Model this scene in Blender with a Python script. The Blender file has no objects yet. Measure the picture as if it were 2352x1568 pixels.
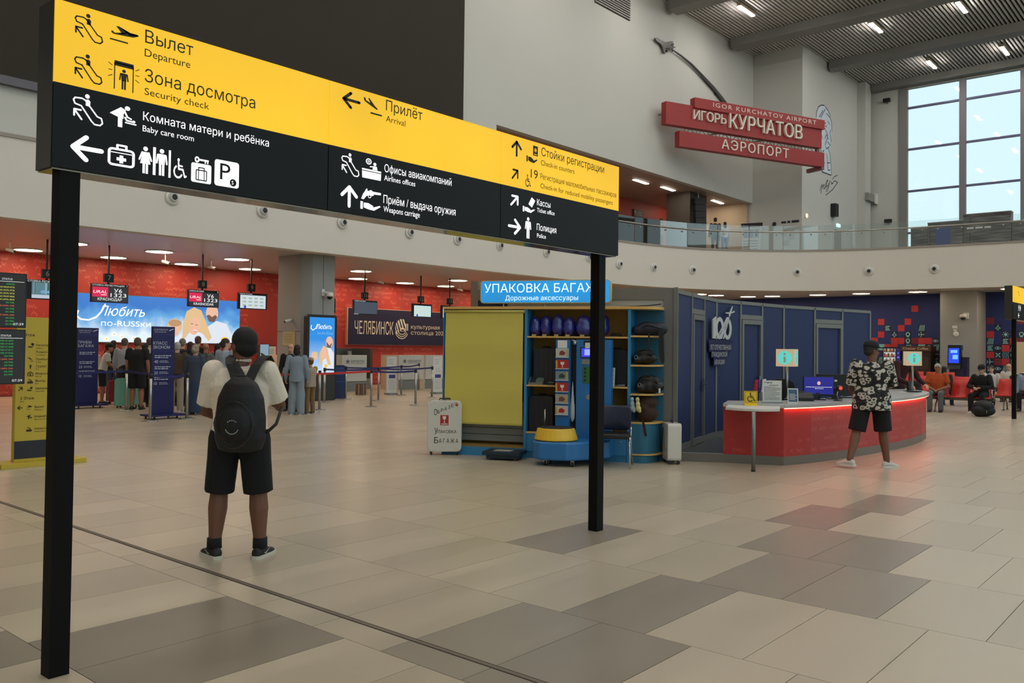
import bpy, bmesh, math, random
from mathutils import Vector, Matrix
from mathutils.geometry import delaunay_2d_cdt

scene = bpy.context.scene
COL = scene.collection
random.seed(7)
PI = math.pi

# ------------------------------------------------------------------ camera
def make_camera():
    yaw, pitch, roll = math.radians(40.5), math.radians(1.2), 0.012
    f0 = Vector((math.cos(yaw), math.sin(yaw), 0)); r0 = Vector((math.sin(yaw), -math.cos(yaw), 0)); u0 = Vector((0, 0, 1))
    fw = f0 * math.cos(pitch) + u0 * math.sin(pitch); u1 = u0 * math.cos(pitch) - f0 * math.sin(pitch)
    r = r0 * math.cos(roll) + u1 * math.sin(roll); u = u1 * math.cos(roll) - r0 * math.sin(roll)
    cd = bpy.data.cameras.new('camera'); cd.sensor_width = 36.0; cd.lens = 36.0 * 1983 / 2352
    cd.shift_y = -28.0 / 2352; cd.clip_end = 600
    co = bpy.data.objects.new('camera', cd); COL.objects.link(co)
    m = Matrix.Identity(4)
    for i in range(3):
        m[i][0] = r[i]; m[i][1] = u[i]; m[i][2] = -fw[i]
    m[0][3], m[1][3], m[2][3] = 0, 0, 1.63
    co.matrix_world = m
    scene.camera = co
make_camera()

# ------------------------------------------------------------------ world, exposure
scene.view_settings.view_transform = 'Standard'
scene.view_settings.look = 'None'
scene.view_settings.gamma = 1.0
scene.view_settings.use_curve_mapping = False
scene.view_settings.exposure = 0.0
SKY = 1.08
LAMP = 86.0       # hall ceiling lamps
DOWN = 30.0       # soffit downlights
w = bpy.data.worlds.new('overcast_sky'); scene.world = w; w.use_nodes = True
bg = w.node_tree.nodes['Background']; bg.inputs[0].default_value = (0.74, 0.95, 1.0, 1); bg.inputs[1].default_value = SKY
scene.cycles.adaptive_threshold = 0.02
scene.cycles.max_bounces = 6; scene.cycles.diffuse_bounces = 4; scene.cycles.glossy_bounces = 3
scene.cycles.transmission_bounces = 4; scene.cycles.transparent_max_bounces = 12
scene.cycles.caustics_reflective = False; scene.cycles.caustics_refractive = False
scene.cycles.sample_clamp_indirect = 6.0

def portal(name, loc, rot, sx, sy):
    l = bpy.data.lights.new(name, 'AREA'); l.shape = 'RECTANGLE'; l.size = sx; l.size_y = sy
    l.cycles.is_portal = True
    o = bpy.data.objects.new(name, l); COL.objects.link(o); o.location = loc; o.rotation_euler = rot
portal('daylight_portal_side', (55.2, 5.9, 11.9), (0, PI/2, 0), 11.6, 19.9)
portal('daylight_portal_front', (20, -8.7, 9), (PI/2, 0, 0), 68, 17)

# ------------------------------------------------------------------ materials
def lin(c):
    r = []
    for v in c[:3]:
        v = v / 255.0
        r.append(v / 12.92 if v <= 0.04045 else ((v + 0.055) / 1.055) ** 2.4)
    return (r[0], r[1], r[2], 1.0)
_M = {}
def M(name, col=(128, 128, 128), rough=0.6, metal=0.0, emit=None, es=0.0, var=0.0, vs=6.0, spec=None, bump=0.0, bs=80.0, coat=0.0):
    if name in _M: return _M[name]
    m = bpy.data.materials.new(name); m.use_nodes = True; _M[name] = m
    nt = m.node_tree; b = nt.nodes['Principled BSDF']
    b.inputs['Base Color'].default_value = lin(col); b.inputs['Roughness'].default_value = rough; b.inputs['Metallic'].default_value = metal
    if spec is not None: b.inputs['Specular IOR Level'].default_value = spec
    if coat: b.inputs['Coat Weight'].default_value = coat
    if emit is not None:
        b.inputs['Emission Color'].default_value = lin(emit); b.inputs['Emission Strength'].default_value = es
    tc = None
    if var > 0:
        tc = nt.nodes.new('ShaderNodeTexCoord'); nz = nt.nodes.new('ShaderNodeTexNoise'); nz.inputs['Scale'].default_value = vs; nz.inputs['Detail'].default_value = 4
        nt.links.new(tc.outputs['Object'], nz.inputs['Vector'])
        mx = nt.nodes.new('ShaderNodeMix'); mx.data_type = 'RGBA'
        c = lin(col)
        mx.inputs[6].default_value = tuple(x * (1 - var) for x in c[:3]) + (1,); mx.inputs[7].default_value = tuple(min(1, x * (1 + var)) for x in c[:3]) + (1,)
        nt.links.new(nz.outputs['Fac'], mx.inputs[0]); nt.links.new(mx.outputs[2], b.inputs['Base Color'])
    if bump > 0:
        if tc is None: tc = nt.nodes.new('ShaderNodeTexCoord')
        n2 = nt.nodes.new('ShaderNodeTexNoise'); n2.inputs['Scale'].default_value = bs; n2.inputs['Detail'].default_value = 3
        nt.links.new(tc.outputs['Object'], n2.inputs['Vector'])
        bp = nt.nodes.new('ShaderNodeBump'); bp.inputs['Strength'].default_value = bump; bp.inputs['Distance'].default_value = 0.01
        nt.links.new(n2.outputs['Fac'], bp.inputs['Height']); nt.links.new(bp.outputs['Normal'], b.inputs['Normal'])
    return m
def E(name, col, s=1.0, noise=0.0, ns=1.2):
    """a self-lit face (screen, backlit sign)"""
    if name in _M: return _M[name]
    m = bpy.data.materials.new(name); m.use_nodes = True; _M[name] = m
    nt = m.node_tree; b = nt.nodes['Principled BSDF']
    b.inputs['Base Color'].default_value = (0.02, 0.02, 0.02, 1); b.inputs['Roughness'].default_value = 0.5
    b.inputs['Emission Color'].default_value = lin(col); b.inputs['Emission Strength'].default_value = s
    if noise:
        tc = nt.nodes.new('ShaderNodeTexCoord'); nz = nt.nodes.new('ShaderNodeTexNoise'); nz.inputs['Scale'].default_value = ns; nz.inputs['Detail'].default_value = 1
        nt.links.new(tc.outputs['Object'], nz.inputs['Vector'])
        mr = nt.nodes.new('ShaderNodeMapRange'); mr.inputs[1].default_value = 0.3; mr.inputs[2].default_value = 0.7
        mr.inputs[3].default_value = s * (1 - noise); mr.inputs[4].default_value = s * (1 + noise)
        nt.links.new(nz.outputs['Fac'], mr.inputs[0]); nt.links.new(mr.outputs[0], b.inputs['Emission Strength'])
    return m
def glass_mat(name, tint=(0.9, 0.95, 0.96), refl=0.5):
    if name in _M: return _M[name]
    m = bpy.data.materials.new(name); m.use_nodes = True; _M[name] = m
    nt = m.node_tree; nt.nodes.clear()
    out = nt.nodes.new('ShaderNodeOutputMaterial'); mix = nt.nodes.new('ShaderNodeMixShader')
    tr = nt.nodes.new('ShaderNodeBsdfTransparent'); tr.inputs[0].default_value = tint + (1,)
    gl = nt.nodes.new('ShaderNodeBsdfGlossy'); gl.inputs['Roughness'].default_value = 0.02; gl.inputs[0].default_value = (1, 1, 1, 1)
    fr = nt.nodes.new('ShaderNodeFresnel'); fr.inputs[0].default_value = 1.5
    mu = nt.nodes.new('ShaderNodeMath'); mu.operation = 'MULTIPLY'; mu.inputs[1].default_value = refl
    nt.links.new(fr.outputs[0], mu.inputs[0]); nt.links.new(mu.outputs[0], mix.inputs[0])
    nt.links.new(tr.outputs[0], mix.inputs[1]); nt.links.new(gl.outputs[0], mix.inputs[2]); nt.links.new(mix.outputs[0], out.inputs[0])
    return m

def scribble_mat(name, base, chalk, axis='X', scale=1.0, amount=0.55, rough=0.55):
    """print of faint chalk handwriting and formulas on a coloured surface (object coordinates, axis across, Z up)"""
    if name in _M: return _M[name]
    m = bpy.data.materials.new(name); m.use_nodes = True; _M[name] = m
    nt = m.node_tree; N = nt.nodes; L = nt.links; b = N['Principled BSDF']; b.inputs['Roughness'].default_value = rough
    tc = N.new('ShaderNodeTexCoord'); sp = N.new('ShaderNodeSeparateXYZ'); L.new(tc.outputs['Object'], sp.inputs[0])
    def math_(op, a, bb=None):
        n = N.new('ShaderNodeMath'); n.operation = op
        for i, v in enumerate((a, bb)):
            if v is None: continue
            if isinstance(v, (int, float)): n.inputs[i].default_value = v
            else: L.new(v, n.inputs[i])
        return n.outputs[0]
    def noise2(a, bb, sc, det=1.0):
        cb = N.new('ShaderNodeCombineXYZ'); L.new(a, cb.inputs[0])
        if isinstance(bb, (int, float)): cb.inputs[1].default_value = bb
        else: L.new(bb, cb.inputs[1])
        nz = N.new('ShaderNodeTexNoise'); nz.inputs['Scale'].default_value = sc; nz.inputs['Detail'].default_value = det
        L.new(cb.outputs[0], nz.inputs['Vector']); return nz.outputs['Fac']
    if axis == 'U':     # around a curved front: use generated angle-like coordinate x - y
        h = math_('SUBTRACT', sp.outputs['X'], sp.outputs['Y'])
    else:
        h = sp.outputs[axis]
    zz = math_('MULTIPLY', sp.outputs['Z'], 5.5 / scale)
    row = math_('FLOOR', zz); fr = math_('FRACT', zz)
    wob = noise2(h, math_('MULTIPLY', row, 7.3), 40.0 / scale, 3.0)
    off = math_('MULTIPLY', math_('SUBTRACT', wob, 0.5), 2.2)
    dist = math_('ABSOLUTE', math_('SUBTRACT', math_('SUBTRACT', fr, 0.5), off))
    line = math_('LESS_THAN', dist, 0.10)
    word = math_('GREATER_THAN', noise2(h, math_('MULTIPLY', row, 3.1), 3.0 / scale, 1.0), 0.47)
    zone = math_('GREATER_THAN', noise2(h, sp.outputs['Z'], 0.45 / scale, 1.0), 0.42)
    a = math_('MULTIPLY', math_('MULTIPLY', line, word), zone)
    a = math_('MULTIPLY', a, amount)
    mx = N.new('ShaderNodeMix'); mx.data_type = 'RGBA'; mx.inputs[6].default_value = lin(base); mx.inputs[7].default_value = lin(chalk)
    L.new(a, mx.inputs[0]); L.new(mx.outputs[2], b.inputs['Base Color'])
    return m

# ------------------------------------------------------------------ mesh builder
class MB:
    def __init__(s): s.v = []; s.f = []; s.mi = []; s.cur = 0
    def add(s, vs, fs):
        o = len(s.v); s.v += [tuple(p) for p in vs]
        for f in fs: s.f.append(tuple(i + o for i in f)); s.mi.append(s.cur)
        return s
    def mat(s, i): s.cur = i; return s
    def box(s, x0, x1, y0, y1, z0, z1):
        return s.add([(x0,y0,z0),(x1,y0,z0),(x1,y1,z0),(x0,y1,z0),(x0,y0,z1),(x1,y0,z1),(x1,y1,z1),(x0,y1,z1)],
                     [(0,3,2,1),(4,5,6,7),(0,1,5,4),(1,2,6,5),(2,3,7,6),(3,0,4,7)])
    def cbox(s, cx, cy, cz, sx, sy, sz): return s.box(cx-sx/2, cx+sx/2, cy-sy/2, cy+sy/2, cz-sz/2, cz+sz/2)
    def rbox(s, x0, x1, y0, y1, z0, z1, r, n=4, axis='Y'):
        """box with rounded edges along one axis"""
        if axis == 'Y':
            p = rrect(x0, x1, z0, z1, r, n); return s.prism([(a, y0, b) for a, b in p], (0, y1-y0, 0))
        if axis == 'Z':
            p = rrect(x0, x1, y0, y1, r, n); return s.prism([(a, b, z0) for a, b in p], (0, 0, z1-z0))
        p = rrect(y0, y1, z0, z1, r, n); return s.prism([(x0, a, b) for a, b in p], (x1-x0, 0, 0))
    def prism(s, base, vec):
        n = len(base); top = [(p[0]+vec[0], p[1]+vec[1], p[2]+vec[2]) for p in base]
        fs = [tuple(range(n))[::-1], tuple(range(n, 2*n))] + [(i, (i+1) % n, n+(i+1) % n, n+i) for i in range(n)]
        return s.add(list(base)+top, fs)
    def loft(s, rings, cap=True, closed=True):
        n = len(rings[0]); vs = [p for r in rings for p in r]; fs = []
        for k in range(len(rings)-1):
            for i in range(n if closed else n-1):
                j = (i+1) % n; fs.append((k*n+i, k*n+j, (k+1)*n+j, (k+1)*n+i))
        if cap: fs.append(tuple(range(n))[::-1]); fs.append(tuple((len(rings)-1)*n+i for i in range(n)))
        return s.add(vs, fs)
    def tube(s, pts, r, n=8, closed=False):
        pts = [Vector(p) for p in pts]; rr = r if isinstance(r, (list, tuple)) else [r]*len(pts)
        rings = []; up = None
        for i, p in enumerate(pts):
            if closed: t = pts[(i+1) % len(pts)] - pts[i-1]
            else: t = (pts[min(i+1, len(pts)-1)] - pts[max(i-1, 0)])
            t.normalize()
            if up is None:
                up = Vector((0,0,1)) if abs(t.z) < 0.9 else Vector((1,0,0))
            a = t.cross(up)
            if a.length < 1e-5: a = t.cross(Vector((0.3,0.9,0.2)))
            a.normalize(); bvec = a.cross(t); up = bvec
            rings.append([tuple(p + a*math.cos(2*PI*k/n)*rr[i] + bvec*math.sin(2*PI*k/n)*rr[i]) for k in range(n)])
        if closed: rings.append(rings[0])
        return s.loft(rings, cap=not closed)
    def cyl(s, cx, cy, z0, z1, r, n=16, r2=None):
        r2 = r if r2 is None else r2
        return s.loft([[(cx+r*math.cos(2*PI*k/n), cy+r*math.sin(2*PI*k/n), z0) for k in range(n)],
                       [(cx+r2*math.cos(2*PI*k/n), cy+r2*math.sin(2*PI*k/n), z1) for k in range(n)]])
    def lathe(s, cx, cy, prof, n=20):
        return s.loft([[(cx+r*math.cos(2*PI*k/n), cy+r*math.sin(2*PI*k/n), z) for k in range(n)] for r, z in prof])
    def ell(s, c, r, n=12, m=8, rot=None):
        vs = []; c = Vector(c)
        def tr(p):
            q = Vector((p[0]*r[0], p[1]*r[1], p[2]*r[2]))
            if rot is not None: q = rot @ q
            return tuple(c + q)
        vs.append(tr((0,0,-1)))
        for j in range(1, m):
            a = -PI/2 + PI*j/m
            for k in range(n): vs.append(tr((math.cos(a)*math.cos(2*PI*k/n), math.cos(a)*math.sin(2*PI*k/n), math.sin(a))))
        vs.append(tr((0,0,1))); fs = []
        for k in range(n): fs.append((0, 1+(k+1) % n, 1+k))
        for j in range(m-2):
            for k in range(n):
                a = 1+j*n+k; b2 = 1+j*n+(k+1) % n; fs.append((a, b2, b2+n, a+n))
        last = len(vs)-1
        for k in range(n): fs.append((last, 1+(m-2)*n+k, 1+(m-2)*n+(k+1) % n))
        return s.add(vs, fs)
    # flat drawing in the local XZ plane, facing -Y
    def poly(s, pts, y=0.0): return s.add([(p[0], y, p[1]) for p in pts], [tuple(range(len(pts)))])
    def disc(s, cx, cz, r, y=0.0, n=18, rz=None):
        rz = r if rz is None else rz
        return s.poly([(cx+r*math.cos(2*PI*k/n), cz+rz*math.sin(2*PI*k/n)) for k in range(n)], y)
    def ring(s, cx, cz, r0, r1, y=0.0, n=24, a0=0, a1=2*PI):
        for k in range(n):
            p, q = a0+(a1-a0)*k/n, a0+(a1-a0)*(k+1)/n
            s.poly([(cx+r0*math.cos(p), cz+r0*math.sin(p)), (cx+r1*math.cos(p), cz+r1*math.sin(p)), (cx+r1*math.cos(q), cz+r1*math.sin(q)), (cx+r0*math.cos(q), cz+r0*math.sin(q))], y)
        return s
    def stroke(s, pts, wd, y=0.0, closed=False, round_=True):
        P = [Vector((p[0], p[1])) for p in pts]
        if closed: P.append(P[0])
        h = wd/2
        for a, b in zip(P[:-1], P[1:]):
            d = b-a
            if d.length < 1e-9: continue
            nn = Vector((-d.y, d.x)).normalized()*h
            s.poly([a-nn, b-nn, b+nn, a+nn], y)
        if round_:
            for p in (P[:-1] if closed else P): s.disc(p.x, p.y, h, y, 8)
        return s
    def frame(s, x0, x1, z0, z1, wd, y=0.0): return s.stroke([(x0,z0),(x1,z0),(x1,z1),(x0,z1)], wd, y, True, False)
    def flat(s, x0, x1, z0, z1, y=0.0): return s.poly([(x0,z0),(x1,z0),(x1,z1),(x0,z1)], y)
    def xf(s, fn): s.v = [fn(p) for p in s.v]; return s
    def build(s, name, mats, parent=None, smooth=False, loc=None, rz=None):
        me = bpy.data.meshes.new(name); me.from_pydata(s.v, [], s.f)
        mats = mats if isinstance(mats, (list, tuple)) else [mats]
        for m in mats: me.materials.append(m)
        if len(mats) > 1: me.polygons.foreach_set('material_index', s.mi)
        if smooth: me.polygons.foreach_set('use_smooth', [True]*len(me.polygons))
        me.update()
        o = bpy.data.objects.new(name, me); COL.objects.link(o); o.parent = parent
        if loc is not None: o.location = loc
        if rz is not None: o.rotation_euler = (0, 0, rz)
        return o

def rrect(x0, x1, z0, z1, r, n=4):
    p = []
    for cx, cz, a in ((x1-r, z0+r, -PI/2), (x1-r, z1-r, 0), (x0+r, z1-r, PI/2), (x0+r, z0+r, PI)):
        for k in range(n+1): p.append((cx+r*math.cos(a+PI/2*k/n), cz+r*math.sin(a+PI/2*k/n)))
    return p
def tag(o, label=None, cat=None, group=None, kind=None):
    if label: o['label'] = label
    if cat: o['category'] = cat
    if group: o['group'] = group
    if kind: o['kind'] = kind
    return o
def thing(name, label, cat, loc=(0,0,0), rz=0.0, group=None):
    o = bpy.data.objects.new(name, None); COL.objects.link(o); o.empty_display_size = 0.1
    o.location = loc; o.rotation_euler = (0, 0, rz)
    return tag(o, label, cat, group)
def struct(o): o['kind'] = 'structure'; return o
def bevel(o, wd=0.006, seg=2):
    md = o.modifiers.new('edge', 'BEVEL'); md.width = wd; md.segments = seg; md.limit_method = 'ANGLE'
    return o
_TMP = bpy.data.scenes.new('evaluation'); 
def evaluated_mesh(o):
    _TMP.collection.objects.link(o)
    with bpy.context.temp_override(scene=_TMP, view_layer=_TMP.view_layers[0]):
        dg = bpy.context.evaluated_depsgraph_get(); dg.update()
        me = bpy.data.meshes.new_from_object(o.evaluated_get(dg))
    _TMP.collection.objects.unlink(o); return me
def bake(o):
    """apply modifiers"""
    par = o.parent; o.parent = None; me = evaluated_mesh(o); o.parent = par; old = o.data
    o.modifiers.clear(); o.data = me; me.name = o.name
    bpy.data.meshes.remove(old); return o
def organic(o, vox=0.012, sm=3, fac=0.5):
    r = o.modifiers.new('weld', 'REMESH'); r.mode = 'VOXEL'; r.voxel_size = vox; r.use_smooth_shade = True
    if sm:
        q = o.modifiers.new('soft', 'SMOOTH'); q.iterations = sm; q.factor = fac
    return bake(o)
def instance(o, parent=None, loc=None, rz=None):
    c = o.copy(); COL.objects.link(c); c.parent = parent
    if loc is not None: c.location = loc
    if rz is not None: c.rotation_euler = (0, 0, rz)
    return c
def copy_tree(o, parent=None):
    c = o.copy(); COL.objects.link(c); c.parent = parent
    for ch in list(o.children): copy_tree(ch, c)
    return c

# ------------------------------------------------------------------ lettering
_CAP = None; _WORDS = []
def text_mesh(s, bold=0.0, spacing=1.0, shear=0.0, res=3):
    """outline letters filled contour by contour (glyphs are drawn with overlapping contours)"""
    cu = bpy.data.curves.new('lettering', 'FONT'); cu.body = s; cu.resolution_u = res; cu.offset = bold; cu.space_character = spacing; cu.shear = shear
    cu.fill_mode = 'NONE'
    o = bpy.data.objects.new('lettering', cu); src = evaluated_mesh(o)
    bpy.data.objects.remove(o); bpy.data.curves.remove(cu)
    co = [v.co.copy() for v in src.vertices]; nxt = {}
    for e in src.edges:
        a, b = e.vertices; nxt.setdefault(a, []).append(b); nxt.setdefault(b, []).append(a)
    bpy.data.meshes.remove(src)
    seen_, loops = set(), []
    for st in range(len(co)):
        if st in seen_ or st not in nxt: continue
        lp = [st]; seen_.add(st); cur = st; prev = None
        while True:
            c = [q for q in nxt[cur] if q != prev and q not in seen_]
            if not c: break
            if prev is None and len(c) > 1: q = min(c, key=lambda k: 0 if k == cur+1 else 1)
            else: q = c[0]
            prev, cur = cur, q; lp.append(q); seen_.add(q)
        if len(lp) > 2:
            A = sum(co[lp[i]].x*co[lp[(i+1) % len(lp)]].y - co[lp[(i+1) % len(lp)]].x*co[lp[i]].y for i in range(len(lp)))/2
            loops.append((A, [co[i] for i in lp]))
    if not loops: return bpy.data.meshes.new('lettering')
    # cluster contours into glyphs, triangulate and keep what the non-zero winding rule covers
    loops = sorted((l[1] for l in loops), key=lambda l: min(p.x for p in l)); glyphs = []; right = -1e9
    for l in loops:
        x0, x1 = min(p.x for p in l), max(p.x for p in l)
        if glyphs and x0 < right: glyphs[-1].append(l); right = max(right, x1)
        else: glyphs.append([l]); right = x1
    vs, fs, wd = [], [], []; word = 0; edge = None
    for g in glyphs:
        gx0 = min(p.x for l in g for p in l)
        if edge is not None and gx0-edge > 0.2: word += 1
        edge = max(p.x for l in g for p in l)
        pts, ed = [], []
        for l in g:
            n0 = len(pts); pts += [Vector((p.x, p.y)) for p in l]; ed += [(n0+i, n0+(i+1) % len(l)) for i in range(len(l))]
        out = delaunay_2d_cdt(pts, ed, [], 0, 1e-6)
        base = len(vs); vs += [(p.x, p.y, 0) for p in out[0]]
        for t in out[2]:
            c = (out[0][t[0]]+out[0][t[1]]+out[0][t[2]])/3; wn = 0
            for i, j in ed:
                p, q = pts[i], pts[j]
                if (p.y <= c.y) != (q.y <= c.y):
                    if p.x+(c.y-p.y)*(q.x-p.x)/(q.y-p.y) > c.x: wn += 1 if q.y > p.y else -1
            if wn: 
                A, B, C_ = (out[0][k] for k in t)
                t2 = tuple(t) if (B.x-A.x)*(C_.y-A.y)-(B.y-A.y)*(C_.x-A.x) > 0 else tuple(t)[::-1]
                fs.append(tuple(base+k for k in t2)); wd.append(word)
    me = bpy.data.meshes.new('lettering'); me.from_pydata(vs, [], fs)
    global _WORDS; _WORDS = wd
    return me
def cap_height():
    global _CAP
    if _CAP is None:
        me = text_mesh('H'); ys = [v.co.y for v in me.vertices]; _CAP = (max(ys)-min(ys)); bpy.data.meshes.remove(me)
    return _CAP
def text(parent, s, x, z, h, mat, y=-0.003, w=None, bold=0.0, align='L', name='lettering', spacing=1.0, shear=0.0, depth=0.0, split=False):
    """flat letters in the parent's local XZ plane facing -Y; x,z = baseline start; h = capital height; w = width to fit"""
    sc = h / cap_height(); me = text_mesh(s, bold, spacing, shear); words = list(_WORDS)
    xs = [v.co.x for v in me.vertices]; x0, x1 = min(xs), max(xs)
    sx = sc if w is None else w / (x1-x0)
    W = (x1-x0)*sx
    ox = x if align == 'L' else (x - W/2 if align == 'C' else x - W)
    for v in me.vertices: v.co = (ox + (v.co.x-x0)*sx, y, z + v.co.y*sc)
    me.materials.clear(); me.materials.append(mat)
    if split and words and max(words) > 0:
        vv = [tuple(v.co) for v in me.vertices]; ff = [tuple(q.vertices) for q in me.polygons]; bpy.data.meshes.remove(me)
        for k in range(max(words)+1):
            mb = MB(); ids = {}
            for f, w_ in zip(ff, words):
                if w_ == k: 
                    for i in f: ids.setdefault(i, len(ids))
            mb.v = [None]*len(ids)
            for i, n_ in ids.items(): mb.v[n_] = vv[i]
            mb.f = [tuple(ids[i] for i in f) for f, w_ in zip(ff, words) if w_ == k]; mb.mi = [0]*len(mb.f); o = mb.build(name, mat, parent)
        return o
    if depth > 0:
        bm = bmesh.new(); bm.from_mesh(me)
        r = bmesh.ops.extrude_face_region(bm, geom=bm.faces[:])
        for e in r['geom']:
            if isinstance(e, bmesh.types.BMVert): e.co.y -= depth
        bmesh.ops.recalc_face_normals(bm, faces=bm.faces[:]); bm.to_mesh(me); bm.free()
    me.update()
    o = bpy.data.objects.new(name, me); COL.objects.link(o); o.parent = parent
    return o
def flow(parent, x, z, w, h, mat, y=-0.003, seed=1, name='small_print'):
    """a line of print too small to read: word-like dashes"""
    r = random.Random(seed); mb = MB(); p = 0.0
    while p < w:
        q = min(w, p + r.uniform(1.2, 4.5)*h)
        mb.flat(x+p, x+q, z, z+h*r.uniform(0.75, 1.0), y); p = q + h*0.7
    return mb.build(name, mat, parent)

# ================================================================== THE SETTING
WHITE = M('painted_plaster_white', (196, 198, 191), 0.85, var=0.02, vs=0.6)
FASC = M('painted_fascia_white', (212, 208, 198), 0.7)
DARKM = M('beam_grey_metal', (128, 128, 124), 0.55)
GREYM = M('column_grey_panel', (146, 147, 144), 0.6)
BLACKM = M('matte_black_steel', (18, 18, 18), 0.45)
STEEL = M('brushed_steel', (170, 168, 162), 0.32, 1.0)
ALU = M('anodised_aluminium', (128, 130, 128), 0.4, 0.6)
PAPER = M('white_paper', (215, 215, 210), 0.8)
BLACKP = M('black_plastic', (20, 20, 21), 0.45)
WHITEP = M('white_plastic', (215, 214, 208), 0.4)
REDWALL = scribble_mat('red_wall_chalk_print', (162, 46, 38), (222, 132, 104), 'X', 1.1, 0.5)
REDUP = scribble_mat('red_upper_wall_print', (160, 48, 36), (200, 100, 80), 'X', 1.7, 0.3)
NAVYW = M('navy_wall_paint', (26, 42, 98), 0.75, var=0.05, vs=0.5)

# ---- floor tiles (1.2 m along X, 0.6 m along Y, running bond)
def tile_material(name, dark):
    m = bpy.data.materials.new(name); m.use_nodes = True; nt = m.node_tree; N = nt.nodes; L = nt.links; b = N['Principled BSDF']
    geo = N.new('ShaderNodeNewGeometry'); sp = N.new('ShaderNodeSeparateXYZ'); L.new(geo.outputs['Position'], sp.inputs[0])
    def mt(op, a, c=None, d=None):
        n = N.new('ShaderNodeMath'); n.operation = op
        for i, v in enumerate((a, c, d)):
            if v is None: continue
            if isinstance(v, (int, float)): n.inputs[i].default_value = v
            else: L.new(v, n.inputs[i])
        return n.outputs[0]
    kx = mt('FLOOR', mt('DIVIDE', mt('SUBTRACT', sp.outputs['X'], 3.09), 1.2))
    par = mt('FLOORED_MODULO', kx, 2.0)
    ky = mt('FLOOR', mt('DIVIDE', mt('SUBTRACT', sp.outputs['Y'], mt('SUBTRACT', 0.54, mt('MULTIPLY', par, 0.3))), 0.6))
    cb = N.new('ShaderNodeCombineXYZ'); L.new(kx, cb.inputs[0]); L.new(ky, cb.inputs[1])
    wn = N.new('ShaderNodeTexWhiteNoise'); wn.noise_dimensions = '2D'; L.new(cb.outputs[0], wn.inputs['Vector'])
    # cloudy streaks along the tile, different in every tile
    mp = N.new('ShaderNodeVectorMath'); mp.operation = 'MULTIPLY_ADD'; L.new(geo.outputs['Position'], mp.inputs[0]); mp.inputs[1].default_value = (0.9, 3.6, 1)
    L.new(wn.outputs['Color'], mp.inputs[2])
    sc = N.new('ShaderNodeVectorMath'); sc.operation = 'SCALE'; sc.inputs['Scale'].default_value = 1.0; L.new(mp.outputs[0], sc.inputs[0])
    nz = N.new('ShaderNodeTexNoise'); nz.inputs['Scale'].default_value = 1.3; nz.inputs['Detail'].default_value = 5; L.new(sc.outputs[0], nz.inputs['Vector'])
    base = (182, 169, 146) if not dark else (138, 128, 112)
    cr = N.new('ShaderNodeValToRGB'); c0 = lin(base)
    cr.color_ramp.elements[0].color = tuple(x*0.80 for x in c0[:3])+(1,); cr.color_ramp.elements[1].color = tuple(x*1.16 for x in c0[:3])+(1,)
    fac = mt('ADD', mt('MULTIPLY', wn.outputs['Value'], 0.55), mt('MULTIPLY', nz.outputs['Fac'], 0.45))
    L.new(fac, cr.inputs[0]); L.new(cr.outputs[0], b.inputs['Base Color'])
    r = N.new('ShaderNodeMapRange'); r.inputs[3].default_value = 0.24; r.inputs[4].default_value = 0.40; L.new(nz.outputs['Fac'], r.inputs[0]); L.new(r.outputs[0], b.inputs['Roughness'])
    b.inputs['Specular IOR Level'].default_value = 0.5
    return m
TILE, TILED = tile_material('porcelain_tile', False), tile_material('porcelain_tile_dark', True)
GROUT = M('tile_grout', (70, 64, 58), 0.9)
mb = MB(); mb.box(-14, 56, -9.2, 28.4, -0.12, -0.005)
FLOOR = struct(mb.build('floor', GROUT)); tag(FLOOR, 'beige and grey porcelain tile floor of the terminal hall', 'floor')
DARKT = {(-1,7):1,(-1,6):1,(-2,7):1,(0,4):1,(0,3):1,(1,4):1,(2,6):1,(2,3):1,(2,2):1,(3,3):1,(3,4):1,(4,4):1,(5,4):1}
def tile_key(k): return 0.54 if k % 2 == 0 else 0.24
near, far = [], []
for k in range(-14, 44):
    X = 3.09 + 1.2*k
    if X < -14 or X > 54.5: continue
    for j in range(-16, 47):
        Y = tile_key(k) + 0.6*j
        if Y < -9 or Y+0.6 > 28.2: continue
        cx, cy = X+0.6, Y+0.3; d = cx*0.7604+cy*0.6494; lat = cx*0.6494-cy*0.7604
        if d > 2.3 and abs(lat) < 0.60*d+0.75: near.append((d, k, j, X, Y))
        else: far.append((k, j, X, Y))
near.sort(); far += [(k, j, X, Y) for d, k, j, X, Y in near[300:]]; near = near[:300]
G = 0.0022
proto = {}
for d, k, j, X, Y in near:
    dk = (k, j) in DARKT
    if dk not in proto:
        mb = MB(); mb.box(G, 1.2-G, G, 0.6-G, -0.005, 0.0); mb.f = mb.f[1:]; mb.mi = mb.mi[1:]
        o = mb.build('floor_tile', TILED if dk else TILE, FLOOR); proto[dk] = o
        if len(proto) == 1: bevel
    else: o = instance(proto[dk], FLOOR)
    o.location = (X, Y, 0)
mb = MB()
for k, j, X, Y in far: mb.add([(X+G,Y+G,0),(X+1.2-G,Y+G,0),(X+1.2-G,Y+0.6-G,0),(X+G,Y+0.6-G,0)], [(0,1,2,3)])
o = mb.build('far_floor_tiles', TILE, FLOOR); o['kind'] = 'stuff'
mb = MB(); mb.box(3.318, 3.345, -9, 20, -0.002, 0.0016); mb.build('expansion_joint_strip', M('joint_metal', (120, 108, 94), 0.5, 0.5), FLOOR)
mb = MB(); mb.box(3.308, 3.3165, -9, 20, -0.002, 0.0010); mb.box(3.3465, 3.353, -9, 20, -0.002, 0.0010); mb.build('expansion_joint_gap', M('joint_rubber', (48, 42, 37), 0.8), FLOOR)

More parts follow.
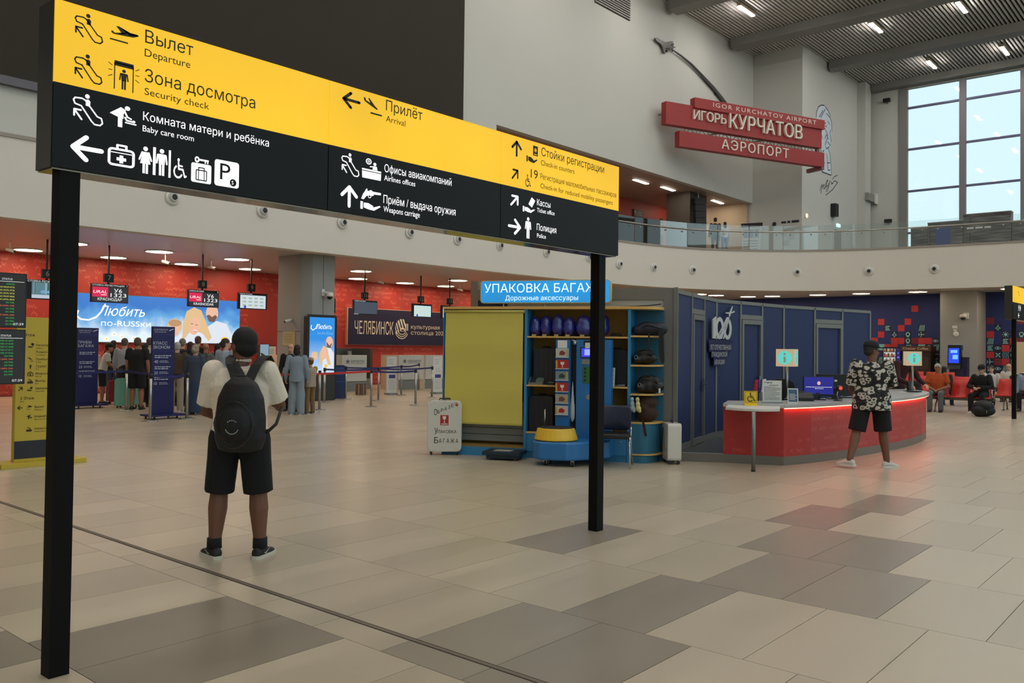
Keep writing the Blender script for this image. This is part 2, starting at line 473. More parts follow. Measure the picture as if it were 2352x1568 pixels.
# ---- outside ground
mb = MB(); mb.box(-300, 300, -300, 300, -0.9, -0.5); struct(mb.build('ground', M('apron_concrete', (120, 122, 122), 0.9)))

# ---- balcony: fascia, soffit, upper floor
FP = [(-14,20.35),(0,20.35),(10,20.35),(18,20.35),(22,20.33),(25.2,20.25),(27.4,20.1),(29.3,19.88),(30.9,19.62),(32.2,19.3),(33.4,18.88),(34.4,18.35),(35.3,17.72),(36.0,17.05),(36.8,16.15),(37.55,15.02),(38.1,13.8),(38.53,12.45),(38.8,10.9),(38.97,9.12),(39.15,6.8),(39.35,3.5),(39.5,0),(39.6,-9)]
def offs(P, d):
    r = []
    for i, p in enumerate(P):
        a = Vector(P[max(i-1,0)]); b = Vector(P[min(i+1,len(P)-1)]); t = (b-a).normalized(); n = Vector((t.y, -t.x))  # towards the hall
        r.append((p[0]+n.x*d, p[1]+n.y*d))
    return r
FB = offs(FP, -0.35)
ZS, ZF = 4.3, 6.1
def strip(mb, A, B, za, zb, flip=False):
    n = len(A); vs = [(p[0],p[1],za) for p in A]+[(p[0],p[1],zb) for p in B]
    mb.add(vs, [((i,i+1,n+i+1,n+i) if not flip else (i+1,i,n+i,n+i+1)) for i in range(n-1)])
mb = MB(); strip(mb, FP, FP, ZS, ZF); strip(mb, FP, FB, ZF, ZF); strip(mb, FB, FB, ZS, ZF, True); strip(mb, FP, FB, ZS, ZS, True)
o = struct(mb.build('wall_balcony_fascia', FASC, smooth=True)); tag(o, 'curved white balcony fascia band above the check-in hall', 'fascia')
NF = offs(FP, 0.03)
mb = MB(); strip(mb, NF, NF, ZF-0.06, ZF+0.02); strip(mb, NF, FB, ZF+0.02, ZF+0.02); strip(mb, NF, FP, ZF-0.06, ZF-0.06, True)
o = struct(mb.build('trim_1', M('fascia_top_trim', (150, 142, 132), 0.6))); tag(o, 'grey edge trim along the balcony', 'trim')
OUT = []
for i, p in enumerate(FP):
    if p[0] <= 27.4: OUT.append((p[0], 28.2))
    elif p[1] > 19.5: OUT.append((34 + (p[0]-29)*4, 28.2))
    elif p[1] > 17.6: OUT.append((42.6, 28.2-(19.3-p[1])*5))
    else: OUT.append((42.6, min(p[1]+1.0, 19.5)))
OUT[-1] = (42.6, -9)
def soffit_material():
    m = M('soffit_panel', (196, 190, 184), 0.35); nt = m.node_tree; N = nt.nodes; L = nt.links
    tc = N.new('ShaderNodeTexCoord'); wv = N.new('ShaderNodeTexWave'); wv.wave_type = 'BANDS'; wv.bands_direction = 'Y'; wv.inputs['Scale'].default_value = 1.05
    L.new(tc.outputs['Object'], wv.inputs['Vector'])
    r = N.new('ShaderNodeValToRGB'); r.color_ramp.elements[0].position = 0.0; r.color_ramp.elements[0].color = lin((120,114,110)); r.color_ramp.elements[1].position = 0.06; r.color_ramp.elements[1].color = lin((192,186,180))
    L.new(wv.outputs['Fac'], r.inputs[0]); L.new(r.outputs[0], m.node_tree.nodes['Principled BSDF'].inputs['Base Color'])
    return m
mb = MB(); strip(mb, FB, OUT, ZS+0.02, ZS+0.02, True)
struct(mb.build('ceiling_soffit', soffit_material()))
mb = MB(); mb.add([(p[0],p[1],ZF) for p in FB]+[(55.6,-9,ZF),(55.6,28.2,ZF),(-14,28.2,ZF)], [tuple(range(len(FB)+3))[::-1]])
mb.add([(p[0],p[1],ZF-0.4) for p in FB]+[(55.6,-9,ZF-0.4),(55.6,28.2,ZF-0.4),(-14,28.2,ZF-0.4)], [tuple(range(len(FB)+3))])
struct(mb.build('floor_upper', M('upper_floor_tile', (140, 132, 122), 0.5)))

# ---- ground floor walls
mb = MB(); mb.box(-14, 42.9, 28.2, 28.4, 0, 4.4); WALLRED = struct(mb.build('wall_back_red', REDWALL))
mb = MB(); mb.box(42.6, 42.9, -9, 28.2, 0, 4.4); WALLNAVY = struct(mb.build('wall_right_navy', NAVYW))
# ---- upper walls
mb = MB(); mb.box(-14, 23.8, 21.2, 21.5, 6.1, 18.35); mb.box(23.8, 45.5, 21.2, 21.5, 9.88, 18.35); struct(mb.build('wall_back_upper', WHITE))
mb = MB(); mb.box(45.5, 45.8, 18.36, 26, 6.1, 18.35); mb.box(45.8, 55.5, 18.36, 18.66, 6.1, 18.35); struct(mb.build('wall_core', WHITE))
mb = MB(); mb.box(54.05, 55.05, 17.85, 18.36, 6.1, 18.2); struct(mb.build('wall_corner_pier', WHITE))
mb = MB(); mb.box(23.8, 45.5, 26, 26.2, 6.1, 9.9); struct(mb.build('wall_upper_red', REDUP))
mb = MB(); mb.box(23.6, 23.8, 21.5, 26, 6.1, 9.9); struct(mb.build('wall_upper_side', M('beige_wall', (196, 178, 150), 0.8)))
mb = MB(); mb.box(45.3, 45.5, 21.5, 26, 6.1, 9.9); struct(mb.build('wall_upper_beige', M('beige_wall', (196, 178, 150), 0.8)))
mb = MB(); mb.box(23.8, 45.3, 21.5, 26.0, 9.9, 10.0); struct(mb.build('ceiling_upper_room', M('upper_room_ceiling', (168, 152, 138), 0.5)))
mb = MB(); mb.box(-14.3, -14, -9, 28.4, 0, 18.4); struct(mb.build('wall_left', WHITE))
# ---- ceiling: black void, light slats, beams
mb = MB(); mb.box(-14, 55.8, -9.2, 21.5, 18.40, 18.5); CEIL = struct(mb.build('ceiling', M('ceiling_void', (52, 52, 50), 0.9))); tag(CEIL, 'slatted metal ceiling with dark cross beams', 'ceiling')
SLAT = M('ceiling_slat', (198, 196, 190), 0.7)
mb = MB(); mb.box(-14, 55.5, -0.045, 0.045, 18.22, 18.30); s0 = mb.build('slat', SLAT, CEIL)
mb = MB(); mb.box(-14, 45.5, -0.045, 0.045, 18.22, 18.30); s1 = mb.build('slat', SLAT, CEIL)
n = 0; y = -8.9
first = {}
while y < 21.15:
    src = s1 if y > 18.3 else s0
    o = src if src not in first else instance(src, CEIL); first[src] = 1
    o.location = (0, y, 0); y += 0.19
for bx in (-10.1, -3.5, 3.1, 9.7, 16.3, 22.9, 29.5, 36.07, 42.6, 49.35, 55.2):
    mb = MB(); e = 20.95 if bx < 45 else 18.2
    mb.box(bx-0.43, bx+0.43, -9, e, 17.75, 18.22) if bx < 55 else mb.box(54.9, 55.5, -9, 17.8, 17.8, 18.22)
    mb.build('beam', DARKM, CEIL)
# ---- window wall
WF = M('window_frame_grey', (108, 108, 122), 0.5, 0.3)
GL = glass_mat('window_glass', (0.97, 0.985, 0.99), 0.6)
mb = MB(); mb.box(55.5, 55.8, 16.25, 18.66, 6.1, 18.35); mb.box(55.5, 55.8, -9, 16.25, 17.72, 18.35); mb.box(55.5, 55.8, -9, -3.4, 6.1, 17.72); mb.box(55.5, 55.8, -9, 28.4, 0, 6.1)
struct(mb.build('wall_right_window', WHITE))
WIN = thing('window_1', 'tall gridded window wall on the upper floor', 'window'); struct(WIN)
ys = [16.05, 12.75, 9.6, 6.45, 3.3, 0.15, -3.0]; zs = [6.1, 8.87, 11.42, 13.98, 16.52, 17.72]
for i, yy in enumerate(ys):
    mb = MB(); wd = 0.17 if i else 0.24
    mb.box(55.40, 55.66, yy-wd, yy+wd, 6.1, 17.72); mb.build('mullion', M('mullion_warm_grey', (128, 122, 126), 0.5) if i else DARKM, WIN)
for a, b in zip(ys[:-1], ys[1:]):
    for z in zs[1:5]:
        mb = MB(); mb.box(55.46, 55.62, b+0.17, a-0.17, z-0.06, z+0.06); mb.build('transom', M('transom_violet_grey', (104, 104, 140), 0.5, 0.2), WIN)
    for z0, z1 in zip(zs[:-1], zs[1:]):
        mb = MB(); mb.box(55.55, 55.565, b+0.15, a-0.15, z0+0.05, z1-0.05); mb.build('pane', GL, WIN)
# ---- glazed front behind the viewer
mb = MB()
for i in range(18): mb.box(-14+4.1*i-0.12, -14+4.1*i+0.12, -9.15, -8.9, 0, 18.4)
for z in (0.15, 3.2, 6.3, 9.4, 12.5, 15.6, 18.2): mb.box(-14, 55.8, -9.13, -8.92, z-0.12, z+0.12)
struct(mb.build('wall_front_glazing_bars', DARKM))

# ---- columns
mb = MB(); mb.prism([(15.35,22.5,0),(15.35,21.33,0),(15.565,21.08,0),(16.365,21.08,0),(16.55,21.3,0),(16.55,22.5,0)][::-1], (0,0,4.33))
mb.f = mb.f; COLL = struct(mb.build('column_hall', GREYM)); tag(COLL, 'grey panelled column beside the blue advertising totem', 'column')
mb = MB(); mb.box(15.345, 15.35, 21.33, 22.5, 2.02, 2.035); mb.box(15.56, 16.37, 21.073, 21.08, 2.02, 2.035); mb.box(15.95, 15.96, 21.073, 21.08, 0, 4.3); mb.build('panel_joint', M('joint_dark', (70,70,68), 0.7), COLL)
mb = MB(); mb.box(40.95, 42.6, 8.85, 10.3, 0, 4.33); COLR = struct(mb.build('column_waiting_area', GREYM)); tag(COLR, 'square grey column in front of the navy wall', 'column')
mb = MB(); mb.box(40.2, 42.0, 22.2, 23.6, 6.1, 9.9); COLU = struct(mb.build('column_upper', M('column_dark_taupe', (72, 66, 58), 0.6)))

# ---- lamps
LAMPM = E('lamp_tube', (255, 247, 240), LAMP)
LH = M('lamp_housing', (190, 170, 140), 0.5)
seen = {(38.66,18.39):'long ceiling lamp nearest the white wall', (38.66,14.3):'long ceiling lamp cut by the top of the picture', (44.75,14.27):'long ceiling lamp in the middle bay of the slatted ceiling', (44.6,10.3):'long ceiling lamp at the top right corner', (52.5,13.68):'long ceiling lamp lighting the last beam above the window'}
spots = list(seen) + [(x, y) for x in (38.66, 44.75, 52.5) for y in (6.3, 2.3, -1.7, -5.7)] + [(52.5, 10.0), ] + [(x, y) for x in (32.1,25.5,18.9,12.3,5.7,-0.9,-7.5) for y in (18.3,14.3,10.3,6.3,2.3,-1.7,-5.7)]
first = None
for p in spots:
    if first is None:
        t = thing('ceiling_lamp', '', 'lamp'); mb = MB(); mb.box(-0.8, 0.8, -0.1, 0.1, 0.02, 0.16); mb.build('housing', LH, t)
        mb = MB(); mb.box(-0.78, 0.78, -0.085, 0.085, -0.02, 0.02); mb.build('tube', LAMPM, t); first = t
    else: t = copy_tree(first)
    t.location = (p[0], p[1], 17.98)
    tag(t, seen.get(p, 'long ceiling lamp hung under the slats over the hall'), 'lamp', 'long hall ceiling lamps')
DOWNM = E('downlight_diffuser', (255, 226, 190), DOWN)
DLS = [(7.4,24.25),(10.0,24.25),(12.43,24.2),(15.0,24.25),(20.0,24.25),(25.0,24.25),(7.4,27.1),(9.94,27.1),(12.43,27.1),(14.93,27.2),(17.23,27.0),(22.19,27.09),(24.83,27.2),(27.07,27.0),(30,27),(30,24.2),(33,24.2),(37.48,20.19),(38.64,19.87),(40.35,19.0),(40.58,17.84),(40.63,15.6),(40.64,13.58),(40.62,11.13),(40.48,7.48),(40.4,5.0),(40.4,2.0)]
ORD = ['first','second','third','fourth','fifth','sixth','seventh','eighth','ninth','tenth','eleventh','twelfth']
first = None
for i, p in enumerate(DLS):
    if first is None:
        t = thing('downlight', '', 'downlight'); mb = MB(); mb.lathe(0, 0, [(0.36,0.02),(0.36,-0.012),(0.02,-0.012)], 24); mb.build('diffuser', DOWNM, t)
        mb = MB(); mb.lathe(0, 0, [(0.42,0.02),(0.42,-0.018),(0.37,-0.018),(0.37,0.02)], 24); mb.build('trim_ring', WHITEP, t); first = t
    else: t = copy_tree(first)
    t.location = (p[0], p[1], 4.305)
    row = [d for d in DLS if (d[0] > 35) == (p[0] > 35) and (p[0] > 35 or (d[1] > 26) == (p[1] > 26))]; row.sort(key=lambda d: d[0]*0.65-d[1]*0.76); k = ORD[row.index(p)]
    if p[0] > 35: tag(t, 'round downlight over the navy waiting area, %s from the left' % k, 'downlight', 'downlights over the waiting area')
    elif p[1] > 26: tag(t, 'round downlight in the soffit close to the red wall, %s from the left' % k, 'downlight', 'downlights by the red wall')
    else: tag(t, 'round downlight in the soffit row farther from the red wall, %s from the left' % k, 'downlight', 'downlights over the check-in desks')
# ---- jet nozzles on the fascia
NZ = [(10.76,20.35,0),(13.34,20.35,0),(16.05,20.35,0),(18.73,20.35,0),(20.9,20.34,0),(23.05,20.32,0),(25.63,20.23,0),(28.1,20.03,0),(29.92,19.78,0),(31.95,19.38,0),(33.95,18.6,0),(35.75,17.35,0),(37.39,15.3,0),(38.5,12.55,0),(38.88,10.0,0)]
ordn = ['leftmost','second','third','fourth','fifth','sixth','seventh','eighth','ninth','tenth','eleventh','twelfth','thirteenth','fourteenth','rightmost']
first = None
def fnormal(x, y):
    bi = min(range(len(FP)-1), key=lambda i: (Vector(FP[i])+Vector(FP[i+1])-2*Vector((x,y))).length)
    t = (Vector(FP[bi+1])-Vector(FP[bi])).normalized(); return Vector((t.y, -t.x))
for i, (x, y, _) in enumerate(NZ):
    nrm = fnormal(x, y)
    if first is None:
        t = thing('air_nozzle', '', 'air nozzle')
        rot = lambda p: (p[0], -p[2], p[1])
        mb = MB(); mb.lathe(0, 0, [(0.19,0.0),(0.19,0.03),(0.15,0.06),(0.13,0.06),(0.10,0.02)], 24); mb.xf(rot); mb.build('flange', WHITEP, t, True)
        mb = MB(); mb.lathe(0, 0, [(0.13,0.02),(0.125,0.07),(0.09,0.13),(0.075,0.13),(0.07,0.05)], 24); mb.xf(rot); mb.build('nozzle_ball', M('nozzle_grey', (190,190,186), 0.4), t, True)
        mb = MB(); mb.lathe(0, 0, [(0.078,0.10),(0.078,0.112)], 20); mb.xf(rot); mb.build('opening', BLACKP, t); first = t
    else: t = copy_tree(first)
    t.location = (x+nrm.x*0.005, y+nrm.y*0.005, 5.25 if x < 29 else 5.12); t.rotation_euler = (0, 0, math.atan2(nrm.x, -nrm.y))
    tag(t, 'white round air nozzle on the balcony fascia, %s from the left' % ordn[i] if i not in (0, 14) else 'white round air nozzle on the balcony fascia, the %s one' % ordn[i], 'air nozzle', 'air nozzles on the balcony fascia')
# ---- big black panel and vent on the upper wall
t = thing('wall_panel', 'huge matte black panel on the upper white wall', 'wall panel', (0, 21.2, 0))
mb = MB(); mb.box(-13.9, 21.87, -0.14, 0, 7.55, 18.2); mb.build('panel', M('panel_charcoal', (54, 51, 45), 0.85, spec=0.2), t)
mb = MB(); mb.box(-13.9, 21.87, -0.16, 0, 7.36, 7.55); mb.build('bottom_rail', M('rail_bluegrey', (92, 92, 100), 0.6), t)
t = thing('vent_grille', 'louvred air grille high on the white wall', 'vent', (31.35, 21.2, 16.4))
mb = MB(); mb.box(-1.36, 1.36, -0.03, 0, 0, 1.7); mb.build('backing', M('vent_dark', (52,52,50), 0.8), t)
for i in range(16):
    mb = MB(); mb.box(-1.36, 1.36, -0.075, -0.03, 0.03+i*0.106, 0.075+i*0.106); mb.build('louvre', M('vent_slat', (168,168,162), 0.6), t)

# ================================================================== PICTOGRAMS (unit square drawings)
def ic_escalator(m, w=0.05):
    m.stroke([(0.08,0.82),(0.03,0.74),(0.08,0.62),(0.28,0.58),(0.62,0.12),(0.72,0.03),(0.90,0.03),(0.98,0.12),(0.94,0.28),(0.80,0.32),(0.40,0.80),(0.30,0.84)], w, 0, True)
    m.disc(0.47, 0.94, 0.075); m.poly([(0.42,0.62),(0.56,0.60),(0.57,0.78),(0.51,0.84),(0.43,0.82)])
    m.stroke([(0.30,0.12),(0.06,0.42)], w*1.2); m.stroke([(0.06,0.22),(0.06,0.43),(0.27,0.43)], w*1.2)
def ic_plane_up(m):
    m.poly([(0.03,0.62),(0.09,0.64),(0.16,0.54),(0.42,0.58),(0.20,0.98),(0.30,1.0),(0.66,0.64),(0.92,0.68),(1.0,0.76),(0.94,0.80),(0.68,0.80),(0.14,0.46),(0.06,0.50)])
    m.poly([(0.14,0.46),(0.80,0.56),(0.99,0.72),(0.92,0.80),(0.60,0.74)])
    m.flat(0.0, 0.62, 0.08, 0.17)
def ic_plane_down(m):
    m.poly([(0.02,0.98),(0.09,0.98),(0.14,0.82),(0.36,0.72),(0.24,1.0),(0.32,1.0),(0.60,0.62),(0.74,0.50),(0.78,0.42),(0.70,0.40),(0.10,0.72),(0.02,0.82)])
    m.flat(0.38, 1.0, 0.06, 0.16)
def ic_person(m, cx, z0, h, skirt=False):
    s = h
    m.disc(cx, z0+0.92*s, 0.085*s)
    if skirt:
        m.poly([(cx-0.10*s,z0+0.80*s),(cx+0.10*s,z0+0.80*s),(cx+0.19*s,z0+0.36*s),(cx-0.19*s,z0+0.36*s)])
        m.stroke([(cx-0.12*s,z0+0.78*s),(cx-0.22*s,z0+0.50*s)], 0.06*s); m.stroke([(cx+0.12*s,z0+0.78*s),(cx+0.22*s,z0+0.50*s)], 0.06*s)
    else:
        m.poly([(cx-0.13*s,z0+0.81*s),(cx+0.13*s,z0+0.81*s),(cx+0.11*s,z0+0.42*s),(cx-0.11*s,z0+0.42*s)])
        m.stroke([(cx-0.15*s,z0+0.77*s),(cx-0.19*s,z0+0.46*s)], 0.065*s); m.stroke([(cx+0.15*s,z0+0.77*s),(cx+0.19*s,z0+0.46*s)], 0.065*s)
    m.flat(cx-0.10*s, cx-0.015*s, z0, z0+0.45*s); m.flat(cx+0.015*s, cx+0.10*s, z0, z0+0.45*s)
def ic_gate(m):
    m.stroke([(0.20,0.0),(0.20,0.92),(0.80,0.92),(0.80,0.0)], 0.035, 0, False, False); m.flat(0.19, 0.81, 0.82, 1.0)
    ic_person(m, 0.5, 0.04, 0.70)
    for s in (-1, 1):
        for z, dz in ((0.80, 0.08), (0.64, 0.0), (0.48, -0.08)): m.stroke([(0.5+s*0.37, z), (0.5+s*0.50, z+dz)], 0.025, 0, False, False)
def ic_arrow(m, dx, dz, w=0.17):
    d = Vector((dx, dz)).normalized(); n = Vector((-d.y, d.x)); c = Vector((0.5, 0.5)); h = 0.47 if dx*dz == 0 else 0.5
    a, b = c-d*h, c+d*h*0.95
    m.stroke([a, b], w); m.stroke([b-d*0.42+n*0.42, b, b-d*0.42-n*0.42], w)
def ic_firstaid(m):
    p = rrect(0.04, 0.96, 0.04, 0.76, 0.12, 3); m.stroke(p, 0.10, 0, True)
    m.stroke([(0.34,0.80),(0.34,0.95),(0.68,0.95),(0.68,0.80)], 0.09)
    m.flat(0.10, 0.90, 0.58, 0.62); m.flat(0.43, 0.57, 0.14, 0.50); m.flat(0.32, 0.68, 0.25, 0.39)
def ic_baby(m):
    m.disc(0.66, 0.92, 0.10); m.poly([(0.02,0.56),(0.42,0.92),(0.60,0.82),(0.52,0.62),(0.52,0.40),(0.34,0.44)])
    m.stroke([(0.55,0.78),(0.66,0.52),(0.80,0.46)], 0.07); m.flat(0.32, 0.48, 0.0, 0.46)
    m.stroke([(0.58,0.26),(1.0,0.24)], 0.06, 0, False, False); m.disc(0.90, 0.36, 0.06); m.stroke([(0.84,0.35),(0.64,0.36),(0.58,0.48)], 0.07)
def ic_wheelchair(m):
    m.disc(0.42, 0.92, 0.085); m.stroke([(0.42,0.80),(0.44,0.46),(0.74,0.46),(0.88,0.10),(0.98,0.14)], 0.10); m.stroke([(0.44,0.64),(0.70,0.62)], 0.08)
    m.ring(0.40, 0.32, 0.24, 0.34, 0, 20, PI*0.62, PI*1.88)
def ic_locker(m):
    m.ring(0.28, 0.88, 0.05, 0.12, 0, 14); m.flat(0.38, 0.86, 0.85, 0.92); m.flat(0.66, 0.72, 0.77, 0.86); m.flat(0.78, 0.84, 0.77, 0.86)
    p = rrect(0.0, 1.0, 0.0, 0.74, 0.08, 3); m.poly(p)
def ic_parking(m): m.poly(rrect(0, 1, 0, 1, 0.1, 3))
def ic_desk(m):
    m.poly([(0.02,0.0),(0.98,0.0),(1.0,0.34),(0.0,0.34)]); m.flat(0.0, 1.0, 0.38, 0.46); m.disc(0.66, 0.76, 0.08); m.poly([(0.54,0.48),(0.80,0.48),(0.76,0.66),(0.58,0.66)])
    m.stroke([(0.58,0.62),(0.42,0.60)], 0.05); m.ring(0.34, 0.84, 0.10, 0.15, 0, 16); m.ring(0.34, 0.84, 0.03, 0.06, 0, 10)
def ic_hand(m, z=0.0):
    m.flat(0.02, 0.13, z, z+0.34); m.poly([(0.17,z+0.08),(0.17,z+0.30),(0.40,z+0.30),(0.62,z+0.20),(0.62,z+0.14),(0.92,z+0.26),(0.98,z+0.22),(0.66,z+0.0),(0.40,z+0.02)])
def ic_gun(m):
    ic_hand(m)
    m.poly([(0.34,0.86),(0.98,0.86),(0.98,0.76),(0.66,0.74),(0.60,0.66),(0.40,0.66),(0.30,0.62),(0.16,0.44),(0.05,0.46),(0.12,0.66),(0.22,0.82)])
    m.disc(0.50, 0.80, 0.11); m.ring(0.44, 0.62, 0.05, 0.08, 0, 12); m.poly([(0.22,0.84),(0.30,0.96),(0.34,0.92),(0.32,0.84)])
def ic_passport(m): ic_hand(m); m.flat(0.58, 1.0, 0.44, 1.0)
def ic_ticket(m): ic_hand(m); m.poly([(0.46,0.52),(0.72,0.98),(1.0,0.80),(0.74,0.34)])
def ic_bar(m): m.flat(0, 1, 0, 1)
def ic_takeoff(m): ic_plane_up(m)
ICONS = {'escalator': ic_escalator, 'takeoff': ic_plane_up, 'landing': ic_plane_down, 'gate': ic_gate, 'firstaid': ic_firstaid, 'baby': ic_baby, 'wheelchair': ic_wheelchair,
         'locker': ic_locker, 'parking': ic_parking, 'desk': ic_desk, 'gun': ic_gun, 'passport': ic_passport, 'ticket': ic_ticket, 'bar': ic_bar,
         'arrow_l': lambda m: ic_arrow(m, -1, 0), 'arrow_u': lambda m: ic_arrow(m, 0, 1), 'arrow_r': lambda m: ic_arrow(m, 1, 0), 'arrow_ne': lambda m: ic_arrow(m, 1, 1),
         'woman': lambda m: ic_person(m, 0.5, 0, 1.0, True), 'man': lambda m: ic_person(m, 0.5, 0, 1.0), 'police': lambda m: ic_person(m, 0.5, 0, 1.0)}
def icon(parent, name, x, z, sx, sz, mat, y=-0.003):
    m = MB(); ICONS[name](m)
    if name in ('woman', 'man', 'police'): m.xf(lambda p: (x+sx/2+(p[0]-0.5)*sz*1.05, y, z+p[2]*sz))
    else: m.xf(lambda p: (x+p[0]*sx, y, z+p[2]*sz))
    return m.build('pictogram', mat, parent)

# ================================================================== OVERHEAD WAYFINDING SIGN
SIGN_Y = E('sign_backlit_yellow', (248, 194, 16), 0.98, 0.10, 0.9)
SIGN_K = M('sign_black_film', (13, 13, 14), 0.5, spec=0.25)
SIGN_INK = M('sign_dark_print', (32, 24, 8), 0.6)
SIGN_W = E('sign_backlit_white', (255, 255, 255), 1.25)
SIGN_H = M('sign_housing_bronze', (58, 56, 52), 0.4, 0.3)
def wayfinding(name, label, X0, X1, posts, Y=4.40):
    t = thing(name, label, 'sign', (X0, Y, 0)); W = X1-X0
    mb = MB(); mb.box(0, W, 0.012, 0.19, 2.48, 3.30); mb.build('housing', SIGN_H, t)
    mb = MB(); mb.box(0.01, W-0.01, 0.02, 0.185, 2.472, 2.48); mb.build('bottom_plate', M('bottom_plate_mirror', (120, 112, 100), 0.12, 0.9), t)
    n = 3
    for i in range(n):
        a, b = W*i/n+0.003, W*(i+1)/n-0.003
        mb = MB(); mb.box(a, b, 0, 0.012, 2.893, 3.298); mb.build('yellow_panel', SIGN_Y, t)
        mb = MB(); mb.box(a, b, 0, 0.012, 2.482, 2.893); mb.build('black_panel', SIGN_K, t)
    for px in posts:
        mb = MB(); mb.box(px-X0-0.048, px-X0+0.048, 0.02, 0.115, 0.0, 2.472); o = mb.build('post', M('post_black', (12, 11, 10), 0.6, spec=0.15), t)
    return t
SIGN = wayfinding('wayfinding_sign', 'long yellow and black backlit direction sign on two black posts', 1.708, 6.642, (1.806, 6.418))
SIGN_ROWS = [
    ('T', 'Вылет', 2.158, 3.206, 0.065, 0.271, 'k', 0),
    ('T', 'Departure', 2.157, 3.134, 0.04, 0.256, 'k', 0),
    ('T', 'Зона досмотра', 2.16, 3.001, 0.065, 0.662, 'k', 0),
    ('T', 'Security check', 2.161, 2.932, 0.036, 0.37, 'k', 0),
    ('T', 'Комната матери и ребёнка', 2.156, 2.796, 0.043, 0.763, 'w', 1),
    ('T', 'Baby care room', 2.155, 2.738, 0.031, 0.288, 'w', 1),
    ('T', 'Прилёт', 3.82, 3.21, 0.068, 0.336, 'k', 0),
    ('T', 'Arrival', 3.822, 3.136, 0.04, 0.174, 'k', 0),
    ('T', 'Офисы авиакомпаний', 3.815, 2.795, 0.05, 0.639, 'w', 1),
    ('T', 'Airlines offices', 3.814, 2.738, 0.035, 0.283, 'w', 1),
    ('T', 'Приём / выдача оружия', 3.81, 2.585, 0.052, 0.69, 'w', 1),
    ('T', 'Weapons carriage', 3.812, 2.527, 0.038, 0.332, 'w', 1),
    ('T', 'Стойки регистрации', 5.494, 3.201, 0.066, 0.902, 'k', 0),
    ('T', 'Check-in counters', 5.488, 3.124, 0.042, 0.462, 'k', 0),
    ('T', '19', 5.36, 3.0, 0.069, 0.09, 'k', 0),
    ('T', 'Регистрация маломобильных пассажиров', 5.484, 3.01, 0.042, 1.113, 'k', 0),
    ('T', 'Check-in for reduced mobility passengers', 5.485, 2.935, 0.039, 1.053, 'k', 0),
    ('T', 'Кассы', 5.444, 2.788, 0.048, 0.176, 'w', 1),
    ('T', 'Ticket office', 5.445, 2.733, 0.034, 0.232, 'w', 1),
    ('T', 'Полиция', 5.444, 2.585, 0.051, 0.26, 'w', 1),
    ('T', 'Police', 5.448, 2.526, 0.034, 0.117, 'w', 1),
    ('I', 'escalator', 1.799, 3.131, 0.142, 0.134, 'k'),
    ('I', 'takeoff', 1.975, 3.165, 0.15, 0.085, 'k'),
    ('I', 'escalator', 1.801, 2.925, 0.141, 0.137, 'k'),
    ('I', 'gate', 1.97, 2.925, 0.161, 0.147, 'k'),
    ('I', 'escalator', 1.799, 2.717, 0.151, 0.146, 'w'),
    ('I', 'baby', 1.979, 2.735, 0.142, 0.112, 'w'),
    ('I', 'arrow_l', 1.798, 2.526, 0.151, 0.133, 'w'),
    ('I', 'firstaid', 1.978, 2.534, 0.137, 0.112, 'w'),
    ('I', 'woman', 2.141, 2.518, 0.064, 0.141, 'w'),
    ('I', 'bar', 2.214, 2.518, 0.015, 0.147, 'w'),
    ('I', 'man', 2.235, 2.521, 0.055, 0.141, 'w'),
    ('I', 'bar', 2.301, 2.517, 0.012, 0.147, 'w'),
    ('I', 'wheelchair', 2.324, 2.523, 0.079, 0.107, 'w'),
    ('I', 'locker', 2.431, 2.517, 0.12, 0.143, 'w'),
    ('I', 'parking', 2.571, 2.518, 0.153, 0.147, 'w'),
    ('I', 'arrow_l', 3.457, 3.153, 0.139, 0.111, 'k'),
    ('I', 'landing', 3.627, 3.153, 0.158, 0.105, 'k'),
    ('I', 'escalator', 3.453, 2.722, 0.148, 0.142, 'w'),
    ('I', 'desk', 3.623, 2.728, 0.164, 0.134, 'w'),
    ('I', 'arrow_u', 3.452, 2.522, 0.14, 0.134, 'w'),
    ('I', 'gun', 3.611, 2.522, 0.18, 0.145, 'w'),
    ('I', 'arrow_u', 5.117, 3.142, 0.127, 0.12, 'k'),
    ('I', 'passport', 5.3, 3.122, 0.147, 0.143, 'k'),
    ('I', 'arrow_ne', 5.118, 2.946, 0.094, 0.099, 'k'),
    ('I', 'wheelchair', 5.289, 2.92, 0.071, 0.099, 'k'),
    ('I', 'arrow_ne', 5.104, 2.735, 0.115, 0.104, 'w'),
    ('I', 'ticket', 5.261, 2.715, 0.159, 0.13, 'w'),
    ('I', 'arrow_r', 5.093, 2.518, 0.148, 0.127, 'w'),
    ('I', 'police', 5.296, 2.505, 0.075, 0.17, 'w'),
]
for r in SIGN_ROWS:
    mm = SIGN_W if r[6] == 'w' else SIGN_INK
    if r[0] == 'T': text(SIGN, r[1], r[2]-1.708, r[3], r[4], mm, -0.002, r[5], 0.012 if r[7] else 0.004, split=True)
    else: icon(SIGN, r[1], r[2]-1.708, r[3], r[4], r[5], mm, -0.002)
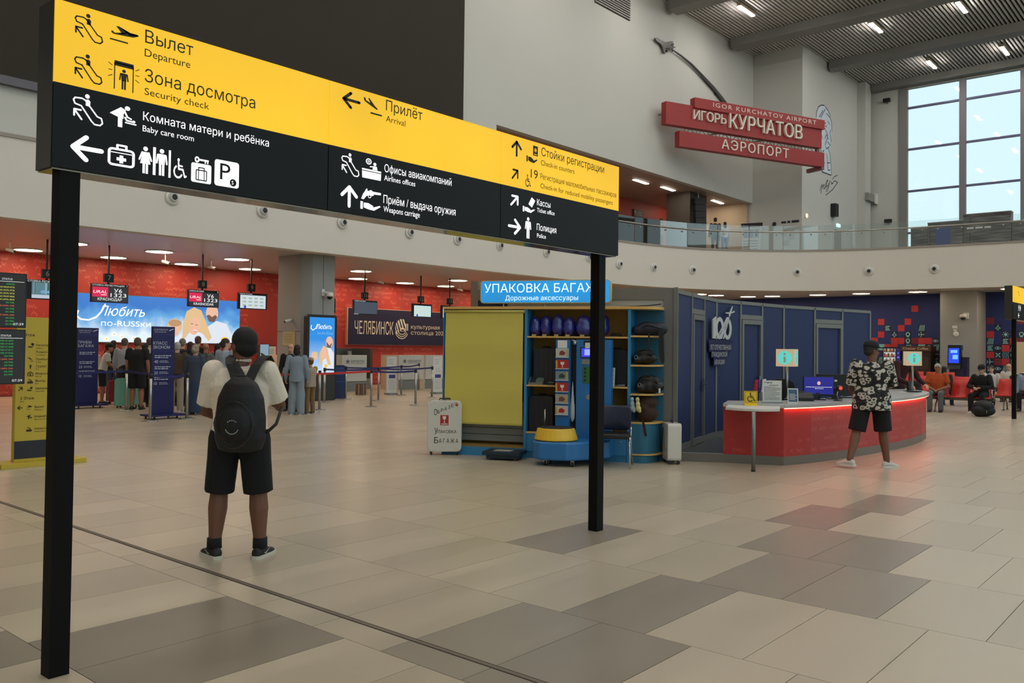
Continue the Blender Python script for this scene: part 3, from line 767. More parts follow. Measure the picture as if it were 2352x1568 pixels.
# dark details laid over the white pictograms
D = lambda f: None
mb = MB(); x, z, sx, sz = 2.571-1.708, 2.518, 0.153, 0.147
mb.disc(x+0.76*sx, z+0.2*sz, 0.16*sz*0.9); mb.xf(lambda p: (p[0], -0.0026, p[2])); mb.build('pictogram', SIGN_K, SIGN)
text(SIGN, 'P', x+0.22*sx, z+0.26*sz, 0.62*sz, SIGN_K, -0.0026, 0.42*sx); text(SIGN, 'S', x+0.70*sx, z+0.13*sz, 0.14*sz, SIGN_W, -0.003)
mb = MB(); x, z, sx, sz = 2.431-1.708, 2.517, 0.12, 0.143
mb.stroke([(x+0.36*sx, z+0.50*sz), (x+0.36*sx, z+0.58*sz), (x+0.64*sx, z+0.58*sz), (x+0.64*sx, z+0.50*sz)], 0.006); mb.frame(x+0.24*sx, x+0.76*sx, z+0.10*sz, z+0.48*sz, 0.006); mb.stroke([(x+0.36*sx, z+0.10*sz), (x+0.36*sx, z+0.48*sz)], 0.005); mb.stroke([(x+0.64*sx, z+0.10*sz), (x+0.64*sx, z+0.48*sz)], 0.005)
mb.xf(lambda p: (p[0], -0.0026, p[2])); mb.build('pictogram', SIGN_K, SIGN)
mb = MB(); x, z, sx, sz = 5.3-1.708, 3.122, 0.147, 0.143
mb.ring(x+0.79*sx, z+0.76*sz, 0.012, 0.016, -0.0026, 16); mb.flat(x+0.66*sx, x+0.92*sx, z+0.50*sz, z+0.54*sz, -0.0026); mb.disc(x+0.79*sx, z+0.76*sz, 0.008, -0.0026); mb.build('pictogram', SIGN_Y, SIGN)

SIGN2 = wayfinding('wayfinding_sign', 'yellow and black direction sign cut off by the right edge of the picture', 24.07, 29.0, (24.55, 28.6))
for r in [('I','man',0.62,2.70,0.10,0.15),('I','bar',0.78,2.70,0.012,0.15),('I','woman',0.82,2.70,0.10,0.15),('I','arrow_l',0.60,2.52,0.15,0.13),('I','landing',0.6,3.08,0.16,0.12)]:
    icon(SIGN2, r[1], r[2], r[3], r[4], r[5], SIGN_INK if r[1] == 'landing' else SIGN_W, -0.002)

# ================================================================== LEFT EDGE: floor directory, flight boards, navy stand
YEL = M('directory_yellow', (196, 172, 56), 0.5)
INK = M('print_black', (24, 22, 18), 0.6)
t = thing('directory_totem', 'yellow floor directory totem with black lettering behind the left sign post', 'totem', (4.36, 12.2, 0))
mb = MB(); mb.box(0, 0.66, 0, 0.10, 0.06, 1.95); bevel(mb.build('panel', YEL, t), 0.004)
mb = MB(); mb.box(-0.2, 0.86, -0.16, 0.26, 0, 0.06); bevel(mb.build('base', YEL, t), 0.004)
mb = MB(); mb.box(0.0, 0.66, -0.004, 0, 0.10, 0.33); mb.build('kick_plate', M('directory_navy', (30, 33, 46), 0.5), t)
lines = [(1.70,'1 Этаж','Floor',None,0.06),(1.57,'Регистрация','Check-in',('arrow_u','passport'),0.24),(1.48,'Розыск багажа','Lost & found',('arrow_l',None),0.24),(1.385,'Прибытие','Arrival',(None,'landing'),0.24),(1.29,'Туалет','WC',(None,'man'),0.24),(1.195,'Медпункт','First aid',(None,'firstaid'),0.24),(1.10,'Выход','Exit',(None,'desk'),0.24),(1.0,'Авиакасса','Ticket office',('arrow_ne','ticket'),0.24),(0.87,'2 Этаж','Floor',None,0.06),(0.755,'Вылет','Departure',('arrow_l','takeoff'),0.24),(0.63,'Комната матери','Baby care room',(None,'baby'),0.24),(0.47,'Авиакомпании','Airlines offices',(None,'desk'),0.24)]
for z, a, b, ic, x in lines:
    text(t, a, x, z, 0.036 if ic is None else 0.028, INK, -0.003, None, 0.01)
    text(t, b, x, z-0.032, 0.016, INK, -0.003)
    if ic:
        if ic[0]: icon(t, ic[0], 0.03, z-0.02, 0.06, 0.06, INK)
        if ic[1]: icon(t, ic[1], 0.14, z-0.02, 0.07, 0.06, INK)
t = thing('flight_board', 'pair of black flight status screens stacked at the left edge', 'flight board', (2.9, 11.0, 0))
SCRK = E('screen_dark', (14, 16, 18), 1.0)
GRN, YLW, ORG, WHT = E('text_green', (60, 200, 90), 0.8), E('text_yellow', (230, 230, 90), 0.9), E('text_orange', (235, 120, 70), 0.9), E('text_white', (255, 255, 255), 1.0)
SW = E('text_white_soft', (235, 240, 240), 0.9)
mb = MB(); mb.box(0.45, 0.55, 0.09, 0.15, 0, 2.3); mb.box(0.2, 0.8, -0.1, 0.4, 0, 0.03); mb.build('stand', BLACKP, t)
for si, (z0, z1, rows) in enumerate(((1.79, 2.43, [('ARRIVED','g'),('BOARDING FROM 07:55','y'),('BOARDING UNTIL 07:55','y'),('BOARDING UNTIL 07:55','y'),('BOARDING FROM 08:00','y'),('CHECK-IN UNTIL 08:30','y'),('ON TIME','g'),('DELAYED UNTIL 14:00','o'),('ON TIME','g'),('ON TIME','g'),('DELAYED UNTIL 14:00','o'),('ON TIME','g'),('ON TIME','g'),('ON TIME','g')]),
                                    (1.13, 1.77, [('ARRIVED AT 06:55','g'),('ARRIVED AT 06:58','g'),('ARRIVED AT 06:58','g'),('ARRIVED AT 07:17','g'),('ARRIVED AT 07:26','g'),('ON TIME','g'),('DELAYED UNTIL 14:00','o'),('ON TIME','g'),('ON TIME','g'),('DELAYED UNTIL 13:45','o'),('ON TIME','g'),('ON TIME','g')]))):
    mb = MB(); mb.box(0, 1.13, 0.0, 0.07, z0, z1); bevel(mb.build('screen', BLACKP, t), 0.004)
    mb = MB(); mb.flat(0.015, 1.115, z0+0.015, z1-0.015, -0.001); s = mb.build('display', SCRK, t)
    text(t, 'STATUS', 0.86, z1-0.085, 0.022, SW, -0.003, 0.11, 0.01); mb = MB(); mb.flat(0.02, 1.10, z1-0.105, z1-0.10, -0.003); mb.build('rule', SW, t)
    for i, (s_, c) in enumerate(rows): text(t, s_, 0.995, z1-0.14-i*0.036, 0.016, {'g':GRN,'y':YLW,'o':ORG}[c], -0.003, None, 0.008, 'R')
    text(t, '07:39', 1.10, z0+0.03, 0.026, SW, -0.003, 0.11, 0.012, 'R')
NAVYST = M('stand_navy_print', (22, 24, 84), 0.45)
t = thing('navy_stand', 'plain navy information stand at the left edge behind the flight screens', 'stand', (4.9, 16.9, 0))
mb = MB(); mb.box(0, 0.72, 0, 0.05, 0.07, 1.78); mb.build('panel', NAVYST, t); mb = MB(); mb.box(-0.05, 0.77, -0.2, 0.25, 0, 0.03); mb.box(0.1,0.14,0,0.05,0.03,0.07); mb.box(0.58,0.62,0,0.05,0.03,0.07); mb.build('base', NAVYST, t)

# ================================================================== LUGGAGE WRAPPING CORNER
KO, KR = (9.36, 9.35, 0.0), -1.14942
KM = Matrix.Translation(KO) @ Matrix.Rotation(KR, 4, 'Z')
def kw(x, y, z=0.0): return tuple(KM @ Vector((x, y, z)))
KB = M('kiosk_blue_laminate', (48, 128, 176), 0.45)
KT = M('kiosk_teal_panel', (36, 98, 124), 0.5)
KY = M('kiosk_birch_edge', (212, 168, 94), 0.5)
KO_ = M('kiosk_ochre_back', (150, 116, 46), 0.7)
# left unit with the roller blind
t = thing('display_cabinet', 'blue display cabinet closed by a yellow roller blind', 'cabinet', KO, KR)
mb = MB(); mb.box(-0.02, 0.0, 0, 0.42, 0, 2.2); mb.build('side_panel', KB, t)
mb = MB(); mb.box(1.27, 1.31, 0, 0.42, 0, 2.2); mb.build('side_panel', KB, t)
mb = MB(); mb.box(0, 1.27, 0.38, 0.42, 0, 2.2); mb.build('back_panel', KO_, t)
mb = MB(); mb.box(-0.02, 1.31, -0.02, 0.42, 2.2, 2.24); bevel(mb.build('top_board', KY, t), 0.004)
mb = MB(); mb.box(0, 1.27, 0.0, 0.38, 0.0, 0.13); mb.build('plinth', KB, t)
mb = MB(); mb.box(0, 1.27, 0.02, 0.38, 0.13, 0.16); mb.build('shelf', KO_, t)
for i in range(6):
    mb = MB(); mb.box(0.02, 1.25, 0.24, 0.262, 0.20+i*0.103, 0.295+i*0.103); mb.build('slatwall_board', M('slatwall_grey', (150, 152, 146), 0.5), t)
BL = M('blind_fabric_ochre', (206, 190, 92), 0.85, bump=0.15, bs=400)
mb = MB(); prof = []
for i in range(18):
    z = 2.16 - (2.16-0.487)*i/17; prof.append((z, -0.012 + 0.006*math.sin(i*0.9)))
mb.loft([[(0.02, y, z), (1.25, y, z), (1.25, y+0.003, z), (0.02, y+0.003, z)] for z, y in prof]); mb.build('roller_blind', BL, t)
mb = MB(); mb.tube([(0.0, -0.01, 2.165), (1.27, -0.01, 2.165)], 0.022, 12); mb.build('blind_roller', M('blind_roller_tube', (186, 172, 84), 0.5), t, True)
mb = MB(); mb.box(0.02, 1.25, -0.02, 0.0, 0.47, 0.495); mb.build('bottom_bar', M('blind_bar', (184, 170, 76), 0.5), t)
# middle shelf unit
t = thing('shelf_unit', 'open blue shelf unit with birch edged shelves behind the wrapping machine', 'shelf unit', KO, KR)
mb = MB(); mb.box(2.81, 2.85, 0, 0.42, 0, 2.2); mb.build('side_panel', KB, t)
mb = MB(); mb.box(1.31, 2.81, 0.38, 0.42, 0, 2.2); mb.build('back_panel', KO_, t)
mb = MB(); mb.box(1.31, 2.85, -0.02, 0.42, 2.2, 2.24); bevel(mb.build('top_board', KY, t), 0.004)
for z in (1.79, 1.07, 0.375):
    mb = MB(); mb.box(1.31, 2.81, 0.0, 0.38, z-0.012, z+0.012); mb.build('shelf', KY, t)
mb = MB(); mb.box(1.31, 2.81, 0.01, 0.38, 0.0, 0.363); mb.build('base_box', M('kiosk_blue_box', (44, 116, 158), 0.45), t)
mb = MB(); mb.box(1.33, 2.06, 0.0, 0.01, 0.10, 0.35); mb.build('drawer_front', KB, t)
mb = MB(); mb.box(2.07, 2.80, 0.0, 0.01, 0.10, 0.35); mb.build('drawer_front', KB, t)
for x in (1.40, 2.72):
    mb = MB(); mb.ell((x, -0.004, 0.29), (0.012, 0.008, 0.012)); mb.build('lock', STEEL, t)
# quarter round end shelf
t = thing('corner_shelf', 'teal quarter round end shelf of the kiosk holding bags', 'shelf', KO, KR)
def quarter(x0, r, z0, z1, n=14, k=1.0):
    return [(x0, 0.42, z0)] + [(x0 + r*math.cos(a)*k, 0.42 - r*1.0*math.sin(a), z0) for a in [PI/2*(1-i/n) for i in range(n+1)]]
def qshape(x0, x1, z0, z1):
    w = x1-x0; return [(x0, 0.40, z0), (x0, 0.0, z0)] + [(x0 + w*(0.35+0.65*math.sin(a)), 0.40-0.40*math.cos(a), z0) for a in [PI/2*i/10 for i in range(11)]]
for z in (1.81, 1.39, 0.975, 0.57, 0.12):
    mb = MB(); mb.prism(qshape(2.85, 3.28, z-0.012, 0)[::-1], (0, 0, 0.024)); mb.build('shelf', KY, t)
mb = MB(); mb.prism(qshape(2.85, 3.28, 2.2, 0)[::-1], (0, 0, 0.04)); mb.build('top_board', KY, t)
mb = MB(); mb.box(2.85, 3.28, 0.40, 0.42, 0, 2.2); mb.build('back_panel', KT, t)
mb = MB(); P = qshape(2.86, 3.25, 0.13, 0); mb.prism(P[::-1], (0, 0, 0.43)); mb.build('curved_front', KT, t)
mb = MB(); P = qshape(2.86, 3.22, 0.0, 0); mb.prism(P[::-1], (0, 0, 0.10)); mb.build('plinth', KT, t)
# illuminated fascia sign
t = thing('lightbox_sign', 'blue lightbox sign about baggage wrapping on top of the kiosk', 'sign', kw(0.53, 0.12, 2.24), KR)
mb = MB(); mb.rbox(0, 2.0, 0.0, 0.14, 0.055, 0.40, 0.05, 4); mb.build('housing', M('sign_edge_cream', (196, 184, 130), 0.5), t)
mb = MB(); mb.poly(rrect(0.012, 1.988, 0.067, 0.388, 0.042, 4), -0.003); mb.build('face', E('lightbox_blue', (30, 150, 220), 0.95, 0.12, 1.5), t)
LBW = E('lightbox_white', (225, 250, 255), 1.15)
text(t, 'УПАКОВКА БАГАЖА', 0.065, 0.218, 0.125, LBW, -0.006, 1.86, 0.03, split=True)
text(t, 'Дорожные аксессуары', 0.40, 0.100, 0.068, LBW, -0.006, 1.12, 0.025, split=True)
for x in (0.35, 1.0, 1.7):
    mb = MB(); mb.cyl(x, 0.07, 0, 0.056, 0.012, 10); mb.build('foot', STEEL, t)
# things on the shelves
BAGB = M('plastic_wrapped_blue', (38, 42, 128), 0.18, coat=0.8, bump=0.7, bs=22)
def softbag(name, label, loc, rz, dims, mat, cat, group=None, seed=0, vox=0.02, lump=0.18):
    r = random.Random(seed); t = thing(name, label, cat, loc, rz, group); mb = MB(); w, d, h = dims
    mb.ell((0, 0, h*0.36), (w*0.5, d*0.5, h*0.36)); mb.ell((0, 0, h*0.62), (w*0.45, d*0.45, h*0.38))
    for i in range(6): mb.ell((r.uniform(-.3,.3)*w, r.uniform(-.3,.3)*d, r.uniform(.2,.75)*h), (w*lump, d*lump*1.3, h*lump))
    mb.v = [(p[0], p[1], max(p[2], 0.0)) for p in mb.v]
    o = mb.build('body', mat, t); organic(o, vox, 2)
    return t
names = ['leftmost', 'second from the left', 'third from the left', 'fourth from the left', 'widest, beside the black sign post', 'rightmost, half behind the post']
for i, (x, w) in enumerate(((1.40,0.17),(1.56,0.17),(1.74,0.19),(1.91,0.18),(2.13,0.24),(2.40,0.22))):
    t = softbag('wrapped_bag', 'shiny blue plastic wrapped bag on the top shelf, ' + names[i], kw(x, 0.17, 1.802), KR, (w*1.12, 0.24, 0.30+0.02*(i % 3)), BAGB, 'bag', 'blue wrapped bags on the top shelf', i)
    mb = MB(); mb.box(-0.03, 0.03, -0.13, -0.10, 0.0, 0.028); mb.build('price_label', M('kraft_label', (176, 150, 110), 0.8), t)
SUITB = M('suitcase_black', (20, 21, 25), 0.45)
def suitcase(label, loc, rz, w, d, h, mat, wheels=True, group=None, cat='suitcase', ribs=True):
    t = thing('suitcase', label, cat, loc, rz, group); z0 = 0.05 if wheels else 0.0
    mb = MB(); mb.rbox(-w/2, w/2, -d/2, d/2, z0, h, min(w, h)*0.14, 5); o = bevel(mb.build('shell', mat, t), 0.012, 3)
    mb = MB(); mb.tube([(-w*0.16, 0, h-0.005), (-w*0.15, 0, h+0.022), (w*0.15, 0, h+0.022), (w*0.16, 0, h-0.005)], 0.010, 8); mb.build('handle', BLACKP, t)
    if ribs:
        for k in (-0.3, -0.1, 0.1, 0.3):
            mb = MB(); mb.rbox(w*k-0.012, w*k+0.012, -d/2-0.006, -d/2+0.002, z0+h*0.13, h*0.88, 0.01, 2); mb.build('rib', mat, t)
    if wheels:
        for sx in (-1, 1):
            for sy in (-1, 1):
                mb = MB(); mb.loft([[(sx*w*0.38-0.012+q, sy*d*0.3+0.026*math.cos(a), 0.026+0.026*math.sin(a)) for a in [2*PI*k/12 for k in range(12)]] for q in (0, 0.024)])
                mb.box(sx*w*0.38-0.016, sx*w*0.38+0.016, sy*d*0.3-0.012, sy*d*0.3+0.012, 0.03, z0+0.01); mb.build('wheel', BLACKP, t)
    return t
suitcase('large dark suitcase on the middle shelf behind the weighing display', kw(1.56, 0.22, 1.083), KR, 0.36, 0.22, 0.54, M('suitcase_charcoal', (30, 32, 37), 0.5), False)
suitcase('black cabin suitcase on the lowest shelf of the kiosk', kw(1.51, 0.20, 0.388), KR, 0.38, 0.24, 0.53, SUITB, False)
suitcase('black suitcase on the middle shelf right of the black sign post', kw(2.62, 0.24, 1.083), KR, 0.34, 0.22, 0.53, M('suitcase_jet', (16, 16, 18), 0.5), False)
t = thing('weighing_display', 'grey weighing scale display with keypad on the middle shelf', 'scale display', kw(1.44, 0.05, 1.083), KR)
mb = MB(); mb.prism([(-0.11, -0.04, 0.0), (-0.11, 0.08, 0.0), (-0.11, 0.08, 0.11), (-0.11, -0.04, 0.03)], (0.22, 0, 0)); mb.build('case', M('scale_case', (120, 116, 110), 0.5), t)
mb = MB(); mb.add([(-0.09,-0.042,0.036),(0.0,-0.042,0.036),(0.0,0.068,0.110),(-0.09,0.068,0.110)], [(0,1,2,3)]); mb.build('display', M('lcd_dark', (40,48,52), 0.2), t)
mb = MB()
for i in range(4):
    for j in range(3): mb.add([(0.015+j*0.028,-0.032+i*0.026,0.043+i*0.0175),(0.037+j*0.028,-0.032+i*0.026,0.043+i*0.0175),(0.037+j*0.028,-0.012+i*0.026,0.056+i*0.0175),(0.015+j*0.028,-0.012+i*0.026,0.056+i*0.0175)], [(0,1,2,3)])
mb.build('keypad', M('key_green', (88, 120, 96), 0.5), t)
t = thing('tape_dispenser', 'small dark gadget lying at the end of the middle shelf', 'gadget', kw(1.66, 0.05, 1.083), KR)
mb = MB(); mb.rbox(-0.06, 0.06, -0.03, 0.03, 0, 0.03, 0.012, 3); mb.build('body', BLACKP, t); mb = MB(); mb.rbox(-0.03, 0.05, -0.02, 0.02, 0.03, 0.045, 0.006, 3); mb.build('lid', M('gadget_grey', (110,110,108), 0.4), t)
t = thing('notice_sheet', 'white price list standing on the shelf beside the black post', 'notice', kw(2.545, 0.02, 1.083), KR)
mb = MB(); mb.loft([[(-0.075, 0.05*s, 0.27*s), (0.075, 0.05*s, 0.27*s), (0.075, 0.05*s+0.003, 0.27*s), (-0.075, 0.05*s+0.003, 0.27*s)] for s in (0, 0.5, 1)]); mb.build('sheet', PAPER, t)
mb = MB()
for i in range(10): mb.add([(-0.06, 0.05*s-0.002, 0.27*s) for s in (0.15+0.075*i,)] + [(0.06-0.03*(i % 3), 0.05*(0.15+0.075*i)-0.002, 0.27*(0.15+0.075*i)), (0.06-0.03*(i % 3), 0.05*(0.17+0.075*i)-0.002, 0.27*(0.17+0.075*i)), (-0.06, 0.05*(0.17+0.075*i)-0.002, 0.27*(0.17+0.075*i))], [(0,1,2,3)])
mb.build('print', INK, t)
t = thing('power_cable', 'coiled black cable on the top shelf right of the black post', 'cable', kw(2.62, 0.14, 1.805), KR)
mb = MB(); mb.tube([(0.09*math.cos(a)*(1-a*0.02), 0.05*math.sin(a), 0.008+0.003*a) for a in [i*0.4 for i in range(40)]], 0.006, 6); mb.build('coil', BLACKP, t, True)
mb = MB(); mb.rbox(-0.16, -0.08, -0.02, 0.02, 0, 0.03, 0.008, 2); mb.build('plug', M('plug_brown', (70, 34, 24), 0.5), t)
t = thing('paper_stack', 'crumpled receipts on the shelf beside the price list', 'papers', kw(2.70, 0.05, 1.083), KR)
mb = MB(); r = random.Random(3)
for i in range(5):
    a = r.uniform(-.4,.4); mb.add([(-0.07+r.uniform(-.02,.02), -0.03, 0.004*i), (0.07, -0.03+a*0.03, 0.004*i+0.006), (0.06, 0.03, 0.004*i+0.012), (-0.07, 0.03, 0.004*i+0.002)], [(0,1,2,3)])
mb.build('receipts', PAPER, t)
# wrapping machine
MBL = M('machine_blue', (38, 110, 172), 0.35)
MYL = M('machine_yellow', (226, 182, 50), 0.35)
t = thing('wrapping_machine', 'blue luggage wrapping machine with yellow turntable and brochure tower', 'machine', KO, KR)
mb = MB(); P = []
for a in range(13): th = PI/2 + PI*a/12*1.0; P.append((1.90+0.36*math.cos(th), -0.52+0.34*math.sin(th)))
P = [(1.62,-0.30),(1.56,-0.48),(1.60,-0.70),(1.72,-0.82),(2.10,-0.82),(2.22,-0.76),(2.62,-0.30),(2.62,-0.03),(1.80,-0.03)]
mb.prism([(x, y, 0.085) for x, y in P], (0, 0, 0.25)); bevel(mb.build('body', MBL, t), 0.03, 3)
mb = MB(); n = 28
mb.loft([[(1.89+r*math.cos(2*PI*k/n), -0.52+r*0.92*math.sin(2*PI*k/n), z) for k in range(n)] for r, z in ((0.27,0.335),(0.305,0.35),(0.305,0.365),(0.265,0.50),(0.25,0.51))]); mb.build('turntable', MYL, t, False)
mb = MB(); mb.loft([[(1.89+r*math.cos(2*PI*k/n), -0.52+r*0.92*math.sin(2*PI*k/n), z) for k in range(n)] for r, z in ((0.245,0.505),(0.245,0.518))]); mb.build('rubber_mat', M('rubber_dark', (34,32,30), 0.8), t)
mb = MB(); mb.tube([(1.70,-0.42,0.51),(1.70,-0.42,0.74)], 0.011, 10); mb.ell((1.70,-0.42,0.74),(0.013,0.013,0.02)); mb.build('guide_rod', STEEL, t, True)
mb = MB(); mb.box(1.80, 2.00, -0.20, 0.0, 0.09, 1.75); mb.build('brochure_tower', MBL, t)
mb = MB(); mb.box(2.09, 2.60, -0.14, 0.0, 0.09, 1.755); mb.build('control_tower', MBL, t)
mb = MB(); mb.box(2.02, 2.085, -0.06, -0.03, 0.30, 1.72); mb.build('mast', M('mast_black', (14,14,15), 0.4), t)
mb = MB(); mb.tube([(2.01,-0.12,1.74),(2.10,-0.12,1.72)], 0.018, 8); mb.ell((2.06,-0.13,1.70),(0.03,0.03,0.03)); mb.build('bracket', STEEL, t, True)
mb = MB(); mb.box(2.15, 2.40, -0.15, -0.139, 1.49, 1.645); mb.build('touch_screen', BLACKP, t); mb = MB(); mb.flat(2.165, 2.385, 1.505, 1.63, -0.152); mb.build('display', E('kiosk_screen_blue', (60, 60, 235), 1.0), t)
mb = MB(); mb.flat(2.21, 2.375, 1.53, 1.615, -0.154); mb.build('display_window', E('kiosk_screen_pale', (160, 175, 255), 1.0), t)
mb = MB(); mb.box(2.17, 2.40, -0.15, -0.139, 1.40, 1.47); mb.build('bill_reader', M('reader_grey', (120,124,122), 0.4), t)
mb = MB(); mb.box(2.185, 2.30, -0.148, -0.139, 1.13, 1.37); mb.build('green_plate', M('plate_green', (44, 98, 44), 0.5), t)
for i in range(4):
    mb = MB(); mb.disc(2.22, 1.17+i*0.055, 0.015, -0.150); mb.build('pictogram', INK, t)
mb = MB(); mb.lathe(0,0,[(0.035,0),(0.035,0.01),(0.022,0.012)],16); mb.xf(lambda p: (2.27+p[0], -0.14-p[2], 0.93+p[1])); mb.build('key_lock', STEEL, t)
mb = MB(); mb.rbox(2.20, 2.36, -0.16, -0.14, 1.67, 1.74, 0.01, 2); mb.build('printer_slot', BLACKP, t); mb = MB(); mb.flat(2.22, 2.34, 1.63, 1.71, -0.163); mb.build('receipt', PAPER, t)
mb = MB(); mb.flat(1.825, 1.965, 1.63, 1.74, -0.203); mb.build('instruction_sheet', PAPER, t)
bro = [((196,196,188), (140,60,50)), ((182,40,40), (225,220,210)), ((120,140,150), (60,64,66)), ((182,40,40), (225,220,210)), ((170,160,150), (120,80,60)), ((205,200,190), (190,40,40))]
for i, (c1, c2) in enumerate(bro):
    z = 1.50-i*0.165
    mb = MB(); mb.prism([(1.805, -0.225, z), (1.805, -0.205, z), (1.805, -0.203, z+0.125), (1.805, -0.24, z+0.125)], (0.185, 0, 0)); o = mb.build('brochure', M('brochure_%d' % i, c1, 0.3), t)
    mb = MB(); mb.prism([(1.80, -0.232, z-0.01), (1.80, -0.203, z-0.01), (1.80, -0.203, z+0.002), (1.80, -0.232, z+0.002)], (0.195, 0, 0)); mb.build('pocket', M('pocket_clear', (190,196,200), 0.2), t)
    mb = MB()
    zz = z+0.06; yy = lambda q: -0.227-0.12*(q-z)-0.002
    pts = {1: [(-0.03,0.035),(0.03,0.035),(0.025,0.0),(0.005,-0.012),(0.005,-0.035),(0.022,-0.042),(-0.022,-0.042),(-0.005,-0.035),(-0.005,-0.012),(-0.025,0.0)]}.get(1 if i in (1,3) else 0, [(-0.05,-0.03),(0.02,-0.035),(0.045,0.0),(0.0,0.035),(-0.04,0.02)])
    mb.add([(1.905+a, yy(zz+b), zz+b) for a, b in pts], [tuple(range(len(pts)))]); mb.build('picture', M('brochure_art_%d' % i, c2, 0.4), t)
    mb = MB(); x0 = 1.962 if i % 2 == 0 else 1.808; mb.add([(x0, yy(z+0.005), z+0.005), (x0+0.024, yy(z+0.005), z+0.005), (x0+0.024, yy(z+0.115), z+0.115), (x0, yy(z+0.115), z+0.115)], [(0,1,2,3)]); mb.build('yellow_band', M('band_yellow', (200,170,80), 0.4), t)
mb = MB(); mb.loft([[(2.03+a*s, -0.10+b*s2, z) for a, b in ((-0.03,0),(0,-0.02),(0.03,0),(0,0.02))] for z, s, s2 in ((1.15,0.4,0.5),(0.95,0.9,1),(0.75,1.6,1.4),(0.62,1.5,1.6),(0.56,0.5,0.5))]); o = mb.build('film_roll_end', M('film_white', (208,208,204), 0.4), t); organic(o, 0.012, 3)
for (cx, cy) in ((1.784,-0.683), (2.174,-0.717), (1.75,-0.25), (2.5,-0.25)):
    mb = MB(); mb.loft([[(cx-0.014+q, cy+0.036*math.cos(a), 0.036+0.036*math.sin(a)) for a in [2*PI*k/14 for k in range(14)]] for q in (0, 0.028)]); w_ = mb.build('caster', BLACKP, t)
    mb = MB(); mb.box(cx-0.022, cx+0.022, cy-0.02, cy+0.03, 0.06, 0.088); mb.box(cx-0.024, cx-0.016, cy-0.02, cy+0.02, 0.03, 0.07); mb.box(cx+0.016, cx+0.024, cy-0.02, cy+0.02, 0.03, 0.07); mb.build('fork', STEEL, w_)
# platform scale
t = thing('floor_scale', 'flat dark blue platform scale with a paper sheet on it, on the floor', 'scale', kw(1.06, -0.26, 0), KR)
SCB = M('scale_petrol', (18, 44, 58), 0.4)
mb = MB(); mb.box(-0.28, 0.28, -0.21, 0.21, 0.075, 0.125); bevel(mb.build('platform', SCB, t), 0.006)
mb = MB(); mb.prism([(-0.23,-0.17,0.025),(0.23,-0.17,0.025),(0.23,0.17,0.025),(-0.23,0.17,0.025)], (0,0,0.05)); mb.build('frame', SCB, t)
mb = MB(); mb.box(-0.14, 0.12, -0.12, 0.10, 0.125, 0.127); mb.build('sheet', M('sheet_grey', (150,150,142), 0.7), t)
for sx in (-1,1):
    for sy in (-1,1):
        mb = MB(); mb.cyl(sx*0.2, sy*0.14, 0, 0.026, 0.02, 10); mb.build('foot', M('foot_red', (120,40,34), 0.5), t)
# wrapped sample suitcases
SW_ = M('suitcase_wrapped_white', (206, 202, 190), 0.25, coat=0.5, bump=0.35, bs=14)
t = suitcase('tall white plastic wrapped suitcase with black handwriting and a red fragile sticker', (9.34, 9.30, 0), -0.80, 0.52, 0.28, 0.82, SW_, True, None, 'suitcase', False)
MK = M('marker_black', (20, 18, 18), 0.6); RST = M('sticker_red', (176, 26, 26), 0.5)
for i, ch in enumerate('ОБРАЗЕЦ'): text(t, ch, -0.16+i*0.052, 0.60+i*0.024, 0.085 if i == 0 else 0.048, MK, -0.143, 0.045 if i == 0 else 0.036)
text(t, 'У', -0.15, 0.315, 0.09, MK, -0.143, 0.05); text(t, 'ПАКОВКА', -0.10, 0.33, 0.045, MK, -0.143, 0.28)
text(t, 'Б', -0.15, 0.18, 0.085, MK, -0.143, 0.06); text(t, 'А Г А Ж А', -0.08, 0.185, 0.06, MK, -0.143, 0.29)
mb = MB(); mb.flat(-0.065, 0.06, 0.45, 0.60, -0.142); mb.build('sticker', RST, t)
mb = MB(); mb.poly([(-0.03,0.585),(0.025,0.585),(0.02,0.545),(0.002,0.53),(0.002,0.495),(0.02,0.487),(-0.025,0.487),(-0.007,0.495),(-0.007,0.53),(-0.025,0.545)], -0.144); mb.flat(-0.05, 0.045, 0.462, 0.474, -0.144); mb.build('sticker_print', PAPER, t)
mb = MB(); mb.flat(0.165, 0.20, 0.735, 0.775, -0.143); mb.build('corner_sticker', M('sticker_orange', (206, 84, 40), 0.5), t)
t = suitcase('small white wrapped suitcase on wheels beside the grey booth wall', (10.93, 6.30, 0), -2.38, 0.36, 0.20, 0.58, SW_, True, None, 'suitcase', False)
mb = MB(); mb.add([(-0.07,-0.103,0.22),(0.06,-0.103,0.22),(0.06,-0.103,0.255),(-0.07,-0.103,0.255)], [(0,1,2,3)]); mb.build('label', M('label_gold', (190,150,60), 0.5), t)
mb = MB(); mb.tube([(-0.10,-0.105,0.50),(-0.13,-0.108,0.35),(-0.14,-0.108,0.15)], 0.006, 6); mb.build('wrap_seam', MK, t)
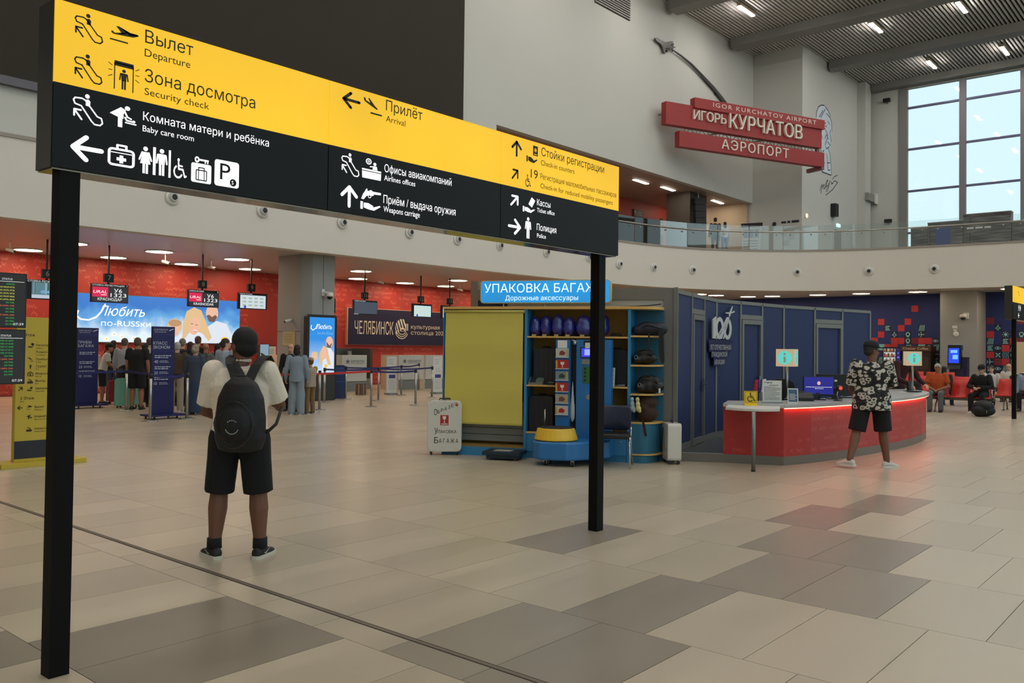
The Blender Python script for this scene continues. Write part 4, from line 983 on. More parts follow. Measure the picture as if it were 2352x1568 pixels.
# visitor chair
t = thing('visitor_chair', 'navy backed visitor chair with chrome legs in front of the kiosk', 'chair', kw(2.68, -0.45, 0), KR+0.10)
NVY = M('chair_navy_vinyl', (24, 30, 56), 0.35); CHR = M('chrome', (200, 200, 200), 0.15, 1.0)
mb = MB(); mb.rbox(-0.25, 0.25, -0.05, 0.02, 0, 0.34, 0.07, 5)
mb.xf(lambda p: (p[0], p[1]*0.6+0.12+0.10*(abs(p[0])/0.25)**2*-1+0.04*(p[2]), 0.50+p[2])); bevel(mb.build('backrest', NVY, t, True), 0.012, 2)
mb = MB(); mb.rbox(-0.24, 0.24, -0.26, 0.20, 0.40, 0.47, 0.03, 4); bevel(mb.build('seat', M('chair_black_seat', (18,18,19), 0.45), t, True), 0.02, 3)
for sx in (-1, 1):
    mb = MB(); mb.tube([(sx*0.24,-0.22,0.41),(sx*0.255,-0.24,0.0)], 0.012, 8); mb.build('leg', CHR, t, True)
    mb = MB(); mb.tube([(sx*0.24,0.20,0.55),(sx*0.24,0.18,0.41),(sx*0.26,0.26,0.0)], 0.012, 8); mb.build('leg', CHR, t, True)
    mb = MB(); mb.tube([(sx*0.245,-0.22,0.41),(sx*0.245,0.18,0.41)], 0.010, 8); mb.build('side_rail', CHR, t, True)
# bags on the corner shelf
BK = M('bag_black_leather', (16, 15, 16), 0.4, bump=0.3, bs=30)
t = thing('duffel_bag', 'dark navy duffel bag with hanging strap on the upper corner shelf', 'bag', kw(3.09, 0.13, 1.822), KR)
mb = MB(); mb.ell((0,0,0.10),(0.20,0.13,0.105)); mb.ell((0.12,0,0.095),(0.16,0.12,0.10)); mb.ell((-0.12,0,0.08),(0.13,0.12,0.08)); mb.v = [(p[0],p[1],max(p[2],0)) for p in mb.v]; organic(mb.build('body', M('duffel_navy', (20,26,42), 0.6, bump=0.4, bs=25), t), 0.014, 3)
mb = MB(); mb.tube([(-0.18,-0.08,0.06),(0.0,-0.13,0.16),(0.20,-0.10,0.10)], 0.010, 6); mb.build('handle', BLACKP, t, True)
mb = MB(); mb.loft([[(x-wd/2, -0.16, z), (x+wd/2, -0.16, z), (x+wd/2, -0.145, z), (x-wd/2, -0.145, z)] for x, z, wd in ((0.19,0.10,0.07),(0.20,-0.05,0.07),(0.20,-0.2,0.075),(0.215,-0.35,0.06),(0.225,-0.40,0.02))]); mb.build('strap', BLACKP, t)
mb = MB(); mb.loft([[(0.03-0.012, -0.20, z), (0.03+0.012, -0.20, z), (0.03+0.012, -0.195, z), (0.03-0.012, -0.195, z)] for z in (0.03,-0.2)]); mb.build('strap', BLACKP, t)
def handbag(label, x, z, w, h, seed, tagc=None):
    t = thing('handbag', label, 'handbag', kw(x, 0.16, z), KR); mb = MB(); r = random.Random(seed)
    mb.ell((0,0,h*0.35),(w*0.5,0.11,h*0.36)); mb.ell((0,0,h*0.6),(w*0.40,0.08,h*0.36)); mb.ell((w*.25,-.02,h*.4),(w*.24,.1,h*.3)); mb.ell((-w*.25,-.02,h*.3),(w*.24,.1,h*.28)); mb.v = [(p[0],p[1],max(p[2],0)) for p in mb.v]
    organic(mb.build('body', BK, t), 0.012, 2)
    for sy in (-1, 1):
        mb = MB(); mb.tube([(w*0.30*math.cos(a)*1.0, sy*0.09-0.02, h*0.5+h*0.42*math.sin(a)) for a in [PI*k/10 for k in range(11)]], 0.009, 6); mb.build('handle', BK, t, True)
    mb = MB(); mb.tube([(-w*0.28+0.022*math.cos(a), -0.115, h*0.45+0.028*math.sin(a)) for a in [2*PI*k/12 for k in range(12)]], 0.004, 6, True); mb.build('ring', STEEL, t, True)
    if tagc: mb = MB(); mb.box(w*0.34, w*0.34+0.028, -0.125, -0.118, 0.02, 0.085); mb.build('price_tag', PAPER, t)
    return t
handbag('black leather handbag with metal ring on the second corner shelf', 3.03, 1.402, 0.38, 0.24, 1)
handbag('larger black handbag with a white price tag on the third corner shelf', 3.10, 0.987, 0.44, 0.28, 2, True)
t = thing('travel_bag', 'brown suede travel bag slumped on the lower corner shelf', 'bag', kw(3.06, 0.17, 0.582), KR)
mb = MB(); mb.ell((0,0,0.12),(0.17,0.13,0.13)); mb.ell((0.01,0,0.27),(0.15,0.12,0.12)); mb.ell((-.05,-.05,.2),(.12,.1,.09)); mb.v = [(p[0],p[1],max(p[2],0)) for p in mb.v]; organic(mb.build('body', M('suede_brown', (58, 34, 22), 0.85, bump=0.4, bs=18), t), 0.014, 2)
mb = MB(); mb.loft([[(0.0+dx-0.016, -0.17, z), (0.0+dx+0.016, -0.17, z), (dx+0.016, -0.165, z), (dx-0.016, -0.165, z)] for z, dx in ((0.04,-0.03),(-0.08,0.0),(-0.19,0.02))]); mb.build('strap', M('suede_dark', (40,26,18), 0.8), t)
for nm, lab, x, c in (('plush_charm','pale blue plush charm hanging at the shelf edge',2.885,(150,172,176)), ('plush_charm','pale yellow plush charm hanging at the shelf edge',2.965,(206,190,128))):
    t = thing(nm, lab, 'plush toy', kw(x, -0.06, 0.72), KR, 'plush charms on the corner shelf'); mb = MB()
    mb.ell((0,0,0.19),(0.03,0.028,0.035)); mb.ell((0.005,0,0.12),(0.034,0.03,0.05)); mb.ell((0.012,0,0.06),(0.042,0.034,0.045)); mb.ell((0.03,0,0.03),(0.026,0.024,0.03)); organic(mb.build('body', M(nm+str(c[0]), c, 0.95, bump=0.4, bs=60), t), 0.009, 1)
    mb = MB(); mb.tube([(0,0,0.21),(0.0,0.02,0.265)], 0.003, 5); mb.build('loop', BLACKP, t)

# ================================================================== INFORMATION BOOTH
def build_w(mb, name, mat, parent, smooth=False):
    L = parent.location; c, s = math.cos(-parent.rotation_euler.z), math.sin(-parent.rotation_euler.z)
    mb.xf(lambda p: ((p[0]-L.x)*c-(p[1]-L.y)*s, (p[0]-L.x)*s+(p[1]-L.y)*c, p[2]-L.z)); return mb.build(name, mat, parent, smooth)
BNV = M('booth_navy_panel', (27, 42, 88), 0.6, var=0.06, vs=0.8)
BFR = M('booth_frame_grey', (124, 124, 118), 0.45, 0.25)
BP = [(11.18,6.39),(13.63,7.02),(16.07,6.85),(19.09,6.21)]
CURV = [(11.53,5.80),(11.86,5.03),(12.42,4.86),(13.0,4.75),(13.7,4.65),(14.5,4.56),(15.3,4.50),(16.1,4.50),(16.9,4.56),(17.6,4.67),(18.2,4.86),(18.7,5.14),(19.0,5.5)]
t = thing('booth_platform', 'low grey platform under the information desk and booth', 'platform', (11.18, 6.39, 0))
PL = [BP[0]] + CURV + [(19.2,5.9)] + BP[::-1][:-1]
mb = MB(); mb.prism([(x, y, 0) for x, y in PL], (0, 0, 0.125)); build_w(mb, 'plinth', M('plinth_grey', (110, 104, 94), 0.45), t)
def inset(P, d):
    c = Vector((sum(p[0] for p in P)/len(P), sum(p[1] for p in P)/len(P))); r = []
    for p in P: v = Vector(p)-c; r.append(tuple(c+v*(1-d/v.length)))
    return r
mb = MB(); mb.prism([(x, y, 0.125) for x, y in inset(PL, 0.03)], (0, 0, 0.006)); build_w(mb, 'deck', M('deck_grey', (74, 78, 80), 0.3), t)
mb = MB(); mb.prism([(11.18,6.39,0.118),(11.53,5.80,0.118),(11.545,5.81,0.118),(11.195,6.40,0.118)][::-1], (0,0,0.014)); build_w(mb, 'edge_strip', STEEL, t)
seglab = ['navy booth partition nearest the luggage kiosk, running back from the corner post', 'middle navy booth partition behind the desk monitors', 'rearmost navy booth partition ending beside the wall mosaic']
for i in range(3):
    a, b = Vector(BP[i]), Vector(BP[i+1]); W = (b-a).length; rz = math.atan2(b.y-a.y, b.x-a.x); z0, z1 = 0.132, 2.5
    t = thing('booth_partition', seglab[i], 'partition', (a.x, a.y, 0), rz, 'navy booth partitions')
    q = [0.0, 0.335, 0.655, 1.0]
    for k, f in enumerate(q):
        if k == 3 and i < 2: continue
        mb = MB(); mb.box(W*f-0.025, W*f+0.025, -0.03, 0.03, z0, z1); mb.build('mullion', BFR, t)
    mb = MB(); mb.box(0, W, -0.03, 0.03, z1-0.05, z1+0.01); mb.build('head_rail', BFR, t)
    for k in (0, 2):
        mb = MB(); mb.box(W*q[k]+0.025, W*q[k+1]-0.025, -0.012, 0.012, z0+0.09, z1-0.05); mb.build('panel', BNV, t)
        mb = MB(); mb.box(W*q[k]+0.025, W*q[k+1]-0.025, -0.025, 0.025, z0, z0+0.09); mb.build('bottom_rail', BFR, t)
    mb = MB(); mb.box(W*q[1]+0.025, W*q[2]-0.025, -0.012, 0.012, 2.27, z1-0.05); mb.build('panel', BNV, t)
    mb = MB(); mb.box(W*q[1]+0.025, W*q[2]-0.025, -0.03, 0.03, 2.19, 2.27); mb.build('transom', BFR, t)
    d0, d1 = W*q[1]+0.03, W*q[2]-0.03
    mb = MB(); mb.box(d0+0.06, d1-0.06, -0.004, 0.02, z0+0.10, 2.10); dr = mb.build('door', BNV, t)
    for x0, x1, za, zb in ((d0, d0+0.06, z0+0.01, 2.18), (d1-0.06, d1, z0+0.01, 2.18), (d0+0.06, d1-0.06, 2.10, 2.18), (d0+0.06, d1-0.06, z0+0.01, z0+0.10)):
        mb = MB(); mb.box(x0, x1, -0.045, 0.02, za, zb); mb.build('door_frame', BFR, dr)
    mb = MB(); mb.tube([(d1-0.10,-0.045,1.08),(d1-0.10,-0.10,1.08),(d1-0.22,-0.10,1.08)], 0.012, 8); mb.box(d1-0.12,d1-0.08,-0.055,-0.04,0.98,1.16); mb.build('handle', CHR, dr)
# grey front wall behind the kiosk
t = thing('booth_front_wall', 'grey framed booth wall standing behind the luggage kiosk', 'partition', kw(0.26, 0.45, 0), KR)
L_ = 3.445-0.26
GF = M('booth_grey_frame', (112, 110, 104), 0.5)
mb = MB(); mb.box(3.0, L_, 0, 0.06, 0, 2.36); mb.build('side_stile', GF, t); mb = MB(); mb.box(0.12, L_, 0, 0.06, 2.36, 2.53); mb.build('head', GF, t)
mb = MB(); mb.box(0, 0.12, 0, 0.06, 0, 2.66); mb.build('tall_post', M('booth_post_taupe', (118, 106, 90), 0.5), t)
mb = MB(); mb.box(0.12, 0.60, 0.01, 0.05, 0, 2.36); mb.build('panel', M('navy_dark_panel', (22, 24, 60), 0.5), t)
mb = MB(); mb.box(0.60, 3.0, 0.02, 0.05, 0, 2.36); mb.build('panel', M('booth_light_panel', (168, 170, 166), 0.5), t)
mb = MB(); mb.box(L_-0.03, L_+0.03, -0.02, 0.06, 0, 2.54); mb.build('corner_post', BFR, t)
t = thing('cable_trunk', 'dark strap lying on top of the kiosk near its right end', 'strap', kw(2.6, 0.2, 2.24), KR)
mb = MB(); mb.loft([[(x, -0.03, z), (x, 0.03, z), (x, 0.03, z+0.012), (x, -0.03, z+0.012)] for x, z in ((0,0.0),(0.3,0.005),(0.5,0.015),(0.66,0.035))]); mb.build('strap', M('strap_dark', (40,30,28), 0.7), t)
# anniversary logo across the partition corner
t = thing('anniversary_logo', 'white number one hundred logo with aeroplane on the navy partition', 'logo', (13.13, 6.83, 0), 0.13)
LW = M('logo_white', (200, 200, 196), 0.5); LN = M('logo_navy_tag', (20, 28, 72), 0.4)
mb = MB(); mb.poly([(-0.12,1.60),(0.98,1.60),(1.06,1.80),(-0.14,1.80)], -0.004); mb.flat(-0.02,0.84,1.50,1.61,-0.004); mb.flat(0.1,0.66,1.36,1.50,-0.004); mb.build('backing', LN, t)
mb = MB(); mb.box(0.0, 0.14, -0.03, -0.006, 1.82, 2.14); mb.prism([(0.0,-0.03,2.14),(0.14,-0.03,2.14),(0.14,-0.03,2.19),(0.06,-0.03,2.16)], (0,0.02,0)); mb.build('digit_one', LW, t)
mb = MB()
for cx, k0 in ((0.34, 0), (0.74, 1)):
    n = 28
    for k in range(n):
        p, q = 2*PI*k/n, 2*PI*(k+1)/n
        if k0 == 1 and 0.30*PI < p < 1.05*PI: continue
        mb.poly([(cx+0.10*math.cos(p),2.0+0.12*math.sin(p)),(cx+0.22*math.cos(p),2.0+0.19*math.sin(p)),(cx+0.22*math.cos(q),2.0+0.19*math.sin(q)),(cx+0.10*math.cos(q),2.0+0.12*math.sin(q))], -0.02)
mb.build('digit_zeros', LW, t)
for k in range(4):
    mb = MB(); mb.poly([(0.16+k*0.11,1.82),(0.23+k*0.11,1.82),(0.72+k*0.035,2.20),(0.68+k*0.035,2.20)], -0.024); mb.build('contrail_stripe', LW, t)
mb = MB(); mb.poly([(0.62,2.28),(0.95,2.30),(1.08,2.33),(1.1,2.30),(0.9,2.27),(0.84,2.21),(0.79,2.21),(0.80,2.26),(0.62,2.26)], -0.024); mb.poly([(0.82,2.29),(0.92,2.29),(1.0,2.40),(0.95,2.40)], -0.024); mb.build('aeroplane', LW, t)
text(t, 'ЛЕТ ОТЕЧЕСТВЕННОЙ', -0.08, 1.635, 0.075, LW, -0.01, 1.03, 0.01); text(t, 'ГРАЖДАНСКОЙ', 0.0, 1.515, 0.075, LW, -0.01, 0.76, 0.01); text(t, 'АВИАЦИИ', 0.12, 1.385, 0.075, LW, -0.01, 0.5, 0.01)

# ---- information desk
DRED = scribble_mat('desk_red_print', (168, 40, 37), (216, 112, 98), 'U', 0.8, 0.32, 0.42)
DTOP = M('desk_top_solid', (176, 176, 174), 0.3)
t = thing('information_desk', 'curved red information desk with grey top and glowing red light strip', 'desk', (11.53, 5.80, 0.125))
IN = offs(CURV[::-1], 0.10)[::-1]
mb = MB()
def ribbon(A, B, z0, z1):
    n = len(A); mb.loft([[(A[i][0],A[i][1],z0),(A[i][0],A[i][1],z1),(B[i][0],B[i][1],z1),(B[i][0],B[i][1],z0)] for i in range(n)])
ribbon(CURV, IN, 0.125, 0.815); build_w(mb, 'front', DRED, t)
OV = offs(CURV[::-1], -0.06)[::-1]; DI = offs(CURV[::-1], 0.72)[::-1]
DI[0] = (12.18, 6.05); DI[1] = (12.45, 5.72); DI[-1] = (18.2, 5.85); DI[-2] = (18.05, 5.75)
mb = MB(); ribbon(OV, DI, 0.815, 0.86); build_w(mb, 'top', DTOP, t)
LEDM = E('desk_led_red', (255, 112, 82), 13.0)
L0 = offs(CURV[::-1], -0.012)[::-1]; L1 = offs(CURV[::-1], -0.04)[::-1]
mb = MB(); A, B = L0[1:], L1[1:]; n = len(A); mb.loft([[(A[i][0],A[i][1],0.803),(A[i][0],A[i][1],0.8145),(B[i][0],B[i][1],0.8145),(B[i][0],B[i][1],0.803)] for i in range(n)]); build_w(mb, 'light_strip', LEDM, t)
# side table
t = thing('side_table', 'white rounded side table on one steel leg joined to the desk', 'table', (10.95, 5.10, 0))
A, B = Vector((11.56, 5.74)), Vector((11.84, 5.08)); nn = Vector((-0.9206, -0.3905)); P = [A]
for k in range(9): s = k/8; P.append(A + (B-A)*s + nn*(0.62+0.16*math.sin(PI*s)))
P.append(B)
mb = MB(); mb.prism([(p.x, p.y, 0.805) for p in P], (0, 0, 0.038)); bevel(build_w(mb, 'top', M('side_table_white', (206, 203, 196), 0.4), t), 0.006)
mb = MB(); mb.cyl(10.98, 5.08, 0.02, 0.805, 0.028, 14); build_w(mb, 'leg', ALU, t, True); mb = MB(); mb.cyl(10.98, 5.08, 0, 0.022, 0.03, 14); build_w(mb, 'foot', BLACKP, t)
# things on the desk
CAMF = -0.864
t = thing('accessibility_sign', 'yellow wheelchair symbol sign standing on the side table', 'sign', (11.62, 5.42, 0.843), CAMF)
YS = M('sign_yellow_plastic', (226, 188, 30), 0.5)
mb = MB(); mb.box(-0.095, 0.095, 0, 0.006, 0, 0.205); mb.prism([(-0.095,-0.05,0),(-0.095,0.006,0),(-0.095,0.006,0.03)], (0.19,0,0)); mb.build('plate', YS, t)
mb = MB(); mb.frame(-0.08, 0.08, 0.045, 0.195, 0.004, -0.002); mb.build('border', INK, t); icon(t, 'wheelchair', -0.06, 0.055, 0.125, 0.125, INK, -0.002)
t = thing('notice_holder', 'white printed notice in a clear stand on the desk', 'notice', (12.14, 5.33, 0.86), CAMF)
mb = MB(); mb.box(-0.14, 0.14, 0, 0.004, 0.02, 0.33); mb.build('sheet', PAPER, t); mb = MB(); mb.box(-0.14, 0.14, -0.05, 0.06, 0, 0.02); mb.build('base', glass_mat('clear_acrylic', (0.85,0.9,0.9), 0.8), t)
icon(t, 'takeoff', -0.12, 0.29, 0.03, 0.02, INK); flow(t, -0.085, 0.292, 0.09, 0.012, INK, -0.002, 77); mb = MB(); mb.flat(-0.05, 0.09, 0.258, 0.264, -0.002); mb.build('title_line', INK, t)
for i in range(12): flow(t, -0.12, 0.235-i*0.017, 0.24 if i % 4 else 0.17, 0.006, INK, -0.002, i+20)
t = thing('tablet_card', 'blue printed card in a small slanted holder on the desk', 'card', (12.42, 5.13, 0.86), CAMF-0.25)
mb = MB(); mb.prism([(-0.075,0.0,0),(-0.075,0.02,0),(-0.075,0.10,0.21),(-0.075,0.085,0.21)], (0.15,0,0)); mb.build('holder', PAPER, t); mb = MB(); mb.add([(-0.062,0.004,0.018),(0.062,0.004,0.018),(0.062,0.076,0.195),(-0.062,0.076,0.195)], [(0,1,2,3)]); mb.build('print', M('card_blue', (40,84,116), 0.4), t)
mb = MB()
for i in range(7): y = 0.02+i*0.009; z = 0.045+i*0.02; mb.add([(-0.05,y-0.009,z),(0.03+0.02*(i%2),y-0.009,z),(0.03+0.02*(i%2),y-0.0055,z+0.007),(-0.05,y-0.0055,z+0.007)], [(0,1,2,3)])
mb.build('lines', PAPER, t)
t = thing('desk_phone', 'black desk telephone with tilted display', 'phone', (13.05, 5.19, 0.86), CAMF)
mb = MB(); mb.prism([(-0.13,-0.06,0),(-0.13,0.10,0),(-0.13,0.10,0.13),(-0.13,0.04,0.13),(-0.13,-0.06,0.05)], (0.24,0,0)); bevel(mb.build('body', BLACKP, t), 0.008); mb = MB(); mb.rbox(-0.11, 0.0, 0.05, 0.09, 0.13, 0.15, 0.008, 2); mb.build('handset', M('plastic_grey', (70,70,72), 0.4), t)
mb = MB(); mb.prism([(0.12,-0.02,0.02),(0.15,-0.02,0.02),(0.22,0.0,0.13),(0.19,0.0,0.13)], (0,0.06,0)); mb.build('display', BLACKP, t)
t = thing('desk_monitor', 'monitor with a dark blue start screen turned to the hall', 'monitor', (13.5, 5.16, 0.86), CAMF-0.08)
mb = MB(); mb.box(-0.24, 0.24, 0, 0.03, 0.07, 0.37); bevel(mb.build('bezel', BLACKP, t), 0.004); mb = MB(); mb.flat(-0.225, 0.225, 0.09, 0.36, -0.002); mb.build('display', E('screen_navy', (30, 32, 140), 0.9), t)
mb = MB(); mb.disc(0.0, 0.265, 0.026, -0.004, 20, 0.03); mb.build('emblem', E('emblem_pink', (235, 190, 170), 0.9), t); flow(t, -0.20, 0.20, 0.40, 0.007, WHT, -0.004, 5); flow(t, -0.06, 0.175, 0.13, 0.007, WHT, -0.004, 6)
mb = MB(); mb.box(-0.03, 0.03, 0.02, 0.05, 0.01, 0.12); mb.box(-0.10, 0.10, -0.05, 0.12, 0, 0.012); mb.build('stand', BLACKP, t)
t = thing('desk_monitor', 'black monitor seen from behind on the desk', 'monitor', (14.02, 5.12, 0.86), CAMF+PI-0.1)
mb = MB(); mb.box(-0.27, 0.27, 0, 0.035, 0.06, 0.40); bevel(mb.build('casing', BLACKP, t), 0.006); mb = MB(); mb.flat(-0.255, 0.255, 0.075, 0.385, -0.001); mb.build('display', E('screen_dim', (60, 70, 90), 0.5), t); mb = MB(); mb.box(-0.04, 0.04, 0.03, 0.06, 0.01, 0.2); mb.box(-0.11, 0.11, -0.06, 0.14, 0, 0.012); mb.build('stand', BLACKP, t); mb = MB(); mb.box(-0.05, 0.0, 0.0352, 0.037, 0.28, 0.31); mb.build('sticker', PAPER, t)
t = thing('barcode_scanner', 'black barcode scanner on a gooseneck stand with glowing red window', 'scanner', (13.5, 4.86, 0.86), CAMF-0.3)
mb = MB(); mb.lathe(0,0,[(0.07,0),(0.07,0.01),(0.03,0.02),(0.015,0.03)],16); mb.build('base', BLACKP, t, True); mb = MB(); mb.tube([(0,0,0.02),(-0.015,0.0,0.10),(0,0,0.17)], 0.009, 8); mb.build('neck', STEEL, t, True)
mb = MB(); mb.ell((0.02,-0.01,0.20),(0.055,0.05,0.045)); mb.ell((-0.04,0.01,0.16),(0.03,0.03,0.06)); organic(mb.build('head', BLACKP, t), 0.008, 2); mb = MB(); mb.ell((0.035,-0.052,0.20),(0.026,0.012,0.024)); mb.build('window', E('scanner_red', (255,30,20), 6.0), t)
t = thing('table_flag', 'small white blue and red flag on a thin pole', 'flag', (12.35, 5.62, 0.86), CAMF)
mb = MB(); mb.tube([(0,0,0),(0.0,0,0.36)], 0.004, 6); mb.lathe(0,0,[(0.035,0),(0.03,0.01),(0.006,0.014)],14); mb.build('pole', STEEL, t)
for k, c in enumerate(((206,200,196), (36,48,120), (176,34,38))):
    mb = MB(); x0, x1 = 0.055*(2-k)-0.045, 0.055*(3-k)-0.045
    mb.loft([[(x0-0.03*s-0.02, 0.012*math.sin(s*5), 0.34-0.20*s-0.10*(0.12-x0)), (x1-0.03*s-0.02, 0.012*math.sin(s*5+1), 0.34-0.20*s-0.10*(0.12-x1)), (x1-0.03*s-0.02, 0.003+0.012*math.sin(s*5+1), 0.34-0.20*s-0.10*(0.12-x1)), (x0-0.03*s-0.02, 0.003+0.012*math.sin(s*5), 0.34-0.20*s-0.10*(0.12-x0))] for s in (0,0.25,0.5,0.75,1)]); mb.build('stripe', M('flag_%d' % k, c, 0.8), t, True)
IB = E('info_box_cream', (206, 186, 150), 0.75); IC = E('info_cyan', (96, 216, 206), 0.9); IG = E('info_i_tan', (160, 150, 128), 0.7)
for lab, loc, rz in (('cream cube information sign on a steel pole at the near end of the desk', (13.36, 5.62, 0.86), CAMF-0.56), ('cream cube information sign on a pole at the far end of the desk', (17.9, 5.0, 0.86), CAMF-0.22)):
    t = thing('information_sign', lab, 'sign', loc, rz, 'information cubes on the desk'); z0 = 0.52 if loc[0] < 15 else 0.51
    mb = MB(); mb.box(-0.14, 0.14, -0.14, 0.14, z0, z0+0.275); bevel(mb.build('box', IB, t), 0.004)
    mb = MB(); mb.tube([(0,0,0),(0,0,z0)], 0.02, 10); mb.lathe(0,0,[(0.05,0),(0.05,0.008),(0.02,0.014)],14); mb.build('pole', STEEL, t, True)
    for kk in (0, 1):
        m2 = MB(); m2.disc(0, z0+0.138, 0.108, -0.143, 28); m3 = MB(); m3.flat(-0.018, 0.018, z0+0.065, z0+0.155, -0.146); m3.disc(0, z0+0.195, 0.019, -0.146, 14)
        for m_, mt_, nm in ((m2, IC, 'disc'), (m3, IG, 'letter_i')):
            if kk: m_.xf(lambda p: (-p[1], p[0], p[2]))
            m_.build(nm, mt_, t)
t = thing('office_chair', 'black office chair behind the desk monitors', 'chair', (13.9, 5.95, 0.131), CAMF+PI)
mb = MB(); mb.rbox(-0.23, 0.23, -0.03, 0.04, 0.55, 1.03, 0.16, 6); bevel(mb.build('backrest', M('chair_mesh_black', (14,14,15), 0.8), t, True), 0.015)
mb = MB(); mb.rbox(-0.24, 0.24, 0.04, 0.50, 0.44, 0.52, 0.03, 3); mb.build('seat', M('chair_mesh_black', (14,14,15), 0.8), t); mb = MB(); mb.cyl(0, 0.26, 0.08, 0.44, 0.03, 10); mb.build('column', BLACKP, t)
for k in range(5):
    a = 2*PI*k/5; mb = MB(); mb.tube([(0,0.26,0.10),(0.28*math.cos(a),0.26+0.28*math.sin(a),0.04)], 0.02, 6); mb.ell((0.28*math.cos(a),0.26+0.28*math.sin(a),0.03),(0.03,0.03,0.03)); mb.build('leg', BLACKP, t)
t = thing('computer_mouse', 'small black mouse and keyboard beside the monitor', 'keyboard', (14.5, 5.0, 0.86), CAMF)
mb = MB(); mb.rbox(-0.2, 0.12, -0.06, 0.06, 0, 0.02, 0.008, 2); mb.build('keyboard', BLACKP, t); mb = MB(); mb.ell((0.2,0,0.012),(0.03,0.05,0.018)); mb.build('mouse', BLACKP, t)
t = thing('papers', 'open papers lying at the far end of the desk', 'papers', (17.6, 5.05, 0.86), CAMF)
mb = MB(); mb.box(-0.15, 0.1, -0.08, 0.1, 0, 0.004); mb.box(-0.02, 0.22, -0.05, 0.12, 0.004, 0.008); mb.build('sheets', PAPER, t); mb = MB(); mb.rbox(0.02, 0.28, -0.1, 0.02, 0.008, 0.03, 0.008, 2); mb.build('folder', BLACKP, t)
t = thing('card_terminal', 'black card terminal and phone at the desk end', 'terminal', (18.1, 5.1, 0.86), CAMF)
mb = MB(); mb.prism([(-0.04,-0.06,0),(-0.04,0.06,0),(-0.04,0.05,0.20),(-0.04,0.01,0.20)], (0.08,0,0)); bevel(mb.build('body', BLACKP, t), 0.006); mb = MB(); mb.box(-0.10,0.14,-0.10,0.08,0,0.01); mb.build('base', BLACKP, t)

# ================================================================== CHECK-IN AREA
YM = 23.9
ROD = M('rod_black', (20, 14, 14), 0.5)
def hanging(num, xn, x0, x1, label, content):
    t = thing('check_in_monitor', label, 'monitor', (xn, YM, 0), 0, 'hanging check-in monitors'); a, b = x0-xn, x1-xn; z0, z1 = 2.73, 3.24
    mb = MB(); mb.tube([(0, 0.05, 3.5), (0, 0.05, 4.31)], 0.028, 8); mb.build('rod', ROD, t)
    mb = MB(); mb.box(-0.03, 0.03, 0.04, 0.06, 3.2, 3.3); mb.build('bracket', ROD, t)
    mb = MB(); mb.box(-0.13, 0.13, 0, 0.10, 3.29, 3.53); bevel(mb.build('number_box', M('number_black', (14,14,14), 0.4), t), 0.006)
    text(t, str(num), 0, 3.35, 0.13, M('number_grey', (180,180,176), 0.5), -0.006, None, 0.0, 'C')
    mb = MB(); mb.box(a, b, 0, 0.09, z0, z1); bevel(mb.build('casing', BLACKP, t), 0.006)
    content(t, a, b, z0, z1); return t
def scr(t, a, b, z0, z1, mat, y=-0.004, name='display'):
    mb = MB(); mb.flat(a, b, z0, z1, y); return mb.build(name, mat, t)
SG = E('screen_charcoal', (46, 48, 52), 0.9); SP = E('ural_pink', (222, 36, 84), 0.95)
def ural(head, city):
    def f(t, a, b, z0, z1):
        w = b-a; scr(t, a+0.02, b-0.02, z0+0.02, z1-0.08, SG); scr(t, a+0.02, a+w*0.44, z0+0.15, z1-0.09, SP, -0.007, 'logo_field')
        text(t, 'URAL', a+0.05, z0+0.25, 0.075, WHT, -0.010, w*0.36, 0.02, shear=0.2); mb = MB(); mb.flat(a+w*0.25, a+w*0.40, z0+0.20, z0+0.215, -0.010); mb.build('underline', WHT, t)
        text(t, 'У6', a+w*0.60, z0+0.285, 0.10, WHT, -0.008, w*0.22, 0.015); text(t, '1323', a+w*0.51, z0+0.16, 0.10, WHT, -0.008, w*0.43, 0.015)
        text(t, city, a+w*0.17, z0+0.055, 0.07, WHT, -0.008, w*0.65, 0.015); text(t, head, a+0.02, z1-0.062, 0.042, SW, -0.006, w*(0.86 if 'С' in head else 0.48), 0.008)
        text(t, '7' if 'С' in head else '8', b-0.06, z1-0.062, 0.042, SW, -0.006)
    return f
def poster(c1, c2, head=''):
    def f(t, a, b, z0, z1):
        w = b-a; scr(t, a+0.06, b-0.06, z0+0.03, z1-0.07, E('poster_%d_%d' % (c1[0], c1[2]), c1, 1.0))
        if head: text(t, head, a+0.03, z1-0.05, 0.03, SW, -0.005, w*0.45)
        r = random.Random(c1[0])
        for i in range(3):
            for j in range(4):
                x = a+w*(0.14+0.2*j); z = z0+0.10+0.11*i; scr(t, x, x+w*0.12, z, z+0.05, E('poster_art_%d' % c2[0], c2, 0.9), -0.007, 'picture_field')
        mb = MB(); mb.disc(a+w*0.22, z0+0.07, 0.045, -0.009); mb.build('picture_field', E('poster_blue', (60, 70, 200), 0.9), t)
    return f
def forest(t, a, b, z0, z1):
    w = b-a; scr(t, a+0.12, b-0.03, z0+0.03, z1-0.07, E('forest_teal', (92, 132, 140), 0.9)); scr(t, a+0.12, b-0.03, z0+0.03, z0+0.12, E('forest_snow', (190, 200, 214), 0.95), -0.007, 'picture_field')
    r = random.Random(2)
    for i in range(14): x = a+0.14+r.random()*(w-0.2); scr(t, x, x+0.015+0.02*r.random(), z0+0.14, z1-0.08, E('forest_dark' if i % 2 else 'forest_pale', (50, 72, 66) if i % 2 else (160,190,206), 0.8), -0.008, 'picture_field')
    for x in (0.30, 0.46): mb = MB(); mb.disc(a+w*x+0.1, z0+0.20, 0.07, -0.010, 16, 0.04); mb.build('picture_field', E('car_blue', (120, 170, 210), 0.9), t)
    text(t, 'СТОЙКА РЕГИСТРАЦИИ', a+0.02, z1-0.062, 0.045, SW, -0.006, w*0.9, 0.008)
